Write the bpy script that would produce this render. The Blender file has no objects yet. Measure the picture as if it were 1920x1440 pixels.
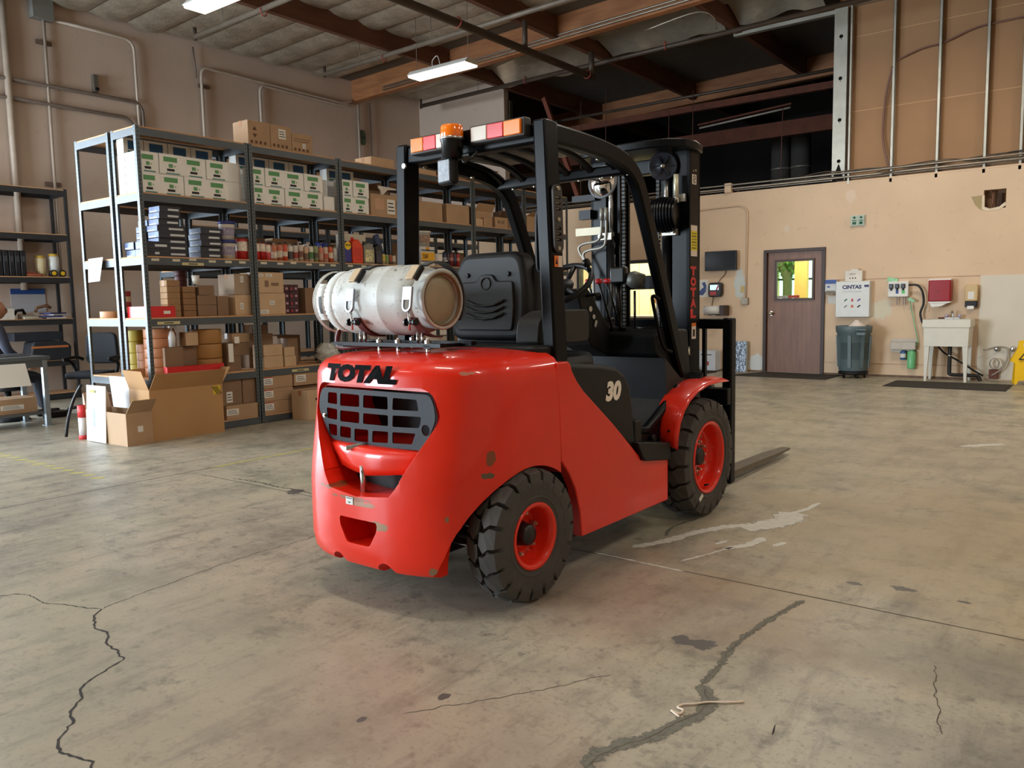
import bpy, bmesh, math, random
from mathutils import Vector, Matrix, Euler
random.seed(7)
S = bpy.context.scene
COL = S.collection
# ---------------------------------------------------------------- camera
cam_d = bpy.data.cameras.new('camera'); cam = bpy.data.objects.new('camera', cam_d); COL.objects.link(cam)
S.camera = cam
cam_d.sensor_fit = 'HORIZONTAL'; cam_d.sensor_width = 36.0; cam_d.lens = 1507.54 / 1920 * 36
cam_d.clip_start = .05; cam_d.clip_end = 200
YAW, PITCH, ROLL = -0.650373351, -0.100963977, -0.0195694257
_f = Vector((math.sin(YAW)*math.cos(PITCH), math.cos(YAW)*math.cos(PITCH), math.sin(PITCH)))
_r0 = Vector((math.cos(YAW), -math.sin(YAW), 0)); _u0 = _r0.cross(_f)
_r = _r0*math.cos(ROLL) + _u0*math.sin(ROLL); _u = -_r0*math.sin(ROLL) + _u0*math.cos(ROLL)
cam.matrix_world = Matrix(((_r.x, _u.x, -_f.x, 0), (_r.y, _u.y, -_f.y, 0), (_r.z, _u.z, -_f.z, 1.28), (0, 0, 0, 1)))
# ---------------------------------------------------------------- exposure, sky, daylight through the doors
S.view_settings.view_transform = 'Standard'; S.view_settings.look = 'None'
S.view_settings.exposure = -0.2; S.view_settings.gamma = 1.0; S.view_settings.use_curve_mapping = False
S.cycles.use_denoising = True
S.cycles.max_bounces = 7; S.cycles.diffuse_bounces = 3; S.cycles.glossy_bounces = 3; S.cycles.transmission_bounces = 6; S.cycles.sample_clamp_indirect = 6
S.cycles.caustics_reflective = False; S.cycles.caustics_refractive = False
S.cycles.use_adaptive_sampling = True; S.cycles.adaptive_threshold = .06
W = bpy.data.worlds.new('world'); S.world = W; W.use_nodes = True
_nt = W.node_tree; _bg = _nt.nodes['Background']
_sky = _nt.nodes.new('ShaderNodeTexSky'); _sky.sky_type = 'NISHITA'; _sky.sun_disc = False
_sky.sun_elevation = math.radians(50); _sky.sun_rotation = math.radians(200)
_nt.links.new(_sky.outputs[0], _bg.inputs[0]); _bg.inputs[1].default_value = 0.25

def area(name, loc, direction, sx, sy, power, color):
    d = bpy.data.lights.new(name, 'AREA'); d.shape = 'RECTANGLE'; d.size = sx; d.size_y = sy
    d.energy = power; d.color = color
    o = bpy.data.objects.new(name, d); COL.objects.link(o); o.location = loc
    o.rotation_euler = Vector(direction).to_track_quat('-Z', 'Y').to_euler()
    return o
DAY = (.74, .88, 1.0)
# daylight in the two open roll-up doors behind the camera (left wall, rear wall)
area('daylight_left_door', (-12.84, .4, 2.0), (1, 0, -.05), 4.4, 3.9, 1050, DAY)
area('daylight_rear_door', (-9.7, -5.95, 2.0), (0, 1, -.05), 3.8, 3.9, 1600, DAY)

# ---------------------------------------------------------------- helpers
def lin(c):
    return tuple((x/255/12.92 if x/255 <= .04045 else ((x/255+.055)/1.055)**2.4) for x in c)

class MB:
    """collects shapes for one mesh"""
    def __init__(s): s.v = []; s.f = []; s.m = []; s.sm = []
    def add(s, vs, fs, m=0, smooth=False):
        b = len(s.v); s.v += [tuple(p) for p in vs]
        for f in fs: s.f.append([b+i for i in f]); s.m.append(m); s.sm.append(smooth)
    def bb(s, x0, x1, y0, y1, z0, z1, m=0):
        s.add([(x0,y0,z0),(x1,y0,z0),(x1,y1,z0),(x0,y1,z0),(x0,y0,z1),(x1,y0,z1),(x1,y1,z1),(x0,y1,z1)],
              [(3,2,1,0),(4,5,6,7),(0,1,5,4),(1,2,6,5),(2,3,7,6),(3,0,4,7)], m); return s
    def box(s, c, d, m=0, rot=None):
        c = Vector(c); R = (rot if isinstance(rot, Matrix) else Euler(rot).to_matrix()) if rot is not None else Matrix.Identity(3)
        hx, hy, hz = d[0]/2, d[1]/2, d[2]/2
        vs = [c + R @ Vector((a*hx, b*hy, e*hz)) for e in (-1,1) for a, b in ((-1,-1),(1,-1),(1,1),(-1,1))]
        s.add(vs, [(3,2,1,0),(4,5,6,7),(0,1,5,4),(1,2,6,5),(2,3,7,6),(3,0,4,7)], m); return s
    def cyl(s, p0, p1, r0, r1=None, n=16, m=0, smooth=True, cap=True):
        p0, p1 = Vector(p0), Vector(p1); r1 = r0 if r1 is None else r1
        ax = (p1-p0).normalized(); a = ax.orthogonal().normalized(); b = ax.cross(a)
        vs = []
        for p, r in ((p0,r0),(p1,r1)):
            for i in range(n):
                t = 2*math.pi*i/n; vs.append(p + (a*math.cos(t)+b*math.sin(t))*r)
        s.add(vs, [(i,(i+1)%n,n+(i+1)%n,n+i) for i in range(n)], m, smooth)
        if cap:
            s.add(vs[:n], [tuple(range(n-1,-1,-1))], m); s.add(vs[n:], [tuple(range(n))], m)
        return s
    def tube(s, path, r, n=8, m=0, closed=False):
        P = [Vector(p) for p in path]; k = len(P); rs = r if isinstance(r, (list,tuple)) else [r]*k
        T = []
        for i in range(k):
            if closed: t = P[(i+1)%k]-P[i-1]
            else: t = P[min(i+1,k-1)]-P[max(i-1,0)]
            T.append(t.normalized())
        a = T[0].orthogonal().normalized(); vs = []
        for i in range(k):
            a = (a - T[i]*a.dot(T[i])); a = a.normalized() if a.length > 1e-6 else T[i].orthogonal().normalized()
            b = T[i].cross(a)
            for j in range(n):
                t = 2*math.pi*j/n; vs.append(P[i]+(a*math.cos(t)+b*math.sin(t))*rs[i])
        fs = []
        for i in range(k if closed else k-1):
            q = (i+1) % k
            for j in range(n): fs.append((i*n+j, i*n+(j+1)%n, q*n+(j+1)%n, q*n+j))
        s.add(vs, fs, m, True)
        if not closed:
            s.add(vs[:n], [tuple(range(n-1,-1,-1))], m); s.add(vs[-n:], [tuple(range(n))], m)
        return s
    def prism(s, poly, d0, d1, f, m=0, smooth=False):
        """poly of (a,b) extruded d0..d1; f(a,b,d)->xyz"""
        n = len(poly)
        vs = [f(a,b,d0) for a,b in poly]+[f(a,b,d1) for a,b in poly]
        s.add(vs, [(i,(i+1)%n,n+(i+1)%n,n+i) for i in range(n)], m, smooth)
        s.add(vs[:n], [tuple(range(n-1,-1,-1))], m); s.add(vs[n:], [tuple(range(n))], m); return s
    def lathe(s, prof, o=(0,0,0), ax=(0,0,1), n=24, m=0, smooth=True, a0=0, a1=2*math.pi):
        """prof of (r,h) along axis; profiles starting or ending at r=0 close themselves"""
        o = Vector(o); ax = Vector(ax).normalized(); a = ax.orthogonal().normalized(); b = ax.cross(a)
        k = len(prof); full = abs(a1-a0-2*math.pi) < 1e-6; nn = n if full else n+1
        vs = []
        for i in range(nn):
            t = a0+(a1-a0)*i/n
            for r, h in prof: vs.append(o+ax*h+(a*math.cos(t)+b*math.sin(t))*r)
        fs = []
        for i in range(n):
            q = (i+1) % nn
            for j in range(k-1):
                f = []
                for x in (i*k+j, q*k+j, q*k+j+1, i*k+j+1): f.append(x)
                if prof[j][0] < 1e-6: f = [i*k+j, q*k+j+1, i*k+j+1]
                elif prof[j+1][0] < 1e-6: f = [i*k+j, q*k+j, i*k+j+1]
                fs.append(f)
        s.add(vs, fs, m, smooth); return s
    def grid(s, P, m=0, smooth=True, cu=False, cv=False):
        """P[i][j] points"""
        a, b = len(P), len(P[0]); vs = [p for row in P for p in row]; fs = []
        for i in range(a if cu else a-1):
            for j in range(b if cv else b-1):
                fs.append((i*b+j, ((i+1)%a)*b+j, ((i+1)%a)*b+(j+1)%b, i*b+(j+1)%b))
        s.add(vs, fs, m, smooth); return s
    def mesh(s, name, mats, fixn=True):
        me = bpy.data.meshes.new(name); me.from_pydata([tuple(v) for v in s.v], [], s.f)
        for x in (mats if isinstance(mats, (list,tuple)) else [mats]): me.materials.append(x)
        me.polygons.foreach_set('material_index', s.m); me.polygons.foreach_set('use_smooth', s.sm)
        me.update()
        if fixn:
            bm = bmesh.new(); bm.from_mesh(me); bmesh.ops.remove_doubles(bm, verts=bm.verts, dist=1e-6)
            bmesh.ops.recalc_face_normals(bm, faces=bm.faces); bm.to_mesh(me); bm.free()
        return me

def link(name, data, parent=None, loc=None, rot=None):
    o = bpy.data.objects.new(name, data); COL.objects.link(o)
    if parent is not None: o.parent = parent
    if loc is not None: o.location = loc
    if rot is not None: o.rotation_euler = rot
    return o
def obj(name, mb, mats, parent=None, loc=None, rot=None, bevel=0, seg=2, fixn=True):
    o = link(name, mb.mesh(name, mats, fixn) if isinstance(mb, MB) else mb, parent, loc, rot)
    if bevel: bev(o, bevel, seg)
    return o
def bev(o, w, seg=2, ang=35):
    b = o.modifiers.new('bevel', 'BEVEL'); b.width = w; b.segments = seg; b.limit_method = 'ANGLE'
    b.angle_limit = math.radians(ang); b.use_clamp_overlap = True
    for p in o.data.polygons: p.use_smooth = True
    try: o.data.set_sharp_from_angle(angle=math.radians(32))
    except Exception: pass
    return o
def tag(o, label, cat, group=None, kind=None):
    o['label'] = label; o['category'] = cat
    if group: o['group'] = group
    if kind: o['kind'] = kind
    return o
def struct(o): o['kind'] = 'structure'; return o
def thing(name, label, cat, loc=(0,0,0), rz=0, group=None):
    o = bpy.data.objects.new(name, None); COL.objects.link(o); o.location = loc; o.rotation_euler = (0,0,rz)
    o.empty_display_size = .1
    return tag(o, label, cat, group)
def copy_tree(o, parent=None):
    c = o.copy(); COL.objects.link(c); c.parent = parent
    for ch in o.children: copy_tree(ch, c)
    return c
def curve_mesh(splines, depth):
    """flat plate with holes: 2D filled curve -> (verts, faces) in xy, thickness along z"""
    cu = bpy.data.curves.new('plate', 'CURVE'); cu.dimensions = '2D'; cu.fill_mode = 'BOTH'; cu.extrude = depth/2
    for pts in splines:
        sp = cu.splines.new('POLY'); sp.points.add(len(pts)-1); sp.use_cyclic_u = True
        for i, p in enumerate(pts): sp.points[i].co = (p[0], p[1], 0, 1)
    ob = bpy.data.objects.new('plate', cu); me = bpy.data.meshes.new_from_object(ob)
    vs = [tuple(v.co) for v in me.vertices]; fs = [tuple(p.vertices) for p in me.polygons]
    bpy.data.objects.remove(ob); bpy.data.curves.remove(cu); bpy.data.meshes.remove(me)
    return vs, fs
def text_mesh(s, w, h, shear=0, bold=0, depth=.0015):
    """letters scaled to fill w x h, lower left at 0,0; thickness along z"""
    cu = bpy.data.curves.new('text', 'FONT'); cu.body = s; cu.shear = shear; cu.offset = bold; cu.extrude = .001
    cu.resolution_u = 3
    ob = bpy.data.objects.new('text', cu); me = bpy.data.meshes.new_from_object(ob)
    vs = [v.co.copy() for v in me.vertices]; fs = [tuple(p.vertices) for p in me.polygons]
    bpy.data.objects.remove(ob); bpy.data.curves.remove(cu); bpy.data.meshes.remove(me)
    x0 = min(v.x for v in vs); x1 = max(v.x for v in vs); y0 = min(v.y for v in vs); y1 = max(v.y for v in vs)
    return [((v.x-x0)/(x1-x0)*w, (v.y-y0)/(y1-y0)*h, (depth if v.z > 0 else 0)) for v in vs], fs
def text(mb, s, w, h, f, m=0, **k):
    vs, fs = text_mesh(s, w, h, **k); mb.add([f(*v) for v in vs], fs, m)
def round_poly(pts, r, n=4):
    out = []; k = len(pts)
    for i in range(k):
        p = Vector(pts[i]).to_2d(); a = Vector(pts[i-1]).to_2d(); b = Vector(pts[(i+1)%k]).to_2d()
        ra = min(r, (a-p).length*.45); rb = min(r, (b-p).length*.45)
        A = p+(a-p).normalized()*ra; B = p+(b-p).normalized()*rb
        for j in range(n+1):
            t = j/n; q = A*(1-t)**2+p*2*t*(1-t)+B*t*t; out.append((q.x, q.y))
    return out
def arc(c, r, a0, a1, n):
    return [(c[0]+r*math.cos(math.radians(a0+(a1-a0)*i/n)), c[1]+r*math.sin(math.radians(a0+(a1-a0)*i/n))) for i in range(n+1)]
def smooth_path(pts, n=6):
    """Catmull-Rom through points"""
    P = [Vector(p) for p in pts]; out = []
    for i in range(len(P)-1):
        a, b, c, d = P[max(i-1,0)], P[i], P[i+1], P[min(i+2,len(P)-1)]
        for j in range(n):
            t = j/n
            out.append(.5*((2*b)+(c-a)*t+(2*a-5*b+4*c-d)*t*t+(3*b-a-3*c+d)*t**3))
    out.append(P[-1]); return out

# ---------------------------------------------------------------- materials
MATS = {}
def nodes(name):
    m = bpy.data.materials.new(name); m.use_nodes = True; nt = m.node_tree
    return m, nt, nt.nodes['Principled BSDF']
def N(nt, t, **k):
    n = nt.nodes.new(t)
    for a, b in k.items():
        if a.startswith('i_'):
            key = a[2:]; n.inputs[int(key) if key.isdigit() else key].default_value = b
        else: setattr(n, a, b)
    return n
def mth(nt, op, a, b=None, clamp=False):
    n = nt.nodes.new('ShaderNodeMath'); n.operation = op; n.use_clamp = clamp
    for i, x in enumerate((a, b)):
        if x is None: continue
        if isinstance(x, (int,float)): n.inputs[i].default_value = x
        else: nt.links.new(x, n.inputs[i])
    return n.outputs[0]
def mixc(nt, fac, a, b, mode='MIX'):
    n = nt.nodes.new('ShaderNodeMix'); n.data_type = 'RGBA'; n.blend_type = mode
    for i, x in ((0,fac),(6,a),(7,b)):
        if isinstance(x, (int,float)): n.inputs[i].default_value = x
        elif isinstance(x, tuple): n.inputs[i].default_value = (*x[:3],1)
        else: nt.links.new(x, n.inputs[i])
    return n.outputs[2]
def noise(nt, co, scale, detail=4, rough=.55):
    n = N(nt, 'ShaderNodeTexNoise'); n.inputs['Scale'].default_value = scale; n.inputs['Detail'].default_value = detail
    n.inputs['Roughness'].default_value = rough; nt.links.new(co, n.inputs['Vector']); return n.outputs[0]
def ramp(nt, x, lo, hi):
    n = N(nt, 'ShaderNodeMapRange'); n.inputs[1].default_value = lo; n.inputs[2].default_value = hi; n.clamp = True
    nt.links.new(x, n.inputs[0]); return n.outputs[0]
def M(name, rgb, rough=.5, metal=0., var=.08, scale=6., bump=0., bscale=60., coat=0., emit=0., alpha=None, trans=0., spec=None):
    if name in MATS: return MATS[name]
    m, nt, p = nodes(name); c = lin(rgb)
    co = N(nt, 'ShaderNodeTexCoord').outputs['Object']
    if var:
        a = tuple(min(1, x*(1+var)) for x in c); b = tuple(x*(1-var) for x in c)
        nt.links.new(mixc(nt, ramp(nt, noise(nt, co, scale, 2), .3, .7), b, a), p.inputs['Base Color'])
        p.inputs['Roughness'].default_value = rough
    else:
        p.inputs['Base Color'].default_value = (*c,1); p.inputs['Roughness'].default_value = rough
    p.inputs['Metallic'].default_value = metal
    if coat: p.inputs['Coat Weight'].default_value = coat; p.inputs['Coat Roughness'].default_value = .06
    if trans: p.inputs['Transmission Weight'].default_value = trans
    if spec is not None: p.inputs['Specular IOR Level'].default_value = spec
    if emit: p.inputs['Emission Color'].default_value = (*c,1); p.inputs['Emission Strength'].default_value = emit
    if bump:
        bn = N(nt, 'ShaderNodeBump'); bn.inputs['Strength'].default_value = bump; bn.inputs['Distance'].default_value = .01
        nt.links.new(noise(nt, co, bscale, 2), bn.inputs['Height']); nt.links.new(bn.outputs[0], p.inputs['Normal'])
    MATS[name] = m; return m
def blob(nt, co, c, r, nz, wob=.6, soft=.07):
    """mask of a patch at c with radii r and a ragged edge"""
    mp = N(nt, 'ShaderNodeMapping'); mp.vector_type = 'POINT'
    for i in range(3): mp.inputs['Location'].default_value[i] = -c[i]/r[i]; mp.inputs['Scale'].default_value[i] = 1/r[i]
    nt.links.new(co, mp.inputs['Vector'])
    l = N(nt, 'ShaderNodeVectorMath', operation='LENGTH'); nt.links.new(mp.outputs[0], l.inputs[0])
    d = mth(nt, 'ADD', l.outputs['Value'], mth(nt, 'MULTIPLY', mth(nt, 'SUBTRACT', nz, .5), wob*4))
    return ramp(nt, d, .98+soft/2, .98-soft/2)
# ================================================================ ROOM
YB, XL, XR, YR = 13.65, -12.86, 6.0, -6.0          # back wall, left wall, right wall, rear wall
def ceil_z(x): return 5.87 + .03*(x-XL)
def paint_mat(name, rgb, patches=()):
    m, nt, p = nodes(name); co = N(nt, 'ShaderNodeTexCoord').outputs['Object']; c = lin(rgb)
    n1 = noise(nt, co, .7, 3); n2 = noise(nt, co, 9, 4)
    col = mixc(nt, ramp(nt, n1, .35, .65), tuple(x*.93 for x in c), tuple(min(1,x*1.05) for x in c))
    col = mixc(nt, ramp(nt, n2, .62, .8), col, tuple(x*.82 for x in c))
    nz = noise(nt, co, 5, 5, .7)
    for ctr, r, pc in patches: col = mixc(nt, blob(nt, co, ctr, r, nz, .5, .12), col, lin(pc))
    nt.links.new(col, p.inputs['Base Color']); p.inputs['Roughness'].default_value = .62
    bn = N(nt, 'ShaderNodeBump'); bn.inputs['Strength'].default_value = .12; bn.inputs['Distance'].default_value = .01
    nt.links.new(noise(nt, co, 14, 3), bn.inputs['Height']); nt.links.new(bn.outputs[0], p.inputs['Normal'])
    return m
m_wall_l = paint_mat('paint_left', (200,180,164))
m_wall_b = paint_mat('paint_back', (222,192,160), [
    ((-5.36,13.64,1.50),(.10,.2,.27),(205,210,205)), ((-5.05,13.64,.14),(.14,.2,.2),(215,218,216)),
    ((-3.06,13.64,1.05),(.17,.2,.2),(214,204,180)), ((-3.55,13.64,2.86),(.09,.2,.12),(226,200,176)),
    ((-4.55,13.64,2.42),(.03,.2,.05),(226,205,185))])
m_panelwhite = M('wall_panel_white', (214,205,188), .55, var=.04, scale=2)
m_concrete = None
def concrete():
    m, nt, p = nodes('floor_concrete'); co = N(nt, 'ShaderNodeTexCoord').outputs['Object']
    big = noise(nt, co, .45, 5, .6); mid = noise(nt, co, 2.3, 5, .62); fine = noise(nt, co, 14, 4, .65)
    col = mixc(nt, ramp(nt, big, .35, .65), lin((158,150,134)), lin((182,171,149)))
    col = mixc(nt, mth(nt, 'MULTIPLY', ramp(nt, mid, .48, .70), .72), col, lin((118,112,100)))
    col = mixc(nt, mth(nt, 'MULTIPLY', ramp(nt, mid, .47, .30), .55), col, lin((192,178,154)))
    st = N(nt, 'ShaderNodeMapping'); st.inputs['Scale'].default_value = (1.6, .32, 1); st.inputs['Rotation'].default_value = (0,0,.35); nt.links.new(co, st.inputs['Vector'])
    strk = noise(nt, st.outputs[0], 6, 5, .72); blot = noise(nt, co, 5.5, 5, .72)
    col = mixc(nt, mth(nt, 'MULTIPLY', ramp(nt, strk, .52, .70), .66), col, lin((112,106,94)))
    col = mixc(nt, mth(nt, 'MULTIPLY', ramp(nt, strk, .44, .26), .35), col, lin((200,190,170)))
    col = mixc(nt, mth(nt, 'MULTIPLY', ramp(nt, blot, .54, .68), .66), col, lin((104,99,90)))
    grn = noise(nt, co, .9, 3); col = mixc(nt, mth(nt, 'MULTIPLY', ramp(nt, grn, .52, .7), .22), col, lin((134,138,108)))
    col = mixc(nt, mth(nt, 'MULTIPLY', ramp(nt, fine, .57, .70), .62), col, lin((92,88,80)))
    spk = noise(nt, co, 55, 4, .65); col = mixc(nt, mth(nt, 'MULTIPLY', ramp(nt, spk, .55, .7), .5), col, lin((96,92,84)))
    # reddish rubbed-in dust and a warm yellowish patch, dark tyre-worn places
    nz = noise(nt, co, 1.6, 5)
    for c, r, pc, k in (((-1.75,1.55,0),(.75,.45,9),(160,134,118),.4), ((-1.75,3.0,0),(.8,.45,9),(146,120,106),.45),
                        ((-.5,4.6,0),(1.3,1.2,9),(176,156,122),.5), ((-3.1,1.5,0),(.9,.7,9),(164,160,140),.4),
                        ((-1.6,7.2,0),(2.5,2.0,9),(166,150,128),.35), ((-.1,2.4,0),(.3,.25,9),(112,108,102),.6),
                        ((-.45,3.1,0),(.3,.2,9),(122,118,106),.55)):
        col = mixc(nt, mth(nt, 'MULTIPLY', blob(nt, co, c, r, nz, .9, .9), k), col, lin(pc))
    nf = noise(nt, co, 22, 3)
    for c, r in (((-.71,3.74,0),(.05,.03,9)), ((-.90,3.69,0),(.035,.02,9)), ((-.48,3.71,0),(.025,.015,9)), ((-1.2,2.71,0),(.06,.04,9)),
                 ((-1.28,2.706,0),(.03,.05,9)), ((-1.72,1.86,0),(.018,.025,9)), ((-1.83,1.6,0),(.012,.02,9)), ((-4.54,3.45,0),(.07,.06,9))):
        col = mixc(nt, blob(nt, co, c, r, nf, .5), col, lin((92,88,84)))
    nt.links.new(col, p.inputs['Base Color'])
    nt.links.new(mth(nt, 'ADD', mth(nt, 'MULTIPLY', mid, .35), .22), p.inputs['Roughness'])
    p.inputs['Specular IOR Level'].default_value = .45
    bn = N(nt, 'ShaderNodeBump'); bn.inputs['Strength'].default_value = .18; bn.inputs['Distance'].default_value = .004
    nt.links.new(fine, bn.inputs['Height']); nt.links.new(bn.outputs[0], p.inputs['Normal'])
    return m
m_floor = concrete()
floor = struct(obj('floor', MB().bb(XL-.2, XR+.2, YR-.2, 22.2, -.2, 0), m_floor))
# cracks, saw-cut joints, paint marks: each its own thin strip in the slab
def strip(name, pts, wid, mat, z=.0006, jag=.35, dens=.04, seed=1):
    """ragged ribbon lying on the slab; 'edge' runs from 0 on its line to 1 at its rim"""
    rnd = random.Random(seed); thin = wid < .03
    Q = [Vector((a, b, 0)) for a, b in pts] if thin else smooth_path(pts_3(pts), 4)
    if name == 'crack': dens = .016
    P = []; wob = Vector((0,0,0))
    for a, b in zip(Q[:-1], Q[1:]):
        n = max(1, int((b-a).length/dens))
        for i in range(n):
            if name == 'crack': wob = wob*.72 + Vector((rnd.uniform(-1,1), rnd.uniform(-1,1), 0))*.006
            P.append(a.lerp(b, i/n)+wob)
    P.append(Q[-1]); rows = []
    for i, p in enumerate(P):
        t = (P[min(i+2,len(P)-1)]-P[max(i-2,0)]).normalized(); nrm = Vector((-t.y, t.x, 0))
        k = .25 if i in (0, len(P)-1) else 1
        lo = max(.2, 1-1.5*jag); hi = 1+jag
        a = wid*.5*k*(rnd.uniform(lo,hi) if thin else 1.35); b = wid*.5*k*(rnd.uniform(lo,hi) if thin else 1.35)
        rows.append([p+nrm*a+Vector((0,0,z)), p+nrm*a*.5+Vector((0,0,z)), p+Vector((0,0,z)), p-nrm*b*.5+Vector((0,0,z)), p-nrm*b+Vector((0,0,z))])
    mb = MB(); mb.grid(rows, smooth=False); o = obj(name, mb, mat, floor, fixn=False)
    at = o.data.attributes.new('edge', 'FLOAT', 'POINT')
    at.data.foreach_set('value', [1.0,.5,0.0,.5,1.0]*len(rows)); return o
def ragged(name, rgb, rough, scale, cut, var=.15):
    """paint or spall whose rim is eaten away by noise"""
    m, nt, p = nodes(name); co = N(nt, 'ShaderNodeTexCoord').outputs['Object']; c = lin(rgb)
    nt.links.new(mixc(nt, noise(nt, co, scale*2, 5), tuple(x*(1-var*2) for x in c), tuple(min(1,x*(1+var)) for x in c)), p.inputs['Base Color']); p.inputs['Roughness'].default_value = rough
    at = N(nt, 'ShaderNodeAttribute'); at.attribute_name = 'edge'
    d = mth(nt, 'SUBTRACT', mth(nt, 'MULTIPLY', noise(nt, co, scale, 6, .7), 2.0), mth(nt, 'ADD', at.outputs['Fac'], cut))
    tr = N(nt, 'ShaderNodeBsdfTransparent'); mx = N(nt, 'ShaderNodeMixShader')
    nt.links.new(ramp(nt, d, -.05, .12), mx.inputs[0]); nt.links.new(tr.outputs[0], mx.inputs[1]); nt.links.new(p.outputs[0], mx.inputs[2])
    nt.links.new(mx.outputs[0], nt.nodes['Material Output'].inputs['Surface']); return m
def pts_3(pts): return [(a, b, 0) for a, b in pts]
m_crack = M('crack_dark', (48,42,36), .9, var=.3, scale=20)
m_joint = M('joint_dark', (92,82,70), .85, var=.25, scale=9)
m_scuff = ragged('scuff_white', (205,202,190), .6, 13, .30)
m_spall = ragged('spall_grey', (116,113,100), .9, 20, .58, .25)
m_yel = ragged('floor_paint_yellow', (200,188,96), .6, 14, .22)
CR1 = [(-4.106,1.281),(-4.007,1.398),(-3.975,1.454),(-3.902,1.488),(-3.751,1.468),(-3.621,1.528),(-3.539,1.549),(-3.454,1.589)]
CR2 = [(-3.454,1.589),(-3.476,1.638),(-3.491,1.782),(-3.523,1.972),(-3.562,2.225),(-3.553,2.487),(-3.552,2.846)]
CR3 = [(-3.454,1.589),(-3.4,1.534),(-3.308,1.484),(-3.244,1.467),(-3.149,1.466),(-3.056,1.408),(-2.98,1.406),(-2.876,1.386),(-2.842,1.287),(-2.771,1.181),(-2.709,1.156),(-2.64,1.093),(-2.571,1.075),(-2.493,.995),(-2.416,.966),(-2.354,.986),(-2.291,.999),(-2.251,.981),(-2.173,.949)]
strip('crack', CR1, .006, m_crack, seed=1); strip('crack', CR2, .004, m_crack, seed=2); strip('crack', CR3, .009, m_crack, seed=3, dens=.03)
strip('crack', [(-5.296,3.475),(-5.017,3.5),(-4.749,3.478),(-4.591,3.487),(-4.377,3.49)], .012, m_crack, seed=4)
strip('crack', [(-.471,3.0),(-.43,2.798),(-.366,2.525)], .004, m_joint, seed=5)
strip('crack', [(-1.35,2.3),(-1.5,2.05),(-1.75,1.7)], .004, m_joint, seed=6); strip('crack', [(-.766,2.243),(-.78,2.30)], .009, m_crack, seed=7)
strip('joint', [(-5.82,-4),(-5.82,3.1),(-5.82,12)], .012, m_joint, jag=.1, dens=.3, seed=8)
strip('joint', [(-5.7,3.42),(-1.0,3.42),(5.8,3.36)], .010, m_joint, jag=.15, dens=.2, seed=9)
strip('joint', [(-1.0,9.0),(5.9,9.0)], .012, m_joint, jag=.1, dens=.3, seed=10); strip('joint', [(.0,3.4),(.0,13.5)], .01, m_joint, jag=.1, dens=.3, seed=11)
strip('paint_line', [(-5.815,3.6),(-5.815,4.6),(-5.815,5.4)], .03, m_yel, .0009, .5, .08, seed=12)
for k in range(13):
    x = -8.3+k*.17; strip('paint_line', [(x,2.86+.02*(k%2)),(x+.06,2.95)], .05, m_yel, .0009, .3, .05, seed=20+k)
strip('paint_line', [(-2.1,3.43),(-1.6,3.416)], .022, m_scuff, .0009, .4, .03, seed=13)
strip('paint_scuff', [(-1.986,3.617),(-1.889,3.807),(-1.841,3.999),(-1.758,4.193),(-1.626,4.354)], .07, m_scuff, .0008, .55, .03, 14)
strip('paint_scuff', [(-1.66,4.28),(-1.58,4.36),(-1.53,4.45),(-1.496,4.571),(-1.512,4.75)], .17, m_scuff, .0010, .5, .035, 15)
strip('paint_scuff', [(-1.53,4.72),(-1.48,4.85),(-1.454,5.06)], .04, m_scuff, .0008, .5, .04, 16)
strip('paint_scuff', [(-1.68,3.542),(-1.611,3.724),(-1.557,3.902)], .025, m_scuff, .0008, .6, .04, 17)
strip('paint_scuff', [(-1.58,3.86),(-1.50,4.0),(-1.48,4.15)], .06, m_scuff, .0008, .6, .03, 18)
strip('paint_scuff', [(-1.65,3.9),(-1.62,3.99)], .04, m_scuff, .0008, .5, .03, 19); strip('paint_scuff', [(-1.39,4.03),(-1.36,4.13)], .04, m_scuff, .0008, .5, .03, 40)
strip('paint_scuff', [(-1.929,3.887),(-1.979,4.077),(-1.929,4.32)], .03, m_spall, .0008, .5, .04, 41)
strip('paint_scuff', [(-1.05,7.6),(-.75,7.9)], .10, m_scuff, .0008, .5, .05, 42)
SP = [(-1.023,3.357),(-1.061,3.171),(-1.092,2.838),(-1.088,2.689),(-1.07,2.562),(-1.067,2.414)]
strip('spalled_crack', SP, .05, m_spall, .0008, .55, .03, 43); strip('crack', SP, .003, m_joint, .0012, .8, .03, 44)
SP2 = [(-1.067,2.414),(-1.001,2.322),(-.995,2.234),(-1.057,2.022),(-1.127,1.879),(-1.128,1.778)]
strip('spalled_crack', SP2, .085, m_spall, .0008, .45, .03, 45); strip('crack', SP2, .003, m_joint, .0012, .7, .03, 46)

# ---- walls
def wallpiece(name, bbs, mat, parent=None):
    mb = MB()
    for b in bbs: mb.bb(*b)
    o = obj(name, mb, mat, parent)
    if parent is None: struct(o)
    return o
wall_left = wallpiece('wall_left', [(XL-.2,XL,2.6,22,0,6.3),(XL-.2,XL,YR,-1.8,0,6.3),(XL-.2,XL,-1.8,2.6,4.0,6.3)], m_wall_l)
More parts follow.
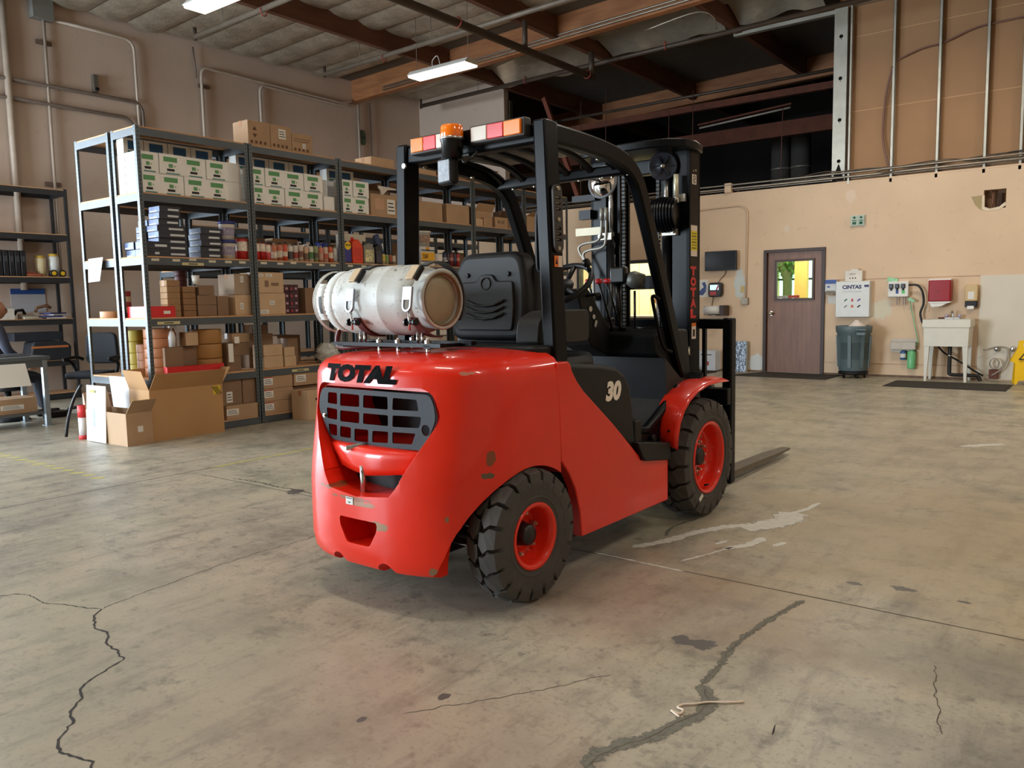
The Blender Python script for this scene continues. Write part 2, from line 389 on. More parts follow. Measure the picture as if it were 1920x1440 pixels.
# back wall: door X -4.93..-3.91, office window X -8.6..-6.9
DX0, DX1, WX0, WX1, WZ0, WZ1 = -4.88, -3.96, -8.70, -6.86, .92, 2.03
wall_back = wallpiece('wall_back', [(XL,WX0,YB,YB+.15,0,3.09),(WX0,WX1,YB,YB+.15,0,WZ0),(WX0,WX1,YB,YB+.15,WZ1,3.09),(WX1,DX0,YB,YB+.15,0,3.09),
    (DX0,DX1,YB,YB+.15,2.03,3.09),(DX1,-1.70,YB,YB+.15,0,3.09),(-1.70,-1.42,YB,YB+.15,0,2.50),(-1.70,-1.42,YB,YB+.15,2.77,3.09),(-1.42,XR,YB,YB+.15,0,3.09)], m_wall_b)
wallpiece('upper_wall', [(XL,-10.45,YB,YB+.15,3.09,6.2)], m_wall_l, wall_back)
# torn drywall hole: cavity box and ragged paper rim
mb = MB(); mb.bb(-1.72,-1.40,YB+.15,YB+.35,2.46,2.80); obj('cavity', mb, M('cavity_brown', (120,92,70), .9), wall_back)
mb = MB(); mb.prism([(-1.86,2.69),(-1.71,2.70),(-1.69,2.48),(-1.74,2.50),(-1.80,2.56)], YB-.004, YB+.001, lambda a,b,d:(a,d,b)); obj('torn_flap', mb, M('torn_paper', (170,150,110), .8), wall_back)
mb = MB(); mb.prism([(-1.72,2.69),(-1.69,2.70),(-1.685,2.53),(-1.62,2.50),(-1.50,2.52),(-1.43,2.58),(-1.41,2.54),(-1.5,2.475),(-1.66,2.47),(-1.72,2.50)], YB-.006, YB+.001, lambda a,b,d:(a,d,b)); obj('torn_edge', mb, M('torn_white', (226,208,180), .8), wall_back)
mb = MB(); mb.tube([(-1.59,13.72,2.80),(-1.59,13.71,2.62),(-1.60,13.68,2.47)], .016, 8); mb.box((-1.50,13.74,2.62),(.05,.05,.2), 1); obj('pipe_stub', mb, [M('pipe_rust', (120,84,66), .5, .5), M('cavity_dark', (60,44,36), .9)], wall_back)
wall_right = wallpiece('wall_right', [(XR,XR+.2,YR,22,0,6.8)], m_wall_b)
wall_rear = wallpiece('wall_rear', [(XL,-11.6,YR-.2,YR,0,6.4),(-7.8,XR,YR-.2,YR,0,6.8),(-11.6,-7.8,YR-.2,YR,4.0,6.6)], m_wall_b)
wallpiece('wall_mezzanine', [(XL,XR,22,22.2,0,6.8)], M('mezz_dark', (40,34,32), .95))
# lower board joint, baseboard
m_dirt = M('base_dirt', (120,96,80), .9, var=.25, scale=12)
struct(obj('baseboard_back', MB().bb(-6.8,DX0-.05,YB-.008,YB,0,.03).bb(DX1+.05,-1.66,YB-.008,YB,0,.03), m_dirt))
struct(obj('trim_1', MB().bb(DX1+.05,-1.70,YB-.006,YB,1.535,1.545).bb(DX1+.05,-1.70,YB-.006,YB,.20,.207), M('wall_seam', (186,150,124), .7)))
wallpiece('wall_panel', [(-1.70,XR,YB-.012,YB,.02,1.54)], m_panelwhite, wall_back)
# ---- raw stud wall above the ledge
m_drybrown = M('drywall_back_paper', (168,128,92), .8, var=.06, scale=1.5)
m_galv = M('galvanised_steel', (176,172,160), .42, .55, var=.1, scale=5)
wall_stud = wallpiece('wall_stud', [(-3.80,XR,YB+.12,YB+.16,3.05,6.5)], m_drybrown)
for i, x in enumerate([-2.965,-2.335,-1.715,-1.27,-.65,-.03,.6]):
    mb = MB(); mb.bb(x-.018,x+.018,YB-.0,YB+.004,3.02,6.45).bb(x-.018,x-.014,YB,YB+.11,3.02,6.45).bb(x-.018,x+.018,YB+.106,YB+.11,3.02,6.45)
    obj('stud', mb, m_galv, wall_stud)
for z in (5.32,4.18):
    obj('drywall_joint', MB().bb(-3.6,XR,YB+.117,YB+.12,z,z+.012), M('joint_paper', (200,160,118), .8), wall_stud)
mb = MB()
pl, pf = curve_mesh([[(-3.84,3.12),(-3.645,3.12),(-3.645,5.78),(-3.84,5.78)]]+[arc((-3.735,z),.03,0,330,11) for z in (3.42,4.06,4.70,5.34)]+[[(-3.741,z-.05),(-3.729,z-.05),(-3.729,z-.025),(-3.741,z-.025)] for z in (3.42,4.06,4.70,5.34)], .004)
mb.add([(x,YB-.02+z,y) for x,y,z in pl], pf); mb.bb(-3.645,-3.641,YB-.02,YB+.1,3.12,5.78).bb(-3.60,-3.575,YB-.01,YB+.1,3.05,5.8).bb(-3.84,-3.836,YB-.02,YB+.1,3.12,5.78)
mb.bb(-3.835,-3.65,YB+.01,YB+.014,3.12,5.78,1); obj('end_stud', mb, [m_galv, M('slot_black', (14,12,12), .9)], wall_stud)
mb = MB(); mb.bb(-5.5,-3.84,YB-.02,YB+.08,5.70,5.76).bb(-3.6,XR,YB-.01,YB+.1,5.78,5.84); obj('top_track', mb, m_galv, wall_stud)
# plates on top of the ledge
struct(obj('trim_2', MB().bb(XL+.02,XR,YB-.005,YB+.17,3.075,3.10), m_wall_b))

# ---- door and frame
m_frame = M('door_frame_brown', (58,38,32), .5, var=.1)
def wood(name, a, b, scale=(1,1,9), rough=.45):
    m, nt, p = nodes(name); co = N(nt, 'ShaderNodeTexCoord').outputs['Object']
    mp = N(nt, 'ShaderNodeMapping'); mp.inputs['Scale'].default_value = scale; nt.links.new(co, mp.inputs['Vector'])
    n = noise(nt, mp.outputs[0], 2.2, 4, .65); n2 = noise(nt, co, 1.3, 3)
    col = mixc(nt, ramp(nt, n, .3, .7), lin(a), lin(b)); col = mixc(nt, mth(nt,'MULTIPLY',ramp(nt, n2, .4, .7),.4), col, tuple(x*.7 for x in lin(a)))
    nt.links.new(col, p.inputs['Base Color']); p.inputs['Roughness'].default_value = rough
    return m
m_door = wood('door_wood', (112,72,50), (140,96,70), (9,9,.8))
d1 = bpy.data.objects.new('door_1', None); COL.objects.link(d1); d1.location = (-4.42, YB, 0); struct(d1)
mb = MB(); mb.bb(-.51,-.455,-.03,.15,0,2.03).bb(.455,.51,-.03,.15,0,2.03).bb(-.51,.51,-.03,.15,2.03,2.08); obj('door_frame', mb, m_frame, d1, bevel=.004)
vs, fs = curve_mesh([[(-.455,.012),(.455,.012),(.455,2.03),(-.455,2.03)], [(-.30,1.26),(.30,1.26),(.30,1.875),(-.30,1.875)]], .044)
mb = MB(); mb.add([(x,.05+z,y) for x,y,z in vs], fs); obj('door_leaf', mb, m_door, d1)
mb = MB(); mb.bb(-.33,-.295,.0,.06,1.262,1.873).bb(.295,.33,.0,.06,1.262,1.873).bb(-.33,.33,.0,.06,1.225,1.262).bb(-.33,.33,.0,.06,1.873,1.91); obj('window_stop', mb, M('stop_brown', (70,42,30), .5), d1)
m_glass = M('clear_glass', (244,250,247), .0, var=0, trans=1.0); m_glass.node_tree.nodes['Principled BSDF'].inputs['IOR'].default_value = 1.03
obj('pane', MB().bb(-.30,.30,.048,.052,1.26,1.875), m_glass, d1)
mb = MB(); mb.cyl((-.375,.0,1.01),(-.375,.03,1.01),.038,n=20).cyl((-.375,-.03,1.01),(-.375,.0,1.01),.014,n=12).lathe([(0,-.075),(.02,-.074),(.03,-.06),(.028,-.04),(.014,-.03)], (-.375,0,1.01),(0,1,0),16); obj('door_knob', mb, M('knob_chrome', (200,190,175), .2, .9), d1)
mb = MB()
for z in (.35,1.02,1.72): mb.bb(.448,.462,.0,.03,z-.05,z+.05)
obj('hinge', mb, M('hinge_brass', (150,120,80), .4, .7), d1)
obj('threshold', MB().bb(-.46,.46,-.04,.1,0,.012), M('threshold_alu', (150,140,124), .4, .6), d1)
mb = MB(); mb.bb(-.29,-.115,.040,.044,1.265,1.305,0); mb.bb(-.28,-.13,.0392,.04,1.287,1.293,1).bb(-.28,-.15,.0392,.04,1.275,1.280,1); obj('window_sticker', mb, [M('sticker_grey', (198,190,180), .6), M('ink_black', (26,24,24), .6)], d1)
mb = MB(); mb.bb(-.10,.08,.040,.044,1.265,1.31,0); obj('window_sticker', mb, M('sticker_red', (182,60,48), .6), d1)
# the bright room beyond the door: pale wall, a post, a picture window to the street with a tree
m_room2 = M('outer_room_wall', (232,214,150), .7)
struct(obj('trim_3', MB().bb(-4.93,-4.70,YB+1.6,YB+1.7,0,3.0), M('post_yellow', (230,206,120), .6)))
struct(obj('window_2', MB().bb(-6.3,-3.2,YB+2.6,YB+2.62,.3,2.6), M('daylit_street', (190,232,214), .5, var=.12, scale=2.5, emit=1.9)))
mb = MB(); mb.bb(-6.0,-3.2,YB+2.4,YB+2.45,1.61,1.645).bb(-4.98,-4.94,YB+2.4,YB+2.45,.3,2.6); struct(obj('trim_4', mb, M('mullion', (60,66,60), .5)))
# ---- office window
w1 = bpy.data.objects.new('window_1', None); COL.objects.link(w1); w1.location = ((WX0+WX1)/2, YB, WZ0); struct(w1)
hw = (WX1-WX0)/2; hh = WZ1-WZ0
mb = MB(); mb.bb(-hw,-hw+.05,-.02,.15,.03,hh-.06).bb(hw-.05,hw,-.02,.15,.03,hh-.06).bb(-hw,hw,-.02,.15,hh-.06,hh).bb(-hw,hw,-.02,.15,-.03,.03); obj('window_frame', mb, M('window_frame_dark', (34,28,26), .5), w1)
obj('pane', MB().bb(-hw+.05,hw-.05,.06,.064,.03,hh-.06), m_glass, w1)
obj('window_sill', MB().bb(-hw-.03,hw+.03,-.06,.06,-.06,-.03), M('sill_white', (210,204,190), .5), w1)
# office room behind it
m_office = M('office_wall', (240,230,190), .7, var=.03)
struct(obj('wall_office', MB().bb(-11,-5.6,YB+2.9,YB+3.0,0,3.0).bb(-11,-10.9,YB+.15,YB+2.9,0,3.0).bb(-5.7,-5.6,YB+.15,YB+2.9,0,3.0).bb(-11,-5.6,YB+.15,YB+3.0,2.95,3.05), m_office))
mb = MB()
for k in range(16): mb.bb(-10+.28*k,-9.99+.28*k,YB+2.893,YB+2.9,0,2.9)
struct(obj('trim_5', mb, M('office_groove', (196,180,120), .7)))
area('office_fill', (-8.2, YB+1.5, 2.9), (0,0,-1), 2.4, 1.2, 170, (1,.94,.78))  # unseen fill lamp added to light the office interior
# wall of the outer room so that light stays put
struct(obj('wall_outer', MB().bb(-5.59,-5.55,YB+.15,YB+3.0,0,3.0).bb(-3.2,-3.15,YB+.15,YB+3.0,0,3.0).bb(-5.6,-3.15,YB+2.95,YB+3.0,0,3.0).bb(-5.6,-3.15,YB+.15,YB+3.0,2.95,3.05), m_room2))

# ---- ceiling: deck, girders, purlins, foil insulation batts
m_deck = M('roof_deck', (92,84,74), .9, var=.1)
mb = MB(); mb.prism([(XL-.2,ceil_z(XL-.2)),(XR+.2,ceil_z(XR+.2)),(XR+.2,ceil_z(XR)+.2),(XL-.2,ceil_z(XL)+.2)], YR-.2, 22.2, lambda a,b,d:(a,d,b))
ceiling = struct(obj('ceiling', mb, m_deck))
m_beam = wood('beam_fir', (140,88,52), (178,120,76), (.7,.7,6), .6)
m_purlin = wood('purlin_redwood', (84,50,33), (114,72,48), (5,.5,5), .65)
def girder(y, x0, x1):
    mb = MB(); hb = .47
    mb.prism([(x0,ceil_z(x0)-hb+.05),(x1,ceil_z(x1)-hb+.05),(x1,ceil_z(x1)+.02),(x0,ceil_z(x0)+.02)], y-.075, y+.075, lambda a,b,d:(a,d,b))
    o = obj('girder', mb, m_beam, ceiling, bevel=.008); return o
girder(11.72, XL, XR); girder(4.4, XL, XR); girder(-2.9, XL, XR); girder(17.2, -12.8, XR)
PX = [-10.2,-7.8,-5.4,-3.0,-.6,1.8,4.2]
for x in PX:
    for y0, y1 in ((YR,-2.98),(-2.82,4.32),(4.48,11.64),(11.80,17.1),(17.3,22)):
        obj('purlin', MB().bb(x-.05,x+.05,y0,y1,ceil_z(x)-.36,ceil_z(x)+.01), m_purlin, ceiling)
m_foil = None
def foil():
    m, nt, p = nodes('insulation_foil'); co = N(nt, 'ShaderNodeTexCoord').outputs['Object']
    n = noise(nt, co, 3, 5); n2 = noise(nt, co, 11, 5)
    nt.links.new(mixc(nt, ramp(nt, n, .35, .7), lin((150,138,120)), lin((190,180,162))), p.inputs['Base Color'])
    p.inputs['Metallic'].default_value = .35; p.inputs['Roughness'].default_value = .48
    bn = N(nt, 'ShaderNodeBump'); bn.inputs['Strength'].default_value = .5; bn.inputs['Distance'].default_value = .03
    nt.links.new(n2, bn.inputs['Height']); nt.links.new(bn.outputs[0], p.inputs['Normal']); return m
m_foil = foil()
def batt(w, l, sag, seed):
    rnd = random.Random(seed); P = []; nu, nv = 7, 6
    ph = rnd.uniform(0,6)
    for i in range(nu):
        row = []
        for j in range(nv):
            a, b = i/(nu-1), j/(nv-1)
            z = -sag*(math.sin(math.pi*b)**.6 if 0<b<1 else 0) - .012*math.sin(a*9+ph)*math.sin(math.pi*b)
            row.append((-w/2+w*a, -l/2+l*b, z-.03))
        P.append(row)
    mb = MB(); mb.grid(P); return mb.mesh('insulation_batt', m_foil)
BM = {}
edges = [XL]+PX+[XR]
for i in range(len(edges)-1):
    x0, x1 = edges[i]+.05, edges[i+1]-.05
    y = -2.8
    if x0 > 2: continue
    k = 0
    while y < 13.5:
        if y < 4.35 and y+.61 > 4.35 or y < 11.68 and y+.61 > 11.68: y = 4.5 if y < 5 else 11.82
        key = (round(x1-x0,2), k % 4)
        if key not in BM: BM[key] = batt(x1-x0, .60, .022+.012*(k%4), k+i)
        xm = (x0+x1)/2
        o = link('insulation_batt', BM[key], ceiling, (xm, y+.3, ceil_z(xm)-.02), (0, -math.atan(.03), 0))
        y += .61; k += 1
# torn bright foil curtain hanging off the last batts over the mezzanine edge
for i, (x0, x1) in enumerate([(-10.1,-7.9),(-7.7,-5.5),(-5.3,-3.9)]):
    rnd = random.Random(90+i); P = []
    for a in range(15):
        t = a/14; row = []
        for b in range(7):
            s_ = b/6; row.append((x0+(x1-x0)*t, 12.55+.8*s_+.05*math.sin(t*13+i)*s_, ceil_z(x0)-.06-.26*s_**1.5-.05*math.sin(t*9+2*i+s_*2)*s_))
        P.append(row)
    mb = MB(); mb.grid(P); obj('torn_foil', mb, M('foil_bright', (226,218,200), .30, .75, bump=.8, bscale=7), ceiling)
# ---- dark mezzanine behind the opening
m_mz = M('mezz_beam', (92,48,30), .8, var=.2)
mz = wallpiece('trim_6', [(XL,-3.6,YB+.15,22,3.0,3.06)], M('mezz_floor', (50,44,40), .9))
mb = MB(); mb.bb(-12.8,-3.0,15.9,16.05,4.38,4.66); obj('mezzanine_beam', mb, m_mz, mz)
mb = MB(); mb.bb(-12.8,-3.0,14.95,15.05,4.90,5.02); obj('mezzanine_beam', mb, m_mz, mz)
mb = MB(); mb.box((-9.66,14.6,4.5),(.09,.09,2.4),0,(0,-.37,0)); obj('mezzanine_brace', mb, M('brace_red', (120,62,42), .7), mz)
mb = MB(); mb.box((-10.35,13.75,4.75),(.02,.1,1.4)); obj('mezzanine_panel', mb, M('mezz_green', (60,58,40), .9), mz)
# ================================================================ FORKLIFT (local axes: x right, y forward, z up; origin under the rear axle)
FL = thing('forklift', 'red and black counterbalance forklift with a gas cylinder, parked on the concrete floor', 'forklift', (-2.53, 2.72, 0), math.radians(-.6))
def redpaint():
    m, nt, p = nodes('forklift_red'); co = N(nt, 'ShaderNodeTexCoord').outputs['Object']
    c = lin((232,42,18)); n = noise(nt, co, 2.5, 4)
    col = mixc(nt, ramp(nt, n, .35, .7), tuple(x*.92 for x in c), tuple(min(1,x*1.06) for x in c))
    nz = noise(nt, co, 30, 4)
    for ctr, r, pc in (((.115,-.49,.375),(.05,.3,.022),(150,110,70)), ((.03,-.47,.452),(.09,.2,.012),(170,120,90)), ((-.02,-.45,.47),(.14,.05,.01),(150,90,60)),
                       ((.515,-.235,.585),(.03,.03,.014),(96,80,60)), ((.52,-.225,.65),(.012,.03,.03),(130,70,40)), ((.20,-.08,1.07),(.03,.03,.05),(140,90,60)),
                       ((.38,-.26,1.0),(.09,.05,.012),(190,120,100)), ((.37,-.42,.2),(.02,.05,.02),(140,110,80)), ((.42,-.36,.42),(.012,.03,.02),(140,100,70)), ((-.2,-.43,.50),(.06,.06,.012),(150,80,50))):
        col = mixc(nt, blob(nt, co, ctr, r, nz, .45), col, lin(pc))
    nt.links.new(col, p.inputs['Base Color']); p.inputs['Roughness'].default_value = .36; p.inputs['Specular IOR Level'].default_value = .3
    p.inputs['Coat Weight'].default_value = .55; p.inputs['Coat Roughness'].default_value = .07
    bn = N(nt, 'ShaderNodeBump'); bn.inputs['Strength'].default_value = .05; bn.inputs['Distance'].default_value = .01
    nt.links.new(noise(nt, co, 5, 3), bn.inputs['Height']); nt.links.new(bn.outputs[0], p.inputs['Normal'])
    return m
m_red = redpaint()
m_blk = M('frame_black', (9,10,13), .34, var=.15, scale=4, spec=.14)
m_pla = M('plastic_black', (20,20,21), .5, var=.12, scale=5, spec=.3)
m_dgr = M('plastic_darkgrey', (32,32,33), .5, var=.1, scale=5, spec=.35)
m_rub = M('tyre_rubber', (66,63,60), .72, var=.16, scale=8, bump=.15, bscale=30)
m_chr = M('bright_metal', (196,196,196), .22, .9, var=.08)
m_bolt = M('zinc_bolt', (190,184,168), .3, .85, var=.1)
m_hyd = M('hydraulic_black', (10,10,12), .3, var=.1, spec=.35)
def F(name, mb, mats, parent=FL, bevel=0, **k): return obj(name, mb, mats, parent, bevel=bevel, **k)

# ---- counterweight: lofted casting, then openings cut
PLAN = [(0,-.485),(.08,-.484),(.16,-.478),(.24,-.467),(.31,-.448),(.37,-.422),(.42,-.386),(.46,-.342),(.492,-.29),(.518,-.235),(.538,-.175),(.548,-.115),(.55,-.05),(.55,.05),(.55,.14),(.55,.235)]
def lean(w):
    t = min(1, max(0, (w-.45)/.5)); return .062*t*t*(3-2*t)
def cw_v(u, w):
    u = abs(u)
    for (a, b), (c, d) in zip(PLAN[:-1], PLAN[1:]):
        if a <= u <= c and c > a: y = b+(d-b)*(u-a)/(c-a); return y + lean(w)*max(0, min(1, -y/.4))
    return 0
def section(w, ins):
    half = []
    for u, v in PLAN:
        v2 = v + lean(w)*max(0, min(1, -v/.4)) + ins*max(0, min(1, (-v+.1)/.45)); half.append((u*(1-ins/.55), v2, w))
    return [(-u, v, w) for u, v, w in reversed(half[1:])] + half
SEC = [(.165,.05),(.18,.02),(.2,.008),(.26,0),(.4,0),(.5,0),(.58,0),(.66,0),(.75,0),(.85,0),(.94,0),(.985,.003),(1.012,.012),(1.034,.03),(1.05,.06),(1.06,.10),(1.068,.16),(1.075,.26),(1.08,.40)]
mb = MB(); rows = [section(w, i) for w, i in SEC]
mb.grid(rows); n = len(rows[0])
mb.add(rows[0], [tuple(range(n))]); mb.add(rows[-1], [tuple(range(n-1,-1,-1))])
for a, b in zip(rows[:-1], rows[1:]): mb.add([a[0], a[-1], b[-1], b[0]], [(0,1,2,3)])
cw = F('counterweight', mb, m_red)
# cutters
def cutter(mb): return F('cutter', mb, m_red)
XZ = lambda a, b, d: (a, d, b)
RECESS = round_poly([(-.31,.945),(.31,.945),(.355,.915),(.385,.82),(.20,.512),(0,.49),(-.20,.512),(-.385,.82),(-.355,.915)], .03)
cuts = []
cuts.append(cutter(MB().prism(RECESS, -1, -.352, XZ)))
cuts.append(cutter(MB().prism(round_poly([(-.33,.925),(.33,.925),(.36,.82),(.285,.685),(-.285,.685),(-.36,.82)], .02), -.40, .05, XZ)))
cuts.append(cutter(MB().prism([(-.235,.565),(.235,.565),(.185,.50),(0,.482),(-.185,.50)], -.5, -.05, XZ)))
cuts.append(cutter(MB().prism(round_poly([(-.115,.385),(.115,.385),(.115,.35),(.07,.275),(-.07,.275),(-.115,.35)], .015), -1, -.34, XZ)))
for s in (-1, 1):
    cuts.append(cutter(MB().cyl((s*.145,-1,.17),(s*.145,-.30,.17),.046,n=20)))
    cuts.append(cutter(MB().cyl((s*.355,.012,.165),(s*.9,.012,.165),.418,n=64)))
    cuts.append(cutter(MB().cyl((s*.18,.012,.165),(s*.42,.012,.165),.328,n=56)))
cuts.append(cutter(MB().bb(-.3,.3,-.27,.3,0,.50)))
for c in cuts:
    b = cw.modifiers.new('cut', 'BOOLEAN'); b.operation = 'DIFFERENCE'; b.object = c; b.solver = 'EXACT'
bpy.context.view_layer.update(); dg = bpy.context.evaluated_depsgraph_get(); me = bpy.data.meshes.new_from_object(cw.evaluated_get(dg)); me.name = 'counterweight'
cw.modifiers.clear(); cw.data = me
for c in cuts: bpy.data.objects.remove(c)
bm = bmesh.new(); bm.from_mesh(me); bmesh.ops.remove_doubles(bm, verts=bm.verts, dist=2e-4); bmesh.ops.dissolve_degenerate(bm, edges=bm.edges, dist=1e-4); bm.to_mesh(me); bm.free()
for p in me.polygons: p.use_smooth = True
me.set_sharp_from_angle(angle=math.radians(28))
b = cw.modifiers.new('bevel', 'BEVEL'); b.width = .006; b.segments = 2; b.limit_method = 'ANGLE'; b.angle_limit = math.radians(40); b.use_clamp_overlap = True; b.harden_normals = False
# lettering on the back, draped over the casting
def on_cw(u, w, d): return (u, cw_v(u, w)-.0015-d, w)
mb = MB(); vs, fs = text_mesh('TOTAL', .44, .078, shear=.28, bold=.07, depth=.001)
mb.add([on_cw(-.245+x, .955+y, z) for x, y, z in vs], fs); F('lettering', mb, M('decal_black', (10,9,11), .7, var=0, spec=.04), cw)
mb = MB(); mb.add([(x,cw_v(x,z)-.002,z) for x, z in ((-.065,.443),(-.02,.443),(-.02,.475),(-.065,.475))], [(0,1,2,3)])
mb.add([(x,cw_v(x,z)-.003,z) for x, z in ((-.055,.455),(-.03,.455),(-.0425,.448))], [(0,1,2)], 1); mb.add([(x,cw_v(x,z)-.003,z) for x, z in ((-.06,.468),(-.025,.468),(-.025,.472),(-.06,.472))], [(0,1,2,3)], 1)
F('sticker', mb, [M('sticker_white', (222,222,216), .5, var=0), M('ink_green', (40,80,60), .5, var=0)], cw, fixn=False)
# grille
OUT = [(-.33,.918),(.33,.918),(.352,.88),(.362,.82),(.29,.686),(.08,.68),(-.14,.678),(-.29,.686),(-.362,.82),(-.352,.88)]
HOLES = [[(-.294,.897),(-.234,.897),(-.236,.845),(-.3,.847)],[(-.212,.896),(-.088,.895),(-.091,.842),(-.216,.84)],[(-.062,.896),(.088,.896),(.087,.842),(-.066,.841)],[(.12,.894),(.258,.894),(.267,.848),(.114,.843)],
[(-.308,.827),(-.237,.823),(-.24,.775),(-.306,.778)],[(-.217,.82),(-.092,.819),(-.095,.77),(-.22,.77)],[(-.067,.817),(.087,.818),(.085,.772),(-.07,.77)],[(.115,.82),(.279,.825),(.275,.795),(.264,.778),(.111,.771)],
[(-.301,.754),(-.242,.752),(-.245,.702),(-.294,.706)],[(-.221,.749),(-.15,.747),(-.154,.699),(-.225,.701)],[(-.127,.745),(-.038,.746),(-.042,.684),(-.132,.68)],[(-.012,.745),(.085,.748),(.081,.699),(-.017,.694)],[(.11,.749),(.246,.754),(.224,.707),(.108,.701)]]
HOLES[10] = [(-.127,.745),(-.038,.746),(-.042,.69),(-.13,.69)]
vs, fs = curve_mesh([round_poly(OUT, .03)]+[round_poly(h, .008, 3) for h in HOLES]+[arc((.304,.772),.023,0,340,17)], .006)
mb = MB(); mb.add([(x, -.366-z, y) for x, y, z in vs], fs); gr = F('grille', mb, M('grille_grey', (46,49,54), .5, 0, var=.06, spec=.2))
mb = MB(); mb.cyl((-.325,-.372,.79),(-.325,-.366,.79),.010,n=12).cyl((-.32,-.38,.79),(-.32,-.366,.79),.006,n=6); obj('bolt', mb, m_bolt, gr)
mb = MB(); mb.cyl((-.115,-.43,.668),(-.06,-.38,.682),.011,n=12); F('latch', mb, m_chr, FL, bevel=.002)
# red bumper band between grille and slot, coupling pin, inner radiator
mb = MB(); P = []
for i in range(13):
    u = -.30+.6*i/12; hw = 1-abs(u)/.9
    lo = .56+.02*abs(u)/.25; top = .682
    k = -.425+.05*(u/.3)**2
    lim = .30 if 1 else 0
    P.append([(u*.96,k+.07,top),(u*.955,k+.022,top-.002),(u*.94,k+.004,top-.012),(u*.86,k-.002,.64),(u*.80,k+.0,lo+.03),(u*.775,k+.004,lo),(u*.77,k+.07,lo)])
mb.grid(P); mb.add([p for p in P[0]], [tuple(range(7))]); mb.add([p for p in P[-1]], [tuple(range(7))]); F('bumper_band', mb, m_red, cw)
mb = MB(); mb.cyl((-.03,-.415,.475),(-.03,-.415,.60),.013,n=16); F('coupling_pin', mb, m_chr, FL)
mb = MB(); mb.bb(-.40,.40,-.05,-.03,.60,.95); F('radiator', mb, M('radiator_dark', (30,24,24), .7))

# ---- side panels
def panel(s):
    poly = [(.237,.57),(.225,.80),(.212,1.012),(.30,1.012),(.32,1.0),(.335,.965),(.37,.92),(.43,.865),(.69,.68),(.95,.478),(.965,.455),(1.275,.405),(1.275,.176),(.40,.182),(.385,.31),(.35,.42),(.30,.50)]
    mb = MB(); mb.prism(poly, s*.552, s*.50, lambda a, b, d: (d, a, b)); return mb
for s in (1, -1): F('side_panel', panel(s), m_red, FL, bevel=.006)
mb = MB(); mb.bb(-.5,.5,.40,1.26,.17,.45).bb(-.235,.235,-.3,.45,.2,.62); mb.bb(-.42,.42,1.2,2.0,.22,.5); F('chassis', mb, M('chassis_dark', (26,22,22), .7))
# red inner floor and cowl structure seen below the mat
mb = MB(); mb.prism([(.96,.46),(1.28,.46),(1.6,.74),(1.80,.84),(1.80,.80),(1.62,.66),(1.40,.50),(1.36,.40),(.96,.40)], -.52, .52, lambda a,b,d:(d,a,b)); F('toe_board', mb, m_blk)
# ---- engine hood with the black side skirts
def hoodside(s):
    poly = [(.31,1.0),(.40,.995),(.62,.975),(.76,.95),(.84,.91),(.89,.85),(.925,.72),(.95,.54),(.93,.50),(.69,.66),(.43,.845),(.36,.90),(.32,.96)]
    mb = MB(); mb.prism(poly, s*.535, s*.30, lambda a,b,d:(d,a,b)); return mb
for s in (1,-1): F('hood_skirt', hoodside(s), m_pla, FL, bevel=.022, seg=3)
mb = MB(); text(mb, '30', .15, .10, lambda x,y,z:(.5365+z,.645+x,.79+y-.03*x), shear=.2, bold=.055, depth=.001); F('lettering', mb, M('decal_cream', (238,226,214), .5, var=0))
mb = MB(); mb.prism(round_poly([(-.52,.30),(.52,.30),(.50,.60),(.30,.90),(-.30,.90),(-.50,.60)], .06), .70, 1.02, lambda a,b,d:(a,b,d)); F('hood', mb, m_pla, FL, bevel=.03, seg=3)
# black plinth behind the seat
mb = MB(); mb.prism(round_poly([(-.50,.16),(.0,.10),(.46,.17),(.50,.34),(-.50,.34)], .04), 1.0, 1.085, lambda a,b,d:(a,b,d)); F('seat_plinth', mb, m_pla, FL, bevel=.02)
# ---- step
mb = MB(); mb.prism([(.90,.555),(1.27,.50),(1.27,.405),(.985,.445),(.955,.47)], .34, .572, lambda a,b,d:(d,a,b)); st = F('step', mb, m_pla, FL, bevel=.006)
rnd = random.Random(3); mb = MB()
for i in range(7):
    for j in range(4): mb.box((.375+.05*j+.01*(i%2), .955+.043*i, .5515-.1486*(.055+.043*i)), (.028,.028,.012), 0, (-.15,0,.7))
obj('tread_stud', mb, m_pla, st)['kind'] = 'stuff'
mb = MB(); mb.bb(.36,.54,.93,1.0,.46,.66); F('step_riser', mb, m_pla, FL, bevel=.008)
# ---- floor mat
mb = MB(); mb.prism([(.93,.60),(1.16,.575),(1.42,.70),(1.62,.80),(1.62,.79),(1.42,.69),(1.16,.563),(.93,.588)], -.44, .44, lambda a,b,d:(d,a,b)); F('floor_mat', mb, M('mat_grey', (66,64,60), .8, var=.12, bump=.3, bscale=80))
mb = MB(); mb.tube([(.47,.97,.60),(.475,1.16,.575),(.475,1.42,.695),(.47,1.56,.765)], .028, 10); mb.prism([(.97,.60),(1.16,.575),(1.42,.69),(1.62,.79),(1.68,.72),(1.42,.52),(1.25,.44),(.97,.47)], .44, .492, lambda a,b,d:(d,a,b)); F('floor_edge', mb, m_blk)
mb = MB(); mb.cyl((.49,1.20,.53),(.51,1.20,.53),.02,n=14); F('plug', mb, m_dgr)
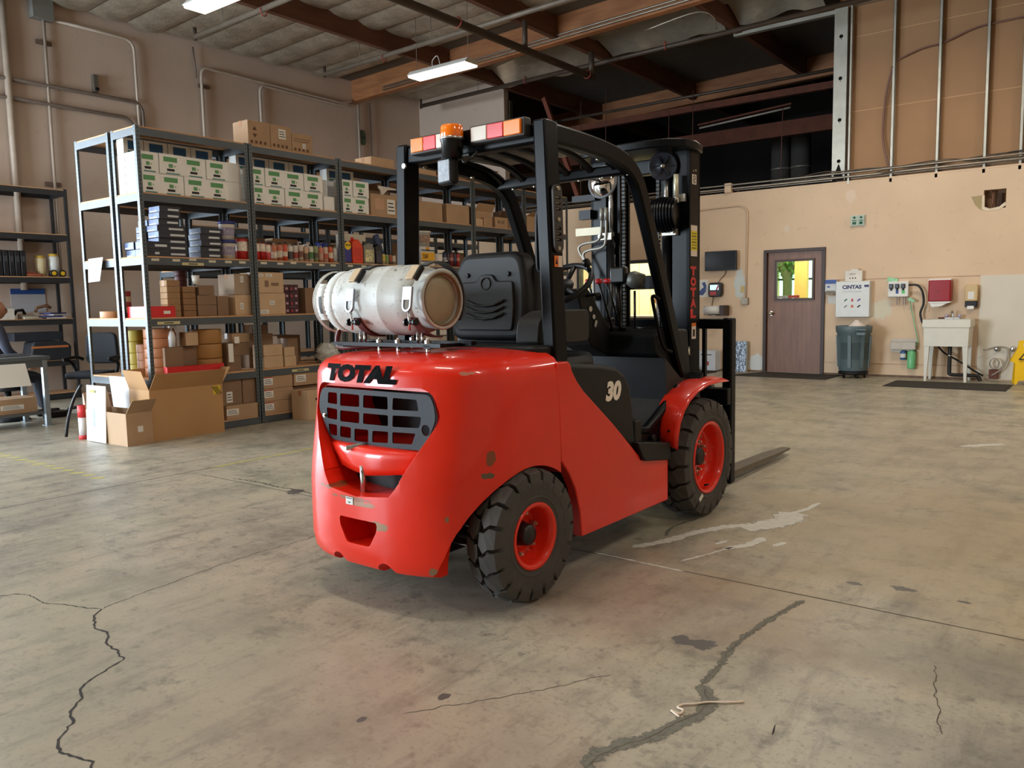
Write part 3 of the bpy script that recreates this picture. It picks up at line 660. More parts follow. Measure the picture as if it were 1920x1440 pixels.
# ---- front fenders
def fender(s):
    prof = [(1.285,.475),(1.29,.55),(1.315,.62),(1.36,.68),(1.43,.73),(1.53,.77),(1.66,.795),(1.80,.80),(1.95,.795)]
    a = []; 
    for k, (v, w) in enumerate(prof):
        t = k/(len(prof)-1); inn = .45; out = .605+.01*t
        a.append([(s*inn,v+.02,w+.035*(1-t)),(s*(inn+.06),v+.005,w+.012),(s*(out-.03),v,w),(s*out,v+.002,w-.012),(s*(out-.002),v+.008,w-.018),(s*(out-.03),v+.008,w-.008),(s*inn,v+.03,w+.025*(1-t))])
    mb = MB(); mb.grid(a); mb.add(a[0], [tuple(range(7))]); mb.add(a[-1], [tuple(range(7))]); return mb
for s in (1,-1): F('fender', fender(s), m_red)
mb = MB(); mb.cyl((.55,1.283,.56),(.55,1.29,.56),.007,n=10); F('fender_hole', mb, m_pla)

# ---- wheels
def tyre(R, wd, rim, nl):
    mb = MB(); h = wd/2
    prof = [(rim-.012,-h*.80),(rim+.004,-h*.88),(rim+.03,-h*.93),(R-.075,-h*.985),(R-.05,-h*.97),(R-.05,-h*.80),(R-.032,-h*.66),(R-.028,0),(R-.032,h*.66),(R-.05,h*.80),(R-.05,h*.97),(R-.075,h*.985),(rim+.03,h*.93),(rim+.004,h*.88),(rim-.012,h*.80)]
    mb.lathe(prof, n=64, ax=(1,0,0))
    # ring ribs on the sidewall
    for s in (-1,1): mb.lathe([(rim+.022,s*h*.925),(rim+.026,s*h*.955),(rim+.032,s*h*.955),(rim+.036,s*h*.93)], n=48, ax=(1,0,0))
    step = 2*math.pi/nl
    for side in (-1,1):
        for i in range(nl):
            a = i*step + (step/2 if side > 0 else 0)
            # tread lug: chevron outline in (x across, angle), from shoulder to centre
            o = [(1.0,-.40),(1.0,.40),(.60,.42),(.32,.62),(.04,.30),(.04,-.22),(.32,-.20),(.60,-.42)]
            top = []; bot = []
            for x, t in o:
                X = side*h*x; ang = a+t*step
                rt = R-(.016 if x > .95 else (.004 if x > .5 else 0)); rb = R-.055
                top.append((X*(.93 if x > .95 else 1), rt*math.cos(ang), rt*math.sin(ang))); bot.append((X, rb*math.cos(ang), rb*math.sin(ang)))
            m_ = len(o)
            mb.add(top+bot, [tuple(range(m_))]+[(j,(j+1)%m_,m_+(j+1)%m_,m_+j) for j in range(m_)])
            # shoulder block running down the sidewall
            q = []
            for rr, xx, tt in ((R-.016,.93,.40),(R-.055,1.0,.40),(R-.085,.985,.36)):
                for sg in (-1,1):
                    ang = a+sg*tt*step; q.append((side*h*xx, rr*math.cos(ang), rr*math.sin(ang)))
            p2 = [(side*h*.86, (R-.09)*math.cos(a+sg*.36*step), (R-.09)*math.sin(a+sg*.36*step)) for sg in (-1,1)]
            mb.add(q+p2, [(0,1,3,2),(2,3,5,4),(4,5,7,6),(0,2,4,6),(1,3,5,7)])
    return mb
def rim_mesh(R, wd, face, dish):
    mb = MB(); h = wd/2
    mb.lathe([(R+.004,h*.80),(R+.006,h*.92),(R-.004,h*.95),(R-.016,h*.86),(R-.022,h*.5),(R-.030,dish),(R-.04,dish-.01),(R*.55,dish-.012),(R*.50,dish-.004),(R*.36,dish-.004),(R*.36,-h*.3)], n=48, ax=(1,0,0))
    mb.lathe([(R+.004,-h*.80),(R-.01,-h*.9),(R-.02,-h*.3),(R*.3,-h*.3)], n=32, ax=(1,0,0)); return mb
def wheel(name, u, v, R, wd, rim, nl, dish, steer=0):
    s = 1 if u > 0 else -1
    t = F(name, tyre(R, wd, rim, nl), m_rub); t.location = (u, v, R); t.rotation_euler = (0, 0, steer if s > 0 else math.pi+steer)
    for p in t.data.polygons: pass
    rmo = obj('rim', rim_mesh(rim, wd, 0, dish), m_red, t)
    return t
fr = [wheel('front_wheel', s*.50, 1.70, .35, .23, .208, 20, .018) for s in (1,-1)]
rr = [wheel('rear_wheel', .51 if s > 0 else -.455, -.005, .29, .16, .14, 18, -.01, math.radians(-2)) for s in (1,-1)]
for t in fr:
    mb = MB(); mb.lathe([(0,.055),(.045,.055),(.052,.048),(.055,.01),(.075,.004)], n=28, ax=(1,0,0)); obj('hub', mb, M('hub_black', (24,20,18), .5), t)
    for k in range(10):
        a = 2*math.pi*k/10; mb = MB(); c = (.0,.088*math.cos(a),.088*math.sin(a)); mb.cyl((.008,c[1],c[2]),(.032,c[1],c[2]),.0115,n=6,smooth=False).cyl((.032,c[1],c[2]),(.044,c[1],c[2]),.006,n=8)
        obj('wheel_nut', mb, m_bolt, t)
    for k in range(8):
        a = 2*math.pi*(k+.4)/8; mb = MB(); mb.cyl((.004,.125*math.cos(a),.125*math.sin(a)),(.026,.125*math.cos(a),.125*math.sin(a)),.010,n=6,smooth=False); obj('wheel_nut', mb, m_bolt, t)
    mb = MB(); mb.tube([(.085,-.02,-.165),(.09,.02,-.168)], .006, 8); obj('valve', mb, m_blk, t)
    mb = MB(); mb.box((.113,-.13,-.215),(.004,.05,.022),0,(.5,0,0)); obj('sidewall_mark', mb, M('mark_white', (224,218,206), .6), t)
for t in rr:
    mb = MB(); mb.lathe([(0,.05),(.038,.046),(.046,.036),(.05,.01),(.052,-.03)], n=28, ax=(1,0,0)); obj('hub', mb, M('hub_black2', (20,18,18), .4), t)
    for k in range(6):
        a = 2*math.pi*(k+.3)/6; mb = MB(); y, z = .088*math.cos(a), .088*math.sin(a); mb.cyl((-.015,y,z),(.002,y,z),.011,n=6,smooth=False).cyl((.002,y,z),(.014,y,z),.006,n=8); obj('wheel_nut', mb, m_bolt, t)
mb = MB(); mb.bb(-.4,.4,-.06,.06,.20,.32).cyl((-.42,-.1,.27),(.42,-.1,.27),.018,n=10); F('rear_axle', mb, M('axle_dark', (30,28,28), .6))
mb = MB(); mb.cyl((.2,-.14,.33),(.40,-.14,.33),.009,n=8).cyl((.2,-.16,.25),(.42,-.16,.25),.009,n=8); F('tie_rod', mb, m_chr)
mb = MB(); mb.bb(-.45,.45,1.62,1.78,.25,.45); F('front_axle', mb, M('axle_dark', (30,28,28), .6))

# ---- overhead guard
def bar(path, wu, wv):
    """rectangular tube along a (y,z) path, width wu in x, depth wv in the path plane"""
    P = [Vector((0,a,b)) for a, b in path]; rows = []
    for i, p in enumerate(P):
        t = (P[min(i+1,len(P)-1)]-P[max(i-1,0)]).normalized(); nn = Vector((0,-t.z,t.y))
        c = .012; q = []
        for a, b in ((-wu/2+c,wv/2),(wu/2-c,wv/2),(wu/2,wv/2-c),(wu/2,-wv/2+c),(wu/2-c,-wv/2),(-wu/2+c,-wv/2),(-wu/2,-wv/2+c),(-wu/2,wv/2-c)):
            q.append(p+Vector((a,0,0))+nn*b)
        rows.append(q)
    return rows
def guard_bar(path, wu, wv, u):
    rows = bar([tuple(p)[:2] for p in smooth_path([(a,b,0) for a,b in path], 5)], wu, wv); mb = MB()
    mb.grid([[ (q.x+u,q.y,q.z) for q in r] for r in rows], cv=True, smooth=False)
    for r in (rows[0], rows[-1]): mb.add([(q.x+u,q.y,q.z) for q in r], [tuple(range(8))])
    return mb
RAIL = [(.30,2.035),(.62,2.03),(.86,2.015),(1.02,1.985),(1.13,1.92),(1.21,1.80),(1.41,1.40),(1.60,1.0),(1.735,.76)]
for s in (1,-1):
    F('side_rail', guard_bar(RAIL, .062, .088, s*.43), m_blk)
    mb = MB(); mb.bb(s*.475-.035,s*.475+.035,.27,.37,1.02,1.2); 
    rows = []
    for w, uu in ((1.0,.472),(1.5,.452),(2.085,.430)):
        rows.append([(s*uu-.034,.268,w),(s*uu+.034,.268,w),(s*uu+.034,.372,w),(s*uu-.034,.372,w)])
    mb = MB(); mb.grid(rows, cv=True, smooth=False); mb.add(rows[0],[(0,1,2,3)]); mb.add(rows[-1],[(0,1,2,3)])
    F('rear_post', mb, m_blk, FL, bevel=.01)
    for v, w in ((.42,1.995),(.80,1.985)) : 
        mb = MB(); mb.cyl((s*.405,v,w),(s*.414,v,w),.016,n=6,smooth=False); F('bolt', mb, m_bolt)
mb = MB(); mb.bb(-.41,.41,.285,.36,1.985,2.075); F('rear_crossbar', mb, m_blk, FL, bevel=.012)
mb = MB(); mb.bb(-.43,.43,1.02,1.08,1.93,1.985); F('front_crossbar', mb, m_blk, FL, bevel=.01)
for k in range(6):
    u = -.375+.75*k/5 if k else -.375
    P = smooth_path([(.34,2.05,0),(.60,2.05,0),(.85,2.03,0),(.98,1.99,0),(1.05,1.95,0)], 4)
    rows = bar([(p.x,p.y) for p in P], .052, .022); mb = MB(); mb.grid([[(q.x+u,q.y,q.z) for q in r] for r in rows], cv=True, smooth=False); F('roof_slat', mb, m_blk)
    mb = MB(); mb.cyl((u+.06,1.05,1.925),(u+.06,1.05,1.935),.008,n=6,smooth=False); F('bolt', mb, m_bolt)
mb = MB(); mb.bb(-.40,.40,.36,1.03,2.062,2.066); F('roof_sheet', mb, M('roof_clear', (150,146,136), .25, trans=.75, var=.05))
for u, w in ((-.40,1.975),): mb = MB(); mb.cyl((u,.255,w),(u,.268,w),.014,n=6,smooth=False); F('bolt', mb, m_bolt)
# rear combination lamps
m_amb = M('lens_amber', (250,130,30), .2, var=.04, coat=.5); m_lred = M('lens_red', (220,54,60), .2, var=.04, coat=.5); m_lclr = M('lens_clear', (214,204,190), .2, var=.05, coat=.5)
for s in (-1, 1):
    u0, u1 = (-.315,-.06) if s < 0 else (.075,.365)
    mb = MB(); mb.bb(u0-.015,u1+.015,.235,.285,2.015,2.098); lamp = F('tail_lamp', mb, M('lamp_housing', (40,38,38), .5), FL, bevel=.006)
    order = ['amber_lens','red_lens','clear_lens'] if s < 0 else ['clear_lens','red_lens','amber_lens']
    for k, nm in enumerate(order):
        a = u0+(u1-u0)*k/3; b2 = u0+(u1-u0)*(k+1)/3
        obj(nm, MB().bb(a+.001,b2-.001,.222,.24,2.024,2.09), {'amber_lens':m_amb,'red_lens':m_lred,'clear_lens':m_lclr}[nm], lamp, bevel=.004)
mb = MB(); mb.bb(-.06,.06,.25,.29,2.02,2.09); F('lamp_bracket', mb, m_blk, FL, bevel=.004)
# beacon
bc = F('beacon', MB().lathe([(0,1.955),(.05,1.955),(.052,2.03),(.056,2.035),(.056,2.045),(0,2.045)], (-.01,.19,0), n=28), m_hyd)
obj('beacon_lens', MB().lathe([(.052,2.046),(.054,2.05),(.053,2.10),(.048,2.106),(0,2.108)], (-.01,.19,0), n=32), M('beacon_orange', (255,120,10), .15, var=.06, scale=40, coat=.6), bc)
obj('beacon_ring', MB().lathe([(.053,2.040),(.057,2.042),(.057,2.05),(.053,2.052)], (-.01,.19,0), n=28), m_chr, bc)
obj('beacon_arm', MB().bb(-.02,.09,.19,.30,1.958,1.966), m_blk, bc)
# work lamp
wl = F('work_lamp', MB().box((-.04,.19,1.90),(.115,.05,.125),0,(.0,0,-.15)), m_pla, FL, bevel=.018, seg=3)
obj('work_lamp_lens', MB().box((-.042,.163,1.90),(.085,.006,.10),0,(0,0,-.15)), M('led_lens', (140,146,154), .3, var=.3, scale=60), wl, bevel=.012)
mb = MB(); mb.tube(smooth_path([(-.02,.21,1.95),(.03,.20,1.955),(.06,.19,1.93),(.09,.21,1.95),(.10,.25,1.99)], 4), .005, 6); mb.bb(-.07,-.03,.18,.20,1.955,1.98); obj('lamp_wire', mb, m_hyd, wl)
# vent plate on the right post, warning sticker
vs, fs = curve_mesh([round_poly([(-.036,0),(.036,0),(.036,.30),(-.036,.30)], .034, 6)]+[[(-.020,z),(.020,z),(.020,z+.012),(-.020,z+.012)] for z in (.05,.075,.10,.185,.21,.235)], .01)
mb = MB(); mb.add([(.493+z-.006*(y/.3), .322+x, 1.50+y) for x, y, z in vs], fs); F('vent_plate', mb, M('vent_dark', (44,40,38), .5))
for w in (1.518,1.645,1.782): mb = MB(); mb.cyl((.488,.322,w),(.501,.322,w),.009,n=8); F('bolt', mb, m_bolt)
mb = MB()
for z in (1.557,1.582,1.607,1.692,1.717,1.742): mb.bb(.4855,.4865,.302,.342,z-.001,z+.004)
F('slot_bright_strip', mb, M('slot_light_paint', (196,188,176), .6, var=0))['kind'] = 'stuff'  # pale strips paint in the light showing through the slots
mb = MB(); mb.bb(.489,.4925,.292,.322,1.435,1.485,0).bb(.489,.4925,.322,.352,1.435,1.485,1); mb.prism([(.297,1.447),(.317,1.447),(.307,1.475)], .4925, .4932, lambda a,b,d:(d,a,b), 2); F('warning_sticker', mb, [M('stick_orange', (226,110,30), .5, var=0), M('stick_cream', (226,206,190), .5, var=0), M('ink_black', (26,24,24), .6)])
# grab handle on the left of the right post
mb = MB(); mb.tube(smooth_path([(.45,.30,1.70),(.405,.30,1.69),(.395,.30,1.64),(.395,.30,1.47),(.405,.30,1.42),(.45,.30,1.41)], 4), .012, 8); F('grab_handle', mb, m_blk)
mb = MB(); mb.tube(smooth_path([(.455,1.36,1.28),(.43,1.33,1.30),(.425,1.36,1.22),(.43,1.45,1.02),(.45,1.52,.98)], 4), .010, 8); F('grab_handle', mb, m_blk)
mb = MB(); mb.tube(smooth_path([(-.42,1.42,1.38),(-.38,1.40,1.37),(-.38,1.47,1.2),(-.42,1.52,1.16)], 4), .010, 8); F('grab_handle', mb, m_blk)
# ---- seat
mb = MB(); poly = round_poly([(-.225,1.095),(.235,1.095),(.25,1.22),(.245,1.36),(.20,1.53),(-.19,1.53),(-.235,1.36),(-.24,1.22)], .075, 6)
mb.prism(poly, .385, .50, lambda a,b,d:(a,d+.10*(b-1.1),b)); sb = F('seat_back', mb, m_dgr, FL, bevel=.03, seg=4)
mb = MB(); P2 = round_poly([(-.175,1.145),(.175,1.145),(.18,1.26),(.165,1.385),(.06,1.385),(.04,1.42),(-.04,1.42),(-.06,1.385),(-.165,1.385),(-.18,1.26)], .02, 3)
mb.prism(P2, .374, .39, lambda a,b,d:(a,d+.10*(b-1.1),b)); obj('back_panel', mb, M('seat_panel', (38,37,36), .5, spec=.35), sb, bevel=.005)
mb = MB()
for k in range(3):
    z = 1.20+.032*k; mb.tube([(-.12,.371+.10*(z-1.07),z+.028),(-.06,.37+.10*(z-1.1),z+.006),(0,.37+.10*(z-1.1),z),(.06,.37+.10*(z-1.1),z+.006),(.12,.371+.10*(z-1.07),z+.028)], .006, 6)
mb.tube([(.03*math.cos(t*.5236),.372+.10*.28,1.375+.03*math.sin(t*.5236)) for t in range(12)], .004, 6, closed=True); obj('panel_rib', mb, M('seat_panel', (38,37,36), .5, spec=.35), sb)
for u in (-.13,.13): mb = MB(); mb.cyl((u,.405,1.42),(u,.418,1.42),.012,n=12); obj('bolt', mb, m_dgr, sb)
mb = MB(); mb.prism(round_poly([(.44,1.06),(.95,1.07),(.98,1.15),(.80,1.20),(.46,1.18)], .04, 4), -.25, .25, lambda a,b,d:(d,a,b)); F('seat_cushion', mb, m_dgr, FL, bevel=.03, seg=3)
for s in (1,-1):
    mb = MB(); mb.prism(round_poly([(.46,1.12),(.56,1.12),(.64,1.22),(.60,1.40),(.54,1.48),(.48,1.45)], .05, 4), s*.20, s*.265, lambda a,b,d:(d,a,b)); F('seat_bolster', mb, m_dgr, FL, bevel=.02, seg=3)
mb = MB(); mb.prism(round_poly([(.28,1.08),(.72,1.08),(.72,1.24),(.40,1.24),(.30,1.20)], .03, 3), .27, .40, lambda a,b,d:(d,a,b)); F('side_console', mb, M('console_grey', (40,39,38), .55, spec=.35), FL, bevel=.015)
mb = MB(); mb.cyl((.40,.33,1.075),(.40,.345,1.075),.012,n=8).cyl((.435,.33,1.075),(.435,.345,1.075),.012,n=8); F('hood_latch', mb, m_chr)
mb = MB(); mb.tube(smooth_path([(-.27,.5,1.25),(-.29,.45,1.36),(-.28,.42,1.5)], 4), .012, 6); F('seat_belt', mb, m_hyd)
# ---- gas-cylinder cradle (part of the truck)
AX = (-.08, 1.30)
def around(u, r, a): return (u, AX[0]-r*math.cos(math.radians(a)), AX[1]+r*math.sin(math.radians(a)))
mb = MB(); mb.bb(-.45,.24,-.20,-.165,1.095,1.112).bb(-.45,.24,.0,.035,1.095,1.112).bb(-.42,-.38,-.2,.03,1.09,1.105).bb(.14,.18,-.2,.03,1.09,1.105); F('cradle_frame', mb, m_blk)
for u, v in ((-.14,-.19),(-.02,-.19),(-.14,.02),(.16,-.19)):
    mb = MB(); mb.cyl((u,v,1.06),(u,v,1.10),.010,n=10).cyl((u,v,1.112),(u,v,1.125),.014,n=6,smooth=False).cyl((u,v,1.125),(u,v,1.135),.007,n=8); F('cradle_bolt', mb, m_chr)
for u in (-.30,-.27,.07,.10): mb = MB(); mb.cyl((u,-.16,1.10),(u,-.16,1.16),.007,n=8); F('cradle_pin', mb, m_chr)
for u in (-.25,.115):
    mb = MB(); R0, R1 = .160, .167
    def band(a0, a1, w, m, r0=R0, r1=R1, n=18):
        P = []
        for i in range(n+1):
            a = a0+(a1-a0)*i/n; P.append([around(u-w,r0,a),around(u-w,r1,a),around(u+w,r1,a),around(u+w,r0,a)])
        mb.grid(P, m, False, cv=True)
    band(62, 215, .022, 0); s_ = F('strap', mb, M('strap_rubber', (66,66,68), .6))
    mb = MB(); band(-95, -28, .020, 0); obj('lower_band', mb, M('band_brown', (86,40,36), .5), s_)
    mb = MB(); mb.box(around(u-.004,.180,40), (.046,.014,.075), 0, (math.radians(-40),0,0)); obj('latch_cover', mb, M('latch_tan', (196,172,140), .45), s_, bevel=.004)
    mb = MB(); mb.box(around(u+.028,.176,40), (.012,.022,.07), 0, (math.radians(-40),0,0)); obj('latch_side', mb, m_hyd, s_)
    mb = MB(); 
    pl_ = []
    for k in range(13): a = math.pi+math.pi*k/12; pl_.append((.020*math.cos(a),.020*math.sin(a)))
    vs, fs = curve_mesh([[(-.026,.05),(.026,.05)][::-1]+[(.026*math.cos(math.pi+math.pi*k/12),-.03+.026*math.sin(math.pi+math.pi*k/12)) for k in range(13)], [(.018*math.cos(math.pi+math.pi*k/12),-.03+.018*math.sin(math.pi+math.pi*k/12)) for k in range(13)]+[(.018,-.005),(-.018,-.005)]], .012)
    T = Matrix.Rotation(math.radians(-8),3,'X')
    mb.add([Vector((u-.004,AX[0]-.176,1.305))+T@Vector((x,-z,y)) for x,y,z in vs], fs); obj('buckle', mb, M('buckle_zinc', (150,155,162), .42, .7), s_)
    mb = MB(); mb.cyl((u-.004,AX[0]-.172,1.255),(u-.004,AX[0]-.168,1.17),.005,n=8); obj('buckle_rod', mb, m_chr, s_)
    mb = MB(); mb.cyl((u-.022,AX[0]-.165,1.205),(u+.03,AX[0]-.165,1.205),.011,n=12).cyl((u-.03,AX[0]-.165,1.205),(u-.018,AX[0]-.165,1.205),.017,n=14).cyl((u+.02,AX[0]-.165,1.205),(u+.034,AX[0]-.165,1.205),.015,n=14); obj('buckle_pivot', mb, m_hyd, s_)
mb = MB(); mb.tube(smooth_path([(-.48,-.13,1.20),(-.485,-.13,1.165),(-.49,-.14,1.12),(-.46,-.15,1.085),(-.36,-.13,1.085),(-.2,-.05,1.09),(-.1,.08,1.09)], 5), .012, 8); hs = F('gas_hose', mb, M('hose_maroon', (92,26,24), .45))
mb = MB(); mb.cyl((-.478,-.13,1.165),(-.477,-.13,1.215),.014,n=6,smooth=False); obj('hose_fitting', mb, M('brass', (176,132,70), .35, .8), hs)
# ---- steering wheel and column
sc = Vector((0.0,1.07,1.375)); tilt = Matrix.Rotation(math.radians(38),3,'X')
st = F('steering_wheel', MB().tube([sc+tilt@Vector((.175*math.cos(t*math.pi/20),.175*math.sin(t*math.pi/20),0)) for t in range(40)], .016, 10, closed=True), m_pla)
mb = MB()
for a in (90,210,330):
    d = tilt@Vector((math.cos(math.radians(a)),math.sin(math.radians(a)),0)); mb.tube([sc+d*.04-tilt@Vector((0,0,.02)), sc+d*.17], .014, 8)
mb.lathe([(0,.0),(.06,-.005),(.065,-.02),(.045,-.05),(0,-.05)], sc, tilt@Vector((0,0,1)), 20); obj('wheel_hub', mb, m_pla, st)
mb = MB(); c = sc+tilt@Vector((.14,.10,0)); mb.cyl(c, c+tilt@Vector((0,0,.05)), .012, n=10).lathe([(0,.09),(.018,.085),(.024,.07),(.018,.05),(0,.045)], c, tilt@Vector((0,0,1)), 14); obj('spinner_knob', mb, m_hyd, st)
mb = MB(); mb.prism(round_poly([(1.08,1.32),(1.18,1.36),(1.42,1.12),(1.42,.95),(1.22,1.02)], .03), -.09, .10, lambda a,b,d:(d,a,b)); F('steering_column', mb, m_pla, FL, bevel=.015)
mb = MB(); mb.cyl((.10,1.20,1.235),(.108,1.20,1.235),.016,n=14).cyl((.10,1.235,1.19),(.108,1.235,1.19),.014,n=14); mb.box((.108,1.25,1.15),(.005,.022,.04),0,(-.4,0,0)); F('ignition_key', mb, m_chr)
mb = MB(); mb.tube([(.06,1.15,1.30),(.13,1.18,1.315),(.17,1.19,1.315)], [.008,.008,.012], 8); F('direction_lever', mb, m_hyd)
for k, u in enumerate((.03,.10,.155)):
    mb = MB(); mb.tube([(u+.02,1.42,1.10),(u+.01,1.36,1.25),(u,1.30,1.385)], .007, 8); lv = F('hydraulic_lever', mb, m_hyd)
    obj('lever_knob', MB().box((u,1.30,1.392),(.038,.032,.030)), M('knob_red', (206,34,40), .35), lv, bevel=.010)
# ---- cowl / dashboard
mb = MB(); mb.prism(round_poly([(1.40,1.085),(1.48,1.115),(1.82,1.10),(1.86,.80),(1.70,.78),(1.60,.80),(1.52,.90),(1.42,.97)], .02, 3), -.41, .41, lambda a,b,d:(d,a,b)); cw2 = F('cowl', mb, M('cowl_black', (20,22,26), .5, var=.1, spec=.3), FL, bevel=.018, seg=3)
mb = MB(); mb.prism([(1.42,.95),(1.62,.82),(1.86,.82),(1.90,.60),(1.55,.58),(1.45,.62)], -.46, .46, lambda a,b,d:(d,a,b)); F('bulkhead', mb, M('bulkhead_black', (16,16,18), .6))
mb = MB(); P = [[(.30+rx*math.cos(t*math.pi/10),1.56+ry*math.sin(t*math.pi/10),z) for t in range(20)] for rx, ry, z in ((.10,.055,1.11),(.105,.06,1.122),(.092,.05,1.124),(.085,.045,1.10),(.08,.04,1.06))]
mb.grid(P, cv=True); mb.add(P[-1], [tuple(range(20))]); obj('cup_tray', mb, m_hyd, cw2)
mb = MB()
for k in range(3): mb.bb(-.06+.09*k,.015+.09*k,1.44,1.56,1.108,1.122)
obj('switch_panel', mb, m_pla, cw2)
mb = MB(); mb.lathe([(0,0),(.03,0),(.05,-.01),(.052,-.02),(.045,-.03),(.052,-.04),(.045,-.05),(.055,-.06)], (-.03,1.60,1.18), (0,0,1), 16); obj('lever_bellows', mb, m_hyd, cw2)
# ---- front work lamp
mb = MB(); mb.box((-.08,1.84,1.44),(.11,.07,.11),0,(0,0,.1)); hl = F('head_lamp', mb, m_hyd, FL, bevel=.015); mb = MB(); mb.lathe([(0,0),(.04,.0),(.055,.03),(.05,.10),(.0,.11)], (-.02,1.85,1.42), (1,.4,-.3), 16); obj('lamp_shell', mb, M('lamp_dull', (78,76,70), .5, .4), hl)
mb = MB(); mb.cyl((-.10,1.85,1.10),(-.10,1.85,1.40),.03,n=12).cyl((.0,1.9,1.10),(.0,1.9,1.34),.008,n=8); F('lamp_stalk', mb, m_hyd)
# ---- round mirror under the roof
mr = F('mirror', MB().lathe([(0,-.045),(.03,-.043),(.06,-.032),(.08,-.014),(.086,0)], (.07,1.40,1.965), (0,1,-.1), 32), M('mirror_chrome', (235,235,235), .03, 1.0, var=0))
obj('mirror_rim', MB().tube([(.07+.088*math.cos(t*math.pi/16),1.40+.0088*math.sin(t*math.pi/16),1.965+.088*math.sin(t*math.pi/16)) for t in range(32)], .008, 8, closed=True), M('rim_grey', (120,122,126), .5), mr)
obj('mirror_arm', MB().tube([(.07,1.41,1.97),(.06,1.2,1.97),(.06,1.08,1.96)], .008, 8), m_hyd, mr)
# ---- mast
for s in (1,-1):
    mb = MB(); mb.bb(s*.355 if s<0 else .335,-.335 if s<0 else .355,1.95,2.10,.06,2.19); mb.bb(min(s*.24,s*.355),max(s*.24,s*.355),1.95,1.968,.06,2.19).bb(min(s*.24,s*.355),max(s*.24,s*.355),2.082,2.10,.06,2.19)
    F('outer_mast_channel', mb, m_blk)
    mb = MB(); mb.bb(min(s*.215,s*.232),max(s*.215,s*.232),1.975,2.11,.08,2.17).bb(min(s*.15,s*.23),max(s*.15,s*.23),1.975,1.99,.08,2.17).bb(min(s*.15,s*.23),max(s*.15,s*.23),2.09,2.11,.08,2.17); F('inner_mast_channel', mb, m_blk)
    mb = MB(); mb.cyl((s*.20,1.95,.15),(s*.20,1.95,1.70),.028,n=16); F('lift_cylinder', mb, m_hyd)
    mb = MB(); mb.cyl((s*.20,1.95,1.70),(s*.20,1.95,2.12),.017,n=14); F('lift_rod', mb, m_chr)
    mb = MB(); mb.box((s*.23,1.94,1.70),(.10,.04,.05)); cb = F('cylinder_clamp', mb, m_galv, FL, bevel=.004); mb = MB(); mb.cyl((s*.26,1.90,1.70),(s*.26,1.92,1.70),.014,n=6,smooth=False); obj('bolt', mb, m_bolt, cb)
    mb = MB()
    for k in range(46): mb.box((s*.125,1.985,.95+k*.025),(.022,.018,.019),0)
    F('lift_chain', mb, M('chain_dark', (46,44,42), .45, .5))['kind'] = 'stuff'
    for k in range(3): mb = MB(); mb.cyl((s*.15+s*.02*k,1.96,.5),(s*.15+s*.02*k,1.96,1.45+.03*k),.006,n=6); F('hose', mb, m_hyd)
TP = [(-.36,2.13),(-.40,1.95),(-.38,1.84),(-.30,1.76),(-.16,1.72),(.16,1.72),(.30,1.76),(.38,1.84),(.40,1.95),(.36,2.13)]
mb = MB(); mb.prism(TP, 2.185, 2.235, lambda a,b,d:(a,b,d)); F('mast_top_plate', mb, m_blk, FL, bevel=.008)
for w in (.30,.75,1.35): F('mast_crossmember', MB().bb(-.34,.34,2.10,2.13,w,w+.09), m_blk, FL, bevel=.006)
F('mast_crossmember', MB().bb(-.24,.24,2.0,2.08,2.08,2.17), m_blk, FL, bevel=.006)
pu = F('hose_pulley', MB().lathe([(0,-.012),(.02,-.012),(.022,-.006),(.06,-.004),(.078,-.010),(.086,-.012),(.088,.0),(.080,.006),(.088,.014),(.06,.014),(0,.012)], (.20,1.90,2.10), (-.5,1,0), 32), M('pulley_blue', (34,40,52), .45))
mb = MB()
for k in range(6):
    a = k*math.pi/3; mb.box((.206+.04*math.cos(a)*.89,1.888+.04*math.cos(a)*.45,2.10+.04*math.sin(a)),(.055,.006,.006),0,Euler((0,0,.46)).to_matrix()@Euler((0,-a,0)).to_matrix())
mb.lathe([(0,-.024),(.012,-.022),(.014,-.012)], (.20,1.90,2.10), (-.5,1,0), 12, 1); obj('pulley_spoke', mb, [M('pulley_blue', (34,40,52), .45), m_bolt], pu)
# ribbed hose reel
mb = MB(); pr_ = []
for k in range(10): pr_ += [(.07+.025*math.sin(math.pi*(k+.5)/10), -.09+.018*k), (.085+.025*math.sin(math.pi*(k+.5)/10), -.088+.018*k), (.085+.025*math.sin(math.pi*(k+.5)/10), -.078+.018*k), (.07+.025*math.sin(math.pi*(k+.5)/10), -.076+.018*k)]
mb.lathe([(0,-.095)]+pr_+[(0,.095)], (.22,1.88,1.80), (1,.15,0), 28, smooth=False); rl = F('hose_reel', mb, m_hyd)
mb = MB(); mb.box((.165,1.81,1.78),(.08,.02,.13)); obj('cover_plate', mb, m_pla, rl, bevel=.006)
mb = MB(); mb.cyl((.13,1.795,1.82),(.13,1.805,1.82),.01,n=8).cyl((.15,1.795,1.73),(.15,1.805,1.73),.01,n=8); obj('bolt', mb, m_bolt, rl)
mb = MB(); mb.tube([(.29,1.90,2.02),(.29,1.90,1.70)], .008, 8); mb.cyl((.29,1.90,1.90),(.29,1.90,2.04),.016,n=10,m=1).cyl((.29,1.90,1.87),(.29,1.90,1.90),.02,n=6,m=0,smooth=False); F('hydraulic_line', mb, [m_chr, M('fitting_cream', (206,200,176), .4, .4)])
mb = MB(); mb.box((.31,1.935,1.90),(.05,.02,.045)); F('hose_clip', mb, m_galv)
mb = MB(); mb.bb(-.46,-.25,1.92,1.94,1.715,1.765); F('hose_bracket', mb, M('bracket_cream', (214,206,180), .5))
mb = MB(); mb.bb(-.48,-.30,1.91,1.95,1.94,1.98).bb(-.42,-.33,1.90,1.95,1.82,1.88); F('hose_guide', mb, m_blk)
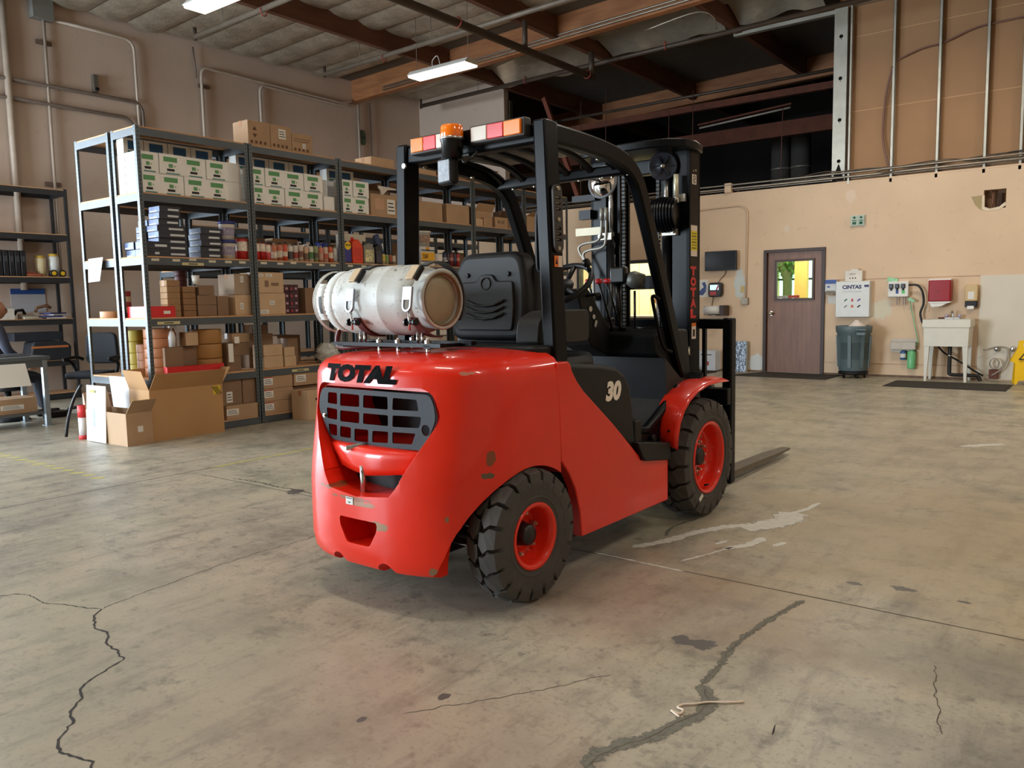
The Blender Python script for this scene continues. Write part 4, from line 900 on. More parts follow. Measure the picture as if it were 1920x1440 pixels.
for dx, dz in ((0,0),(.035,-.045)):
    P = smooth_path([(-.23+dx,1.88,1.85),(-.235+dx,1.88,1.72+dz),(-.265+dx,1.88,1.672+dz),(-.36+dx,1.88,1.66+dz),(-.405+dx,1.88,1.64+dz),(-.40+dx,1.88,1.60+dz),(-.335+dx*.8,1.88,1.50+dz),(-.325+dx*.8,1.88,1.42),(-.325+dx*.8,1.88,1.12)], 5)
    mb = MB(); mb.tube(P, .009, 8); mb.cyl((-.23+dx,1.88,1.80),(-.23+dx,1.88,1.88),.014,n=8); F('steel_pipe', mb, M('pipe_zinc', (140,136,128), .45, .5))
mb = MB(); mb.bb(-.36,-.31,1.90,1.93,1.12,1.20).bb(-.36,-.31,1.90,1.93,1.28,1.33).cyl((-.335,1.88,1.16),(-.335,1.91,1.16),.02,n=12).cyl((-.335,1.88,1.30),(-.335,1.91,1.30),.02,n=12); F('pipe_clamp', mb, m_galv)
# mast decals (right outer face)
mb = MB()
for k, ch in enumerate('TOTAL'):
    vs, fs = text_mesh(ch, .08, .058, bold=.07, depth=.001); mb.add([(.3555+z,1.965+x,1.425-k*.066+y) for x,y,z in vs], fs)
F('lettering', mb, M('decal_red', (204,30,36), .45, var=0))
mb = MB(); mb.bb(.355,.3562,1.97,2.06,1.545,1.735,0).bb(.3562,.3568,1.972,2.058,1.58,1.70,1)
for k in range(6):
    for q in range(4): mb.bb(.3568,.3572,1.985+.016*q+.003*(k%2),1.996+.016*q,1.59+.018*k,1.60+.018*k,2)
F('instruction_sticker', mb, [M('stick_white', (226,212,200), .5, var=0), M('stick_yellow', (228,206,30), .5, var=0), M('ink_dark', (44,40,20), .5, var=0)])
mb = MB(); mb.bb(.355,.3562,1.985,2.045,1.985,2.045,0); mb.tube([(.3566,2.015+.013*math.cos(t*.5236),2.025+.013*math.sin(t*.5236)) for t in range(12)], .003, 4, 1, True); mb.tube([(.3566,2.003,2.012),(.3566,2.005,1.994),(.3566,2.025,1.994),(.3566,2.027,2.005)], .003, 4, 1); F('hook_sticker', mb, [M('stick_white', (226,212,200), .5, var=0), M('ink_dark', (44,40,20), .5, var=0)])
mb = MB(); mb.bb(.355,.3562,1.985,2.045,1.03,1.13,0).bb(.3562,.3567,1.985,2.045,1.11,1.13,1).bb(.3562,.3567,2.0,2.03,1.045,1.09,2); F('warning_sticker', mb, [M('stick_white', (226,212,200), .5, var=0), M('stick_orange', (226,110,30), .5, var=0), M('ink_dark', (44,40,20), .5, var=0)])
mb = MB(); mb.cyl((.355,2.03,2.07),(.36,2.03,2.07),.008,n=8).cyl((.355,2.0,2.065),(.36,2.0,2.065),.006,n=8); F('bolt', mb, m_bolt)
mb = MB(); mb.tube([(.34,1.96,.98),(.36,1.92,.93)], .016, 8); F('tilt_pin', mb, m_bolt)
# ---- carriage, load backrest, forks
for w in (.16,.60): F('carriage_bar', MB().bb(-.52,.52,2.16,2.22,w,w+.11), m_blk, FL, bevel=.008)
for s in (1,-1):
    F('carriage_post', MB().bb(s*.2-.02,s*.2+.02,2.10,2.17,.12,.80), m_blk)
    mb = MB(); mb.bb(min(s*.455,s*.52),max(s*.455,s*.52),2.22,2.30,.075,1.155); bp = F('backrest_post', mb, m_blk, FL, bevel=.012)
    for w in (.56,.61): mb = MB(); mb.cyl((s*.46,2.205,w),(s*.46,2.22,w),.014,n=8); obj('bolt', mb, m_bolt, bp)
F('backrest_rail', MB().bb(-.50,.50,2.23,2.29,1.085,1.15), m_blk, FL, bevel=.008)
F('backrest_rail', MB().bb(-.50,.50,2.24,2.27,.74,.76), m_blk)
for u in (-.32,-.16,0,.16,.32): F('backrest_bar', MB().bb(u-.011,u+.011,2.24,2.27,.74,1.10), m_blk)
for s in (1,-1):
    mb2 = MB(); mb2.prism([(2.22,.72),(2.265,.72),(2.265,.115),(2.32,.085),(3.05,.075),(3.45,.068),(3.45,.04),(2.25,.04),(2.22,.06)], s*.33-.055, s*.33+.055, lambda a,b,d:(d,a,b))
    mb2.add([(s*.33-.055,3.45,.068),(s*.33+.055,3.45,.068),(s*.33+.055,3.45,.04),(s*.33-.055,3.45,.04),(s*.33-.035,3.82,.055),(s*.33+.035,3.82,.055),(s*.33+.035,3.82,.042),(s*.33-.035,3.82,.042)], [(0,1,5,4),(1,2,6,5),(2,3,7,6),(3,0,4,7),(4,5,6,7)])
    F('fork', mb2, M('fork_steel', (112,104,94), .42, .55, var=.12))

# ================================================================ PROPANE TANK (own thing, strapped in the cradle)
TK = thing('propane_tank', 'scuffed white steel propane cylinder strapped sideways behind the forklift seat', 'gas cylinder', FL.matrix_basis @ Vector((0,0,0)), math.radians(-.6))
TK.location = FL.location + Vector((0,0,0))
def tankpaint():
    m, nt, p = nodes('tank_white'); co = N(nt, 'ShaderNodeTexCoord').outputs['Object']
    n1 = noise(nt, co, 3, 5); n2 = noise(nt, co, 28, 5, .7)
    col = mixc(nt, ramp(nt, n1, .35, .7), lin((180,181,176)), lin((204,204,198)))
    col = mixc(nt, mth(nt,'MULTIPLY',ramp(nt, n2, .60, .67),.8), col, lin((70,66,62)))
    n3 = noise(nt, co, 9, 6, .75); col = mixc(nt, mth(nt,'MULTIPLY',ramp(nt, n3, .60, .66),.6), col, lin((120,112,104)))
    nt.links.new(col, p.inputs['Base Color']); p.inputs['Roughness'].default_value = .5; p.inputs['Coat Weight'].default_value = .06
    return m
m_tank = tankpaint()
o = (0, AX[0], AX[1]); R = .158
mb = MB(); mb.lathe([(0,-.475),(.08,-.465),(.12,-.447),(.145,-.42),(R-.003,-.39),(R,-.36),(R,-.11),(R+.002,-.105),(R+.002,-.095),(R,-.09),(R,.0),(R-.004,.03),(.145,.062),(.125,.088),(.08,.105),(0,.11)], o, (1,0,0), 48); obj('shell', mb, m_tank, TK)
mb = MB(); mb.lathe([(.128,.06),(.131,.145),(.134,.152),(.128,.156),(.114,.152),(.110,.12)], o, (1,0,0), 48); fr_ = obj('foot_ring', mb, m_tank, TK)
mb = MB(); mb.lathe([(.108,.146),(.112,.154),(.117,.156),(.119,.152)], o, (1,0,0), 48); obj('rusty_edge', mb, M('rust_edge', (116,88,60), .7, var=.3, scale=12), TK)
mb = MB(); mb.lathe([(0,.142),(.06,.140),(.095,.134),(.112,.126)], o, (1,0,0), 40); obj('end_cap', mb, M('tank_end', (158,146,120), .42, var=.1), TK)
mb = MB(); RC = .146
def sheet(u0, u1, a0, a1, n):
    P = []
    for i in range(n+1):
        a = a0+(a1-a0)*i/n; P.append([around(u0,RC,a),around(u1,RC,a),around(u1,RC-.004,a),around(u0,RC-.004,a)])
    mb.grid(P, 0, True, cv=True)
sheet(-.475,-.405,0,360,48); sheet(-.548,-.530,0,360,48); sheet(-.532,-.47,-36,36,8); sheet(-.532,-.47,74,118,6); sheet(-.532,-.47,160,225,8); sheet(-.532,-.47,262,288,4)
obj('collar', mb, m_tank, TK)
mb = MB(); mb.tube([around(-.549,RC-.002,a*10) for a in range(36)], .005, 6, closed=True); obj('collar_rim', mb, m_tank, TK)
mb = MB(); P = [[around(-.510,RC+.0015,a),around(-.490,RC+.0015,a)] for a in range(-22,14,4)]; mb.grid(P); obj('data_label', mb, M('label_dark', (52,50,48), .6, var=.5, scale=60), TK, fixn=False)
mb = MB(); mb.cyl((-.50,AX[0],AX[1]),(-.46,AX[0],AX[1]),.03,n=14).cyl((-.50,AX[0],AX[1]),(-.50,AX[0]-.06,AX[1]-.06),.014,n=10); obj('valve', mb, M('brass', (176,132,70), .35, .8), TK)
# ================================================================ SHELVING
m_steel = M('rack_steel', (78,84,90), .42, .25, var=.1, scale=3)
m_board = wood('particle_board', (190,142,98), (212,166,122), (3,3,3), .7)
def post_mat():
    m, nt, p = nodes('rack_post_steel'); co = N(nt, 'ShaderNodeTexCoord').outputs['Object']
    sx = N(nt, 'ShaderNodeSeparateXYZ'); nt.links.new(co, sx.inputs[0])
    a = mth(nt, 'MAXIMUM', mth(nt, 'ABSOLUTE', sx.outputs[0]), mth(nt, 'ABSOLUTE', sx.outputs[1]))
    inb = mth(nt, 'LESS_THAN', mth(nt, 'ABSOLUTE', mth(nt, 'SUBTRACT', a, .022)), .006)
    slot = mth(nt, 'LESS_THAN', mth(nt, 'FRACT', mth(nt, 'DIVIDE', sx.outputs[2], .038)), .55)
    k = mth(nt, 'MULTIPLY', inb, slot)
    nt.links.new(mixc(nt, k, lin((84,92,96)), lin((20,22,26))), p.inputs['Base Color'])
    nt.links.new(mth(nt, 'SUBTRACT', .3, mth(nt, 'MULTIPLY', k, .3)), p.inputs['Metallic']); p.inputs['Roughness'].default_value = .4
    return m
m_post = post_mat()
LV = [.09,.60,1.20,1.80,2.41,3.03]
def L_post(h):
    mb = MB(); t = .003; w = .042
    mb.bb(0,w,0,t,0,h); mb.bb(0,t,0,w,0,h); return mb.mesh('post', m_post)
POSTS = {}
def unit_proto(depth, length, h=3.035, levels=LV):
    """front at x=0 running back to -depth, y from 0 to length"""
    key = (depth, length, h); 
    if key not in POSTS:
        lm = MB().bb(-.004,0,.04,length-.04,-.085,-.014).bb(-.03,-.004,.04,length-.04,-.018,-.014).mesh('beam', m_steel)
        sm = MB().bb(-depth+.04,-.04,-.0,.004,-.085,-.014).mesh('side_beam', m_steel)
        bm_ = MB().bb(-depth+.004,-.004,.004,length-.004,-.014,0).mesh('shelf_board', m_board)
        POSTS[key] = (L_post(h), lm, sm, bm_)
    return POSTS[key]
def rack(label, x, y, depth, length, group, h=3.035, levels=LV):
    pm, lm, sm, bm_ = unit_proto(depth, length, h)
    t = thing('shelving_unit', label, 'shelving', (x, y, 0), 0, group)
    for (px, py, rz) in ((0,0,math.pi/2),(0,length,math.pi),(-depth,0,0),(-depth,length,-math.pi/2)):
        link('post', pm, t, (px,py,0), (0,0,rz))
    for z in levels:
        link('beam', lm, t, (0,0,z)); link('beam', lm, t, (-depth+.004,0,z)); link('side_beam', sm, t, (0,.0,z)); link('side_beam', sm, t, (0,length-.004,z)); link('shelf_board', bm_, t, (0,0,z))
    return t
ORD = ['first','second','third','fourth','fifth','sixth','seventh']
X0, PIT = -7.57, 1.25
bay_y = lambda k: 4.11+PIT*k
for k in range(6):
    rack(f'grey steel shelving with wood boards, {ORD[k]} bay of the front row', X0, bay_y(k), .47, PIT-.012, 'front row of shelving')
for k in range(6):
    rack(f'grey steel shelving standing back to back behind the front row, {ORD[k]} bay', X0-.53, bay_y(k), .70, PIT-.012, 'back row of shelving')
for k in range(5):
    rack(f'steel shelving standing farther back near the left wall, {ORD[k]} bay', -10.05, 6.0+PIT*k, .60, PIT-.012, 'far row of shelving')
# ---- goods
m_cart = M('cardboard', (172,140,108), .75, var=.07, scale=3, bump=.06, bscale=50)
m_cart2 = M('cardboard_pale', (194,162,128), .75, var=.07, scale=3, bump=.06, bscale=50)
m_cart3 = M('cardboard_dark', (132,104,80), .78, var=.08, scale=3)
m_tape = M('packing_tape', (164,116,74), .3, var=.05)
m_white = M('carton_white', (234,232,226), .6, var=.03)
m_lab = M('paper_label', (226,222,214), .6, var=0); m_ink = M('ink_black', (26,24,24), .6)
m_grn = M('print_green', (92,150,96), .6, var=.06, scale=30); m_teal = M('print_teal', (70,130,130), .6, var=0); m_blue = M('print_blue', (40,92,140), .6, var=0)
def carton(label, x1, y0, y1, z, h, depth, mat=None, group=None, sticker=None, tape=True, name='carton', rz=0, marks=0):
    """x1 = front face (towards +x)"""
    mat = mat or m_cart; c = Vector((x1-depth/2, (y0+y1)/2, z)); w = y1-y0
    t = thing(name, label, 'box', c, rz, group)
    obj('body', MB().bb(-depth/2,depth/2,-w/2,w/2,0,h), mat, t, bevel=.004)
    if tape:
        mb = MB(); mb.bb(-.025,.025,-w/2-.001,w/2+.001,h-.001,h+.0012).bb(-.025,.025,-w/2-.0012,-w/2,h-.06,h).bb(-.025,.025,w/2,w/2+.0012,h-.06,h); obj('tape', mb, m_tape, t)
    for s in (sticker or []):
        a, b, c0, d0 = s[:4]; mm = s[4] if len(s) > 4 else m_lab
        mb = MB(); mb.bb(depth/2+.0005,depth/2+.0022,-w/2+a*w,-w/2+b*w,c0*h,d0*h)
        if mm is m_lab:
            for q in range(3): mb.bb(depth/2+.0022,depth/2+.0026,-w/2+(a+.1*(b-a))*w,-w/2+(b-.15*(b-a)*(q+1)/2)*w,(c0+(d0-c0)*(.2+.25*q))*h,(c0+(d0-c0)*(.28+.25*q))*h,1)
        obj('label', mb, [mm, m_ink], t)
    if marks:
        mb = MB(); zz = .16*h
        for q in range(4): mb.bb(depth/2+.0005,depth/2+.002,-w/2+(.1+.2*q)*w,-w/2+(.2+.2*q)*w,zz*.6,zz*.6+.03)
        if marks > 1: mb.prism([(-.3*w,.62*h),(-.1*w,.62*h),(-.2*w,.78*h)], depth/2, depth/2+.002, lambda a,b,d:(d,a,b)); mb.prism([(-.3*w,.48*h),(-.1*w,.48*h),(-.2*w,.32*h)], depth/2, depth/2+.002, lambda a,b,d:(d,a,b))
        obj('print', mb, M('print_brown', (96,62,42), .7, var=0), t)
    return t
def open_carton(label, x0, x1, y0, y1, z, h, mat=None, flaps=(.6,.5,.4,.5), group=None, rz=0, loc=None, fl=.14, sticker=()):
    """open top box; flaps tilt outwards: +x,-x,-y,+y"""
    mat = mat or m_cart; c = Vector(((x0+x1)/2,(y0+y1)/2,z)); d = x1-x0; w = y1-y0; th = .005
    t = thing('open_carton', label, 'box', loc or c, rz, group)
    mb = MB(); mb.bb(-d/2,d/2,-w/2,w/2,0,th).bb(-d/2,-d/2+th,-w/2,w/2,th,h).bb(d/2-th,d/2,-w/2,w/2,th,h).bb(-d/2+th,d/2-th,-w/2,-w/2+th,th,h).bb(-d/2+th,d/2-th,w/2-th,w/2,th,h)
    obj('body', mb, mat, t)
    for k, a in enumerate(flaps):
        if a is None: continue
        ca, sa = math.cos(a), math.sin(a); L = fl
        if k < 2:
            s = 1 if k == 0 else -1; e = Vector((s*(d/2-.002),0,h)); n = Vector((s*ca,0,sa)); u = Vector((0,w/2-.004,0))
        else:
            s = -1 if k == 2 else 1; e = Vector((0,s*(w/2-.002),h)); n = Vector((0,s*ca,sa)); u = Vector((d/2-.004,0,0))
        q = n.cross(u).normalized()*.004
        vs = [e-u,e+u,e+u*.97+n*L,e-u*.97+n*L]; mb = MB(); mb.add([v-q/2 for v in vs]+[v+q/2 for v in vs], [(0,1,2,3),(4,5,6,7),(0,1,5,4),(1,2,6,5),(2,3,7,6),(3,0,4,7)]); obj('flap', mb, mat, t)
    for s in sticker:
        a, b, c0, d0, mm = s; mb = MB(); mb.bb(d/2+.0005,d/2+.002,-w/2+a*w,-w/2+b*w,c0*h,d0*h); obj('label', mb, mm, t)
    return t
# white cartons with printed labels: shared meshes per width
WB = {}
def white_box(label, x1, y0, y1, z, h=.195, depth=.14, kind='green', group='white cartons with printed labels'):
    w = round(y1-y0,3); key = (w,h,depth,kind)
    if key not in WB:
        body = MB().bb(-depth/2,depth/2,-w/2,w/2,0,h).mesh('body', m_white); pr = None; X = depth/2
        if kind:
            mb = MB(); a, b = (m_grn, m_teal) if kind == 'green' else (m_blue, m_teal)
            if kind == 'green':
                mb.bb(X,X+.001,-w*.33,w*.25,h*.62,h*.86,0); mb.bb(X,X+.001,-w*.12,w*.06,h*.34,h*.52,0); mb.bb(X,X+.001,-w*.2,w*.12,h*.16,h*.28,2); mb.bb(X,X+.001,-w*.25,w*.34,h*.02,h*.08,1); mb.bb(X,X+.001,w*.12,w*.16,h*.38,h*.46,0)
            else: mb.bb(X,X+.001,-w*.28,w*.3,h*.30,h*.85,0); mb.bb(X,X+.001,-w*.3,w*.28,h*.05,h*.22,1)
            pr = mb.mesh('print', [a,b,m_ink])
        lid = MB().bb(-depth/2-.001,depth/2+.001,-.002,.002,h*.999,h+.001).bb(-.02,.02,-w/2-.0008,w/2+.0008,h*.999,h+.0008).mesh('lid_seam', M('seam_white', (196,190,180), .6, var=0))
        WB[key] = (body, pr, lid)
    body, pr, lid = WB[key]
    t = thing('white_carton', label, 'box', (x1-depth/2,(y0+y1)/2,z), 0, group)
    link('body', body, t); link('lid_seam', lid, t)
    if pr: link('print', pr, t)
    return t
z4 = LV[4]
bays = [('first', [4.135,4.345,4.60,4.855,5.11]), ('second', [5.39,5.57,5.825,6.10,6.37]), ('third', [6.66,6.84,7.10])]
for bn, E in bays:
    for i in range(len(E)-1):
        for r in range(2):
            white_box(f'white carton with green label, {["lower","upper"][r]} tier, {ORD[i]} from the left in the {bn} bay', X0-.02-.01*((i+r)%2), E[i]+.003, E[i+1]-.003, z4+.198*r)
        white_box(f'white carton with blue label in the back rank, {ORD[i]} column of the {bn} bay', X0-.29, E[i]+.004, E[i+1]-.004, z4+.396, .155, .13, 'blue')
        for r in range(2):
            white_box(f'plain white carton behind the labelled ones, {["lower","middle"][r]} tier, {ORD[i]} column of the {bn} bay', X0-.29, E[i]+.004, E[i+1]-.004, z4+.198*r, .195, .13, None)
for j, (x, nn) in enumerate(((X0-.165,2),)):
    for r in range(nn): white_box(f'blank white carton end in full daylight at the end of the rack, {["lower","upper"][r]} one', x, 4.14, 4.36, z4+.198*r, .196, .115, None)
white_box('tall white carton at the right end of the first bay, lower one', X0-.10, 5.135, 5.32, z4, .21, .22, None); white_box('tall white carton at the right end of the first bay, upper one', X0-.10, 5.14, 5.31, z4+.212, .2, .22, None)
white_box('tall white carton at the right end of the second bay beside the labelled ones', X0-.16, 6.40, 6.55, z4, .38, .2, None)
t = white_box('short white carton with a lid flap at the right end of the second bay', X0-.03, 6.385, 6.545, z4, .165, .11, None)
# brown cartons, upper levels
carton('brown carton with a diamond arrow print on top of the rack, leftmost of three', X0-.03, 5.385, 5.67, LV[5], .265, .27, m_cart, 'cartons on top of the rack', marks=2)
carton('brown carton with a white barcode label on top of the rack, middle of three', X0-.03, 5.675, 5.955, LV[5], .265, .27, m_cart, 'cartons on top of the rack', [(.38,.72,.45,.85)], marks=1)
carton('shorter brown carton with printed lines on top of the rack, right of three', X0-.03, 5.96, 6.25, LV[5], .215, .25, m_cart, 'cartons on top of the rack', [(.5,.66,.25,.5),(.1,.9,.7,.74,m_cart3),(.1,.8,.58,.62,m_cart3)], marks=1)
carton('pale carton lying on top of the rack left of the forklift post', X0-.12, 7.25, 7.65, LV[5], .13, .30, m_cart2)
carton('pale carton on top of the rack seen through the overhead guard', X0-.08, 7.98, 8.42, LV[5], .25, .30, m_cart2)
carton('dark brown carton on top of the rack right of the work lamp', X0-.06, 8.55, 9.05, LV[5], .23, .33, m_cart3)
open_carton('open brown carton with paper inside on top of the rack', X0-.36, X0-.04, 9.15, 9.60, LV[5], .13, m_cart, (.3,.9,.5,.3), fl=.16)
carton('brown carton with two white labels on the upper shelf of the third bay', X0-.02, 7.125, 7.80, z4, .27, .36, m_cart, None, [(.10,.34,.30,.82,M('label_faded',(190,150,120),.6,var=.1)),(.42,.62,.12,.80),(.66,.74,.45,.75,m_cart3)])
open_carton('open brown carton standing behind with a bent white bracket at its rim', X0-.46, X0-.40+.02, 7.15, 7.80, z4+.275, .10, m_cart3, (.6,None,None,None), fl=.08)
mb = MB(); mb.prism([(7.38,2.81),(7.70,2.80),(7.70,2.775),(7.55,2.77),(7.46,2.70),(7.42,2.70),(7.42,2.745),(7.38,2.78)], X0-.16, X0-.14, lambda a,b,d:(d,a,b)); tag(obj('shelf_bracket', mb, M('bracket_white', (214,206,196), .5), bevel=.003), 'white bracket lying across the open brown carton in the third bay', 'bracket')
carton('plain brown carton on the upper shelf just right of the forklift rear post', X0-.03, 7.95, 8.47, z4, .255, .36, m_cart)
carton('brown carton with a worn corner on the upper shelf left of the fourth post', X0-.03, 8.56, 9.05, z4, .265, .36, m_cart, None, [(.0,.02,.0,1.0,m_cart2)])
open_carton('open brown carton with raised flaps on the upper shelf of the fifth bay', X0-.38, X0-.06, 9.20, 9.62, z4, .22, m_cart, (.9,.9,.5,1.0), fl=.13)
for i,(a,b,h,m_) in enumerate([(9.16,9.32,.10,m_cart2),(9.34,9.52,.12,m_cart)]): carton(f'small brown carton in front of the open one, {["left","right"][i]} of two in the fifth bay', X0-.0, a, b, z4, h, .1, m_)
carton('brown carton with marker lettering in the fifth bay', X0-.04, 9.66, 9.98, z4, .16, .3, m_cart, None, [(.2,.4,.4,.7,m_cart3),(.5,.7,.4,.7,m_cart3)])
carton('taller dark carton at the right end of the fifth bay', X0-.05, 10.0, 10.30, z4, .28, .3, m_cart3)
carton('brown carton at the far right end of the rack seen beside the mast', X0-.04, 11.1, 11.45, z4-.61, .46, .3, m_cart3)
open_carton('loose brown carton on the upper shelf of the sixth bay', X0-.38, X0-.06, 10.5, 11.0, z4, .24, m_cart, (.4,.9,.5,.5), fl=.12)
# ---- level 3: small black parts boxes
m_pb = M('parts_box_black', (40,42,52), .55, var=.2, scale=10); m_pe = M('parts_box_end', (120,136,176), .5, var=.25, scale=14); m_pe2 = M('parts_box_stripe', (206,210,214), .5, var=0)
PB = {}
def parts_box(label, x1, y0, z, w=.155, h=.052, d=.22, rz=0):
    key = (w,h,d)
    if key not in PB:
        PB[key] = (MB().bb(-d/2,d/2,-w/2,w/2,0,h).mesh('body', m_pb), MB().bb(-d/2+.004,d/2-.004,-w/2-.001,-w/2,.004,h-.004,0).bb(-d/2+.02,d/2-.05,-w/2-.0018,-w/2-.001,.006,h*.3,1).mesh('end_print', [m_pe,m_pe2]), MB().bb(d/2,d/2+.001,-w*.1,w*.42,h*.3,h*.62).mesh('label', m_pe2), MB().bb(-d/2-.001,d/2+.001,-w/2-.001,w/2+.001,h*.7,h*.72).mesh('lid_line', M('slot_black',(14,12,12),.9)))
    a, b, c, l = PB[key]; t = thing('parts_box', label, 'box', (x1-d/2, y0+w/2, z), rz, 'small black parts boxes')
    link('body', a, t); link('end_print', b, t); link('label', c, t); link('lid_line', l, t); return t
z3 = LV[3]; rnd = random.Random(5)
for r in range(8):
    parts_box(f'black parts box in the tall stack by daylight, {ORD[min(r,6)]} from the bottom' if r < 7 else 'topmost black parts box of the tall stack by daylight', X0-.03-rnd.uniform(0,.03), 4.30+rnd.uniform(-.01,.012)+(.03 if r > 4 else 0), z3+.0625*r, .30-(.08 if r > 4 else 0), .06, .2)
for r in range(6):
    parts_box(f'black parts box in the second row of the tall stack, {ORD[r]} from the bottom', X0-.245-rnd.uniform(0,.02), 4.30+rnd.uniform(-.012,.012), z3+.0625*r, .28, .06, .18)
for r in range(5): parts_box(f'black parts box in the shorter stack, {ORD[r]} from the bottom', X0-.04-rnd.uniform(0,.03), 4.76+rnd.uniform(-.01,.01), z3+.0625*r, .24, .06, .22)
for r in range(2):
    for q in range(2): parts_box(f'parts box at the daylit end of the rack, {["lower","upper"][r]} tier, {["outer","inner"][q]} one', X0-.05-.20*q, 4.15+rnd.uniform(0,.02), z3+.075*r, .24, .072, .19)
# buckets and cans
def lathe_thing(name, label, cat, prof, loc, mats, parts=(), group=None, n=24, body='body'):
    t = thing(name, label, cat, loc, 0, group); obj(body, MB().lathe(prof, n=n), mats, t)
    for nm, pf, mm in parts: obj(nm, MB().lathe(pf, n=n), mm, t)
    return t
m_buck = M('bucket_white', (206,198,186), .45); m_lid = M('lid_navy', (40,44,112), .4)
for r in range(2): lathe_thing('bucket', f'white plastic tub with a navy lid, {["lower","upper"][r]} of the two stacked', 'bucket', [(0,0),(.07,0),(.082,.16),(.085,.165),(0,.165)], (X0-.09,5.10,z3+.20*r), m_buck, [('lid',[(.0,.20),(.088,.198),(.09,.165),(.086,.165)],m_lid),('label',[(.0735,.04),(.0805,.13)],M('tub_print',(150,140,160),.6,var=.4,scale=40))], 'stacked tubs')
m_rc = M('can_red', (176,36,34), .4); m_rcw = M('can_label_white', (220,206,190), .5, var=.2, scale=40); m_cap = M('can_cap_black', (30,28,28), .5)
def can(label, y, x=X0-.07, r=.033, h=.2, body=None, lab=None, cap=None, group='aerosol cans on the shelf', z=None, spl=(.3,.8)):
    z = z3 if z is None else z
    return lathe_thing('spray_can', label, 'can', [(0,0),(r,0),(r,h*.82),(r*.85,h*.88),(r*.55,h*.9),(0,h*.9)], (x,y,z), body, [('cap',[(r*.55,h*.88),(r*.55,h*.99),(r*.45,h),(0,h)],cap or m_cap),('label',[(r+.0008,h*spl[0]),(r+.0008,h*spl[1])],lab or m_rcw)], group, 16)
lathe_thing('red_can', 'wide red and white can beside the tubs at the end of the first bay', 'can', [(0,0),(.062,0),(.062,.21),(.055,.22),(0,.22)], (X0-.08,5.265,z3), m_rc, [('label',[(.0628,.09),(.0628,.19)],m_rcw)])
CANC = [(5.44,(190,40,40),.21,.037),(5.515,(178,34,34),.21,.037),(5.59,(214,92,96),.20,.034)]
for i,(y,c,h,r) in enumerate(CANC): can(f'red aerosol can, {ORD[i]} from the left in the second bay', y, r=r, h=h, body=M(f'can_red_{i}', c, .35), spl=(.45,.85))
palette = [((196,120,88),(214,200,180)),((190,112,80),(206,190,170)),((200,84,52),(214,190,170)),((206,200,186),(70,64,60)),((200,190,176),(150,60,50)),((196,180,164),(120,80,66)),((206,170,140),(110,86,70)),((214,206,190),(76,120,76)),((140,150,110),(90,80,70)),((202,120,96),(190,150,130)),((206,180,160),(180,90,70)),((200,90,50),(220,200,180)),((214,214,210),(190,190,186))]
for i,(b,l) in enumerate(palette):
    can(f'aerosol can in the row, {["fourth","fifth","sixth","seventh","eighth","ninth","tenth","eleventh","twelfth","thirteenth","fourteenth","fifteenth","sixteenth"][i]} from the left in the second bay', 5.675+i*.0735, h=.195+.008*((i*7)%3), r=.031, body=M(f'can_body_{i}', b, .4, var=.05), lab=M(f'can_label_{i}', l, .5, var=.35, scale=45), spl=(.12+.06*(i%3),.5+.06*(i%2)), cap=m_cap if i % 3 else M('can_cap_grey',(150,140,130),.5))
for i in range(2):
    can(f'blue trigger bottle behind the aerosol cans, {["left","right"][i]} one', 6.42+.1*i, x=X0-.22, r=.04, h=.27, body=M('bottle_blue', (50,70,170), .35), spl=(.1,.5))
# jugs
def jug(label, y0, y1, h, mat, lab, cap, x=X0-.08, d=.11, group=None):
    t = thing('jug', label, 'jug', (x,(y0+y1)/2,z3), 0, group); w = y1-y0
    mb = MB(); mb.prism(round_poly([(-w/2,0),(w/2,0),(w/2,h*.68),(w*.2,h*.88),(-w*.12,h*.93),(-w/2,h*.8)], w*.12, 3), -d/2, d/2, lambda a,b,e:(e,a,b)); obj('body', mb, mat, t, bevel=.012)
    obj('cap', MB().cyl((0,-w*.22,h*.88),(0,-w*.22,h),.022,n=14), cap, t)
    mb = MB(); mb.bb(d/2,d/2+.0015,-w*.4,w*.34,h*.1,h*.62); obj('label', mb, lab, t)
    obj('handle', MB().tube(smooth_path([(0,w*.1,h*.9),(0,w*.36,h*.86),(0,w*.44,h*.6)],4), .013, 8), mat, t); return t
t = jug('navy and yellow lubricant jug at the left of the third bay', 6.655, 6.785, .29, M('jug_navy', (44,40,104), .4), M('jug_navy2', (52,48,128), .45), M('cap_blue',(50,70,170),.4))
mb = MB(); mb.prism([(.05*math.cos(a*math.pi/10),.21+.05*math.sin(a*math.pi/10)) for a in range(20)], .058, .060, lambda a,b,d:(d,a,b)); text(mb, 'WD-40', .075, .026, lambda x,y,z:(.0605+z,-.038+x,.205+y), 1, bold=.02); obj('badge', mb, [M('badge_yellow', (236,196,40), .5, var=0), M('ink_black', (26,24,24), .6)], t)
t = jug('orange-red jug with black print beside the lubricant jug', 6.80, 6.97, .32, M('jug_orange', (222,70,36), .4), M('jug_print', (206,56,34), .5, var=.2, scale=30), M('cap_red',(200,40,30),.4))
jug('grey slanted oil jug with a yellow and white label', 6.99, 7.17, .28, M('jug_grey', (130,126,116), .45), M('jug_label2', (206,196,150), .5, var=.5, scale=30), M('cap_grey',(90,86,80),.5))
jug('black oil bottle beside the grey jug', 7.19, 7.30, .27, M('jug_black', (26,26,30), .4), M('jug_label3', (60,58,70), .5, var=.4, scale=30), m_cap)
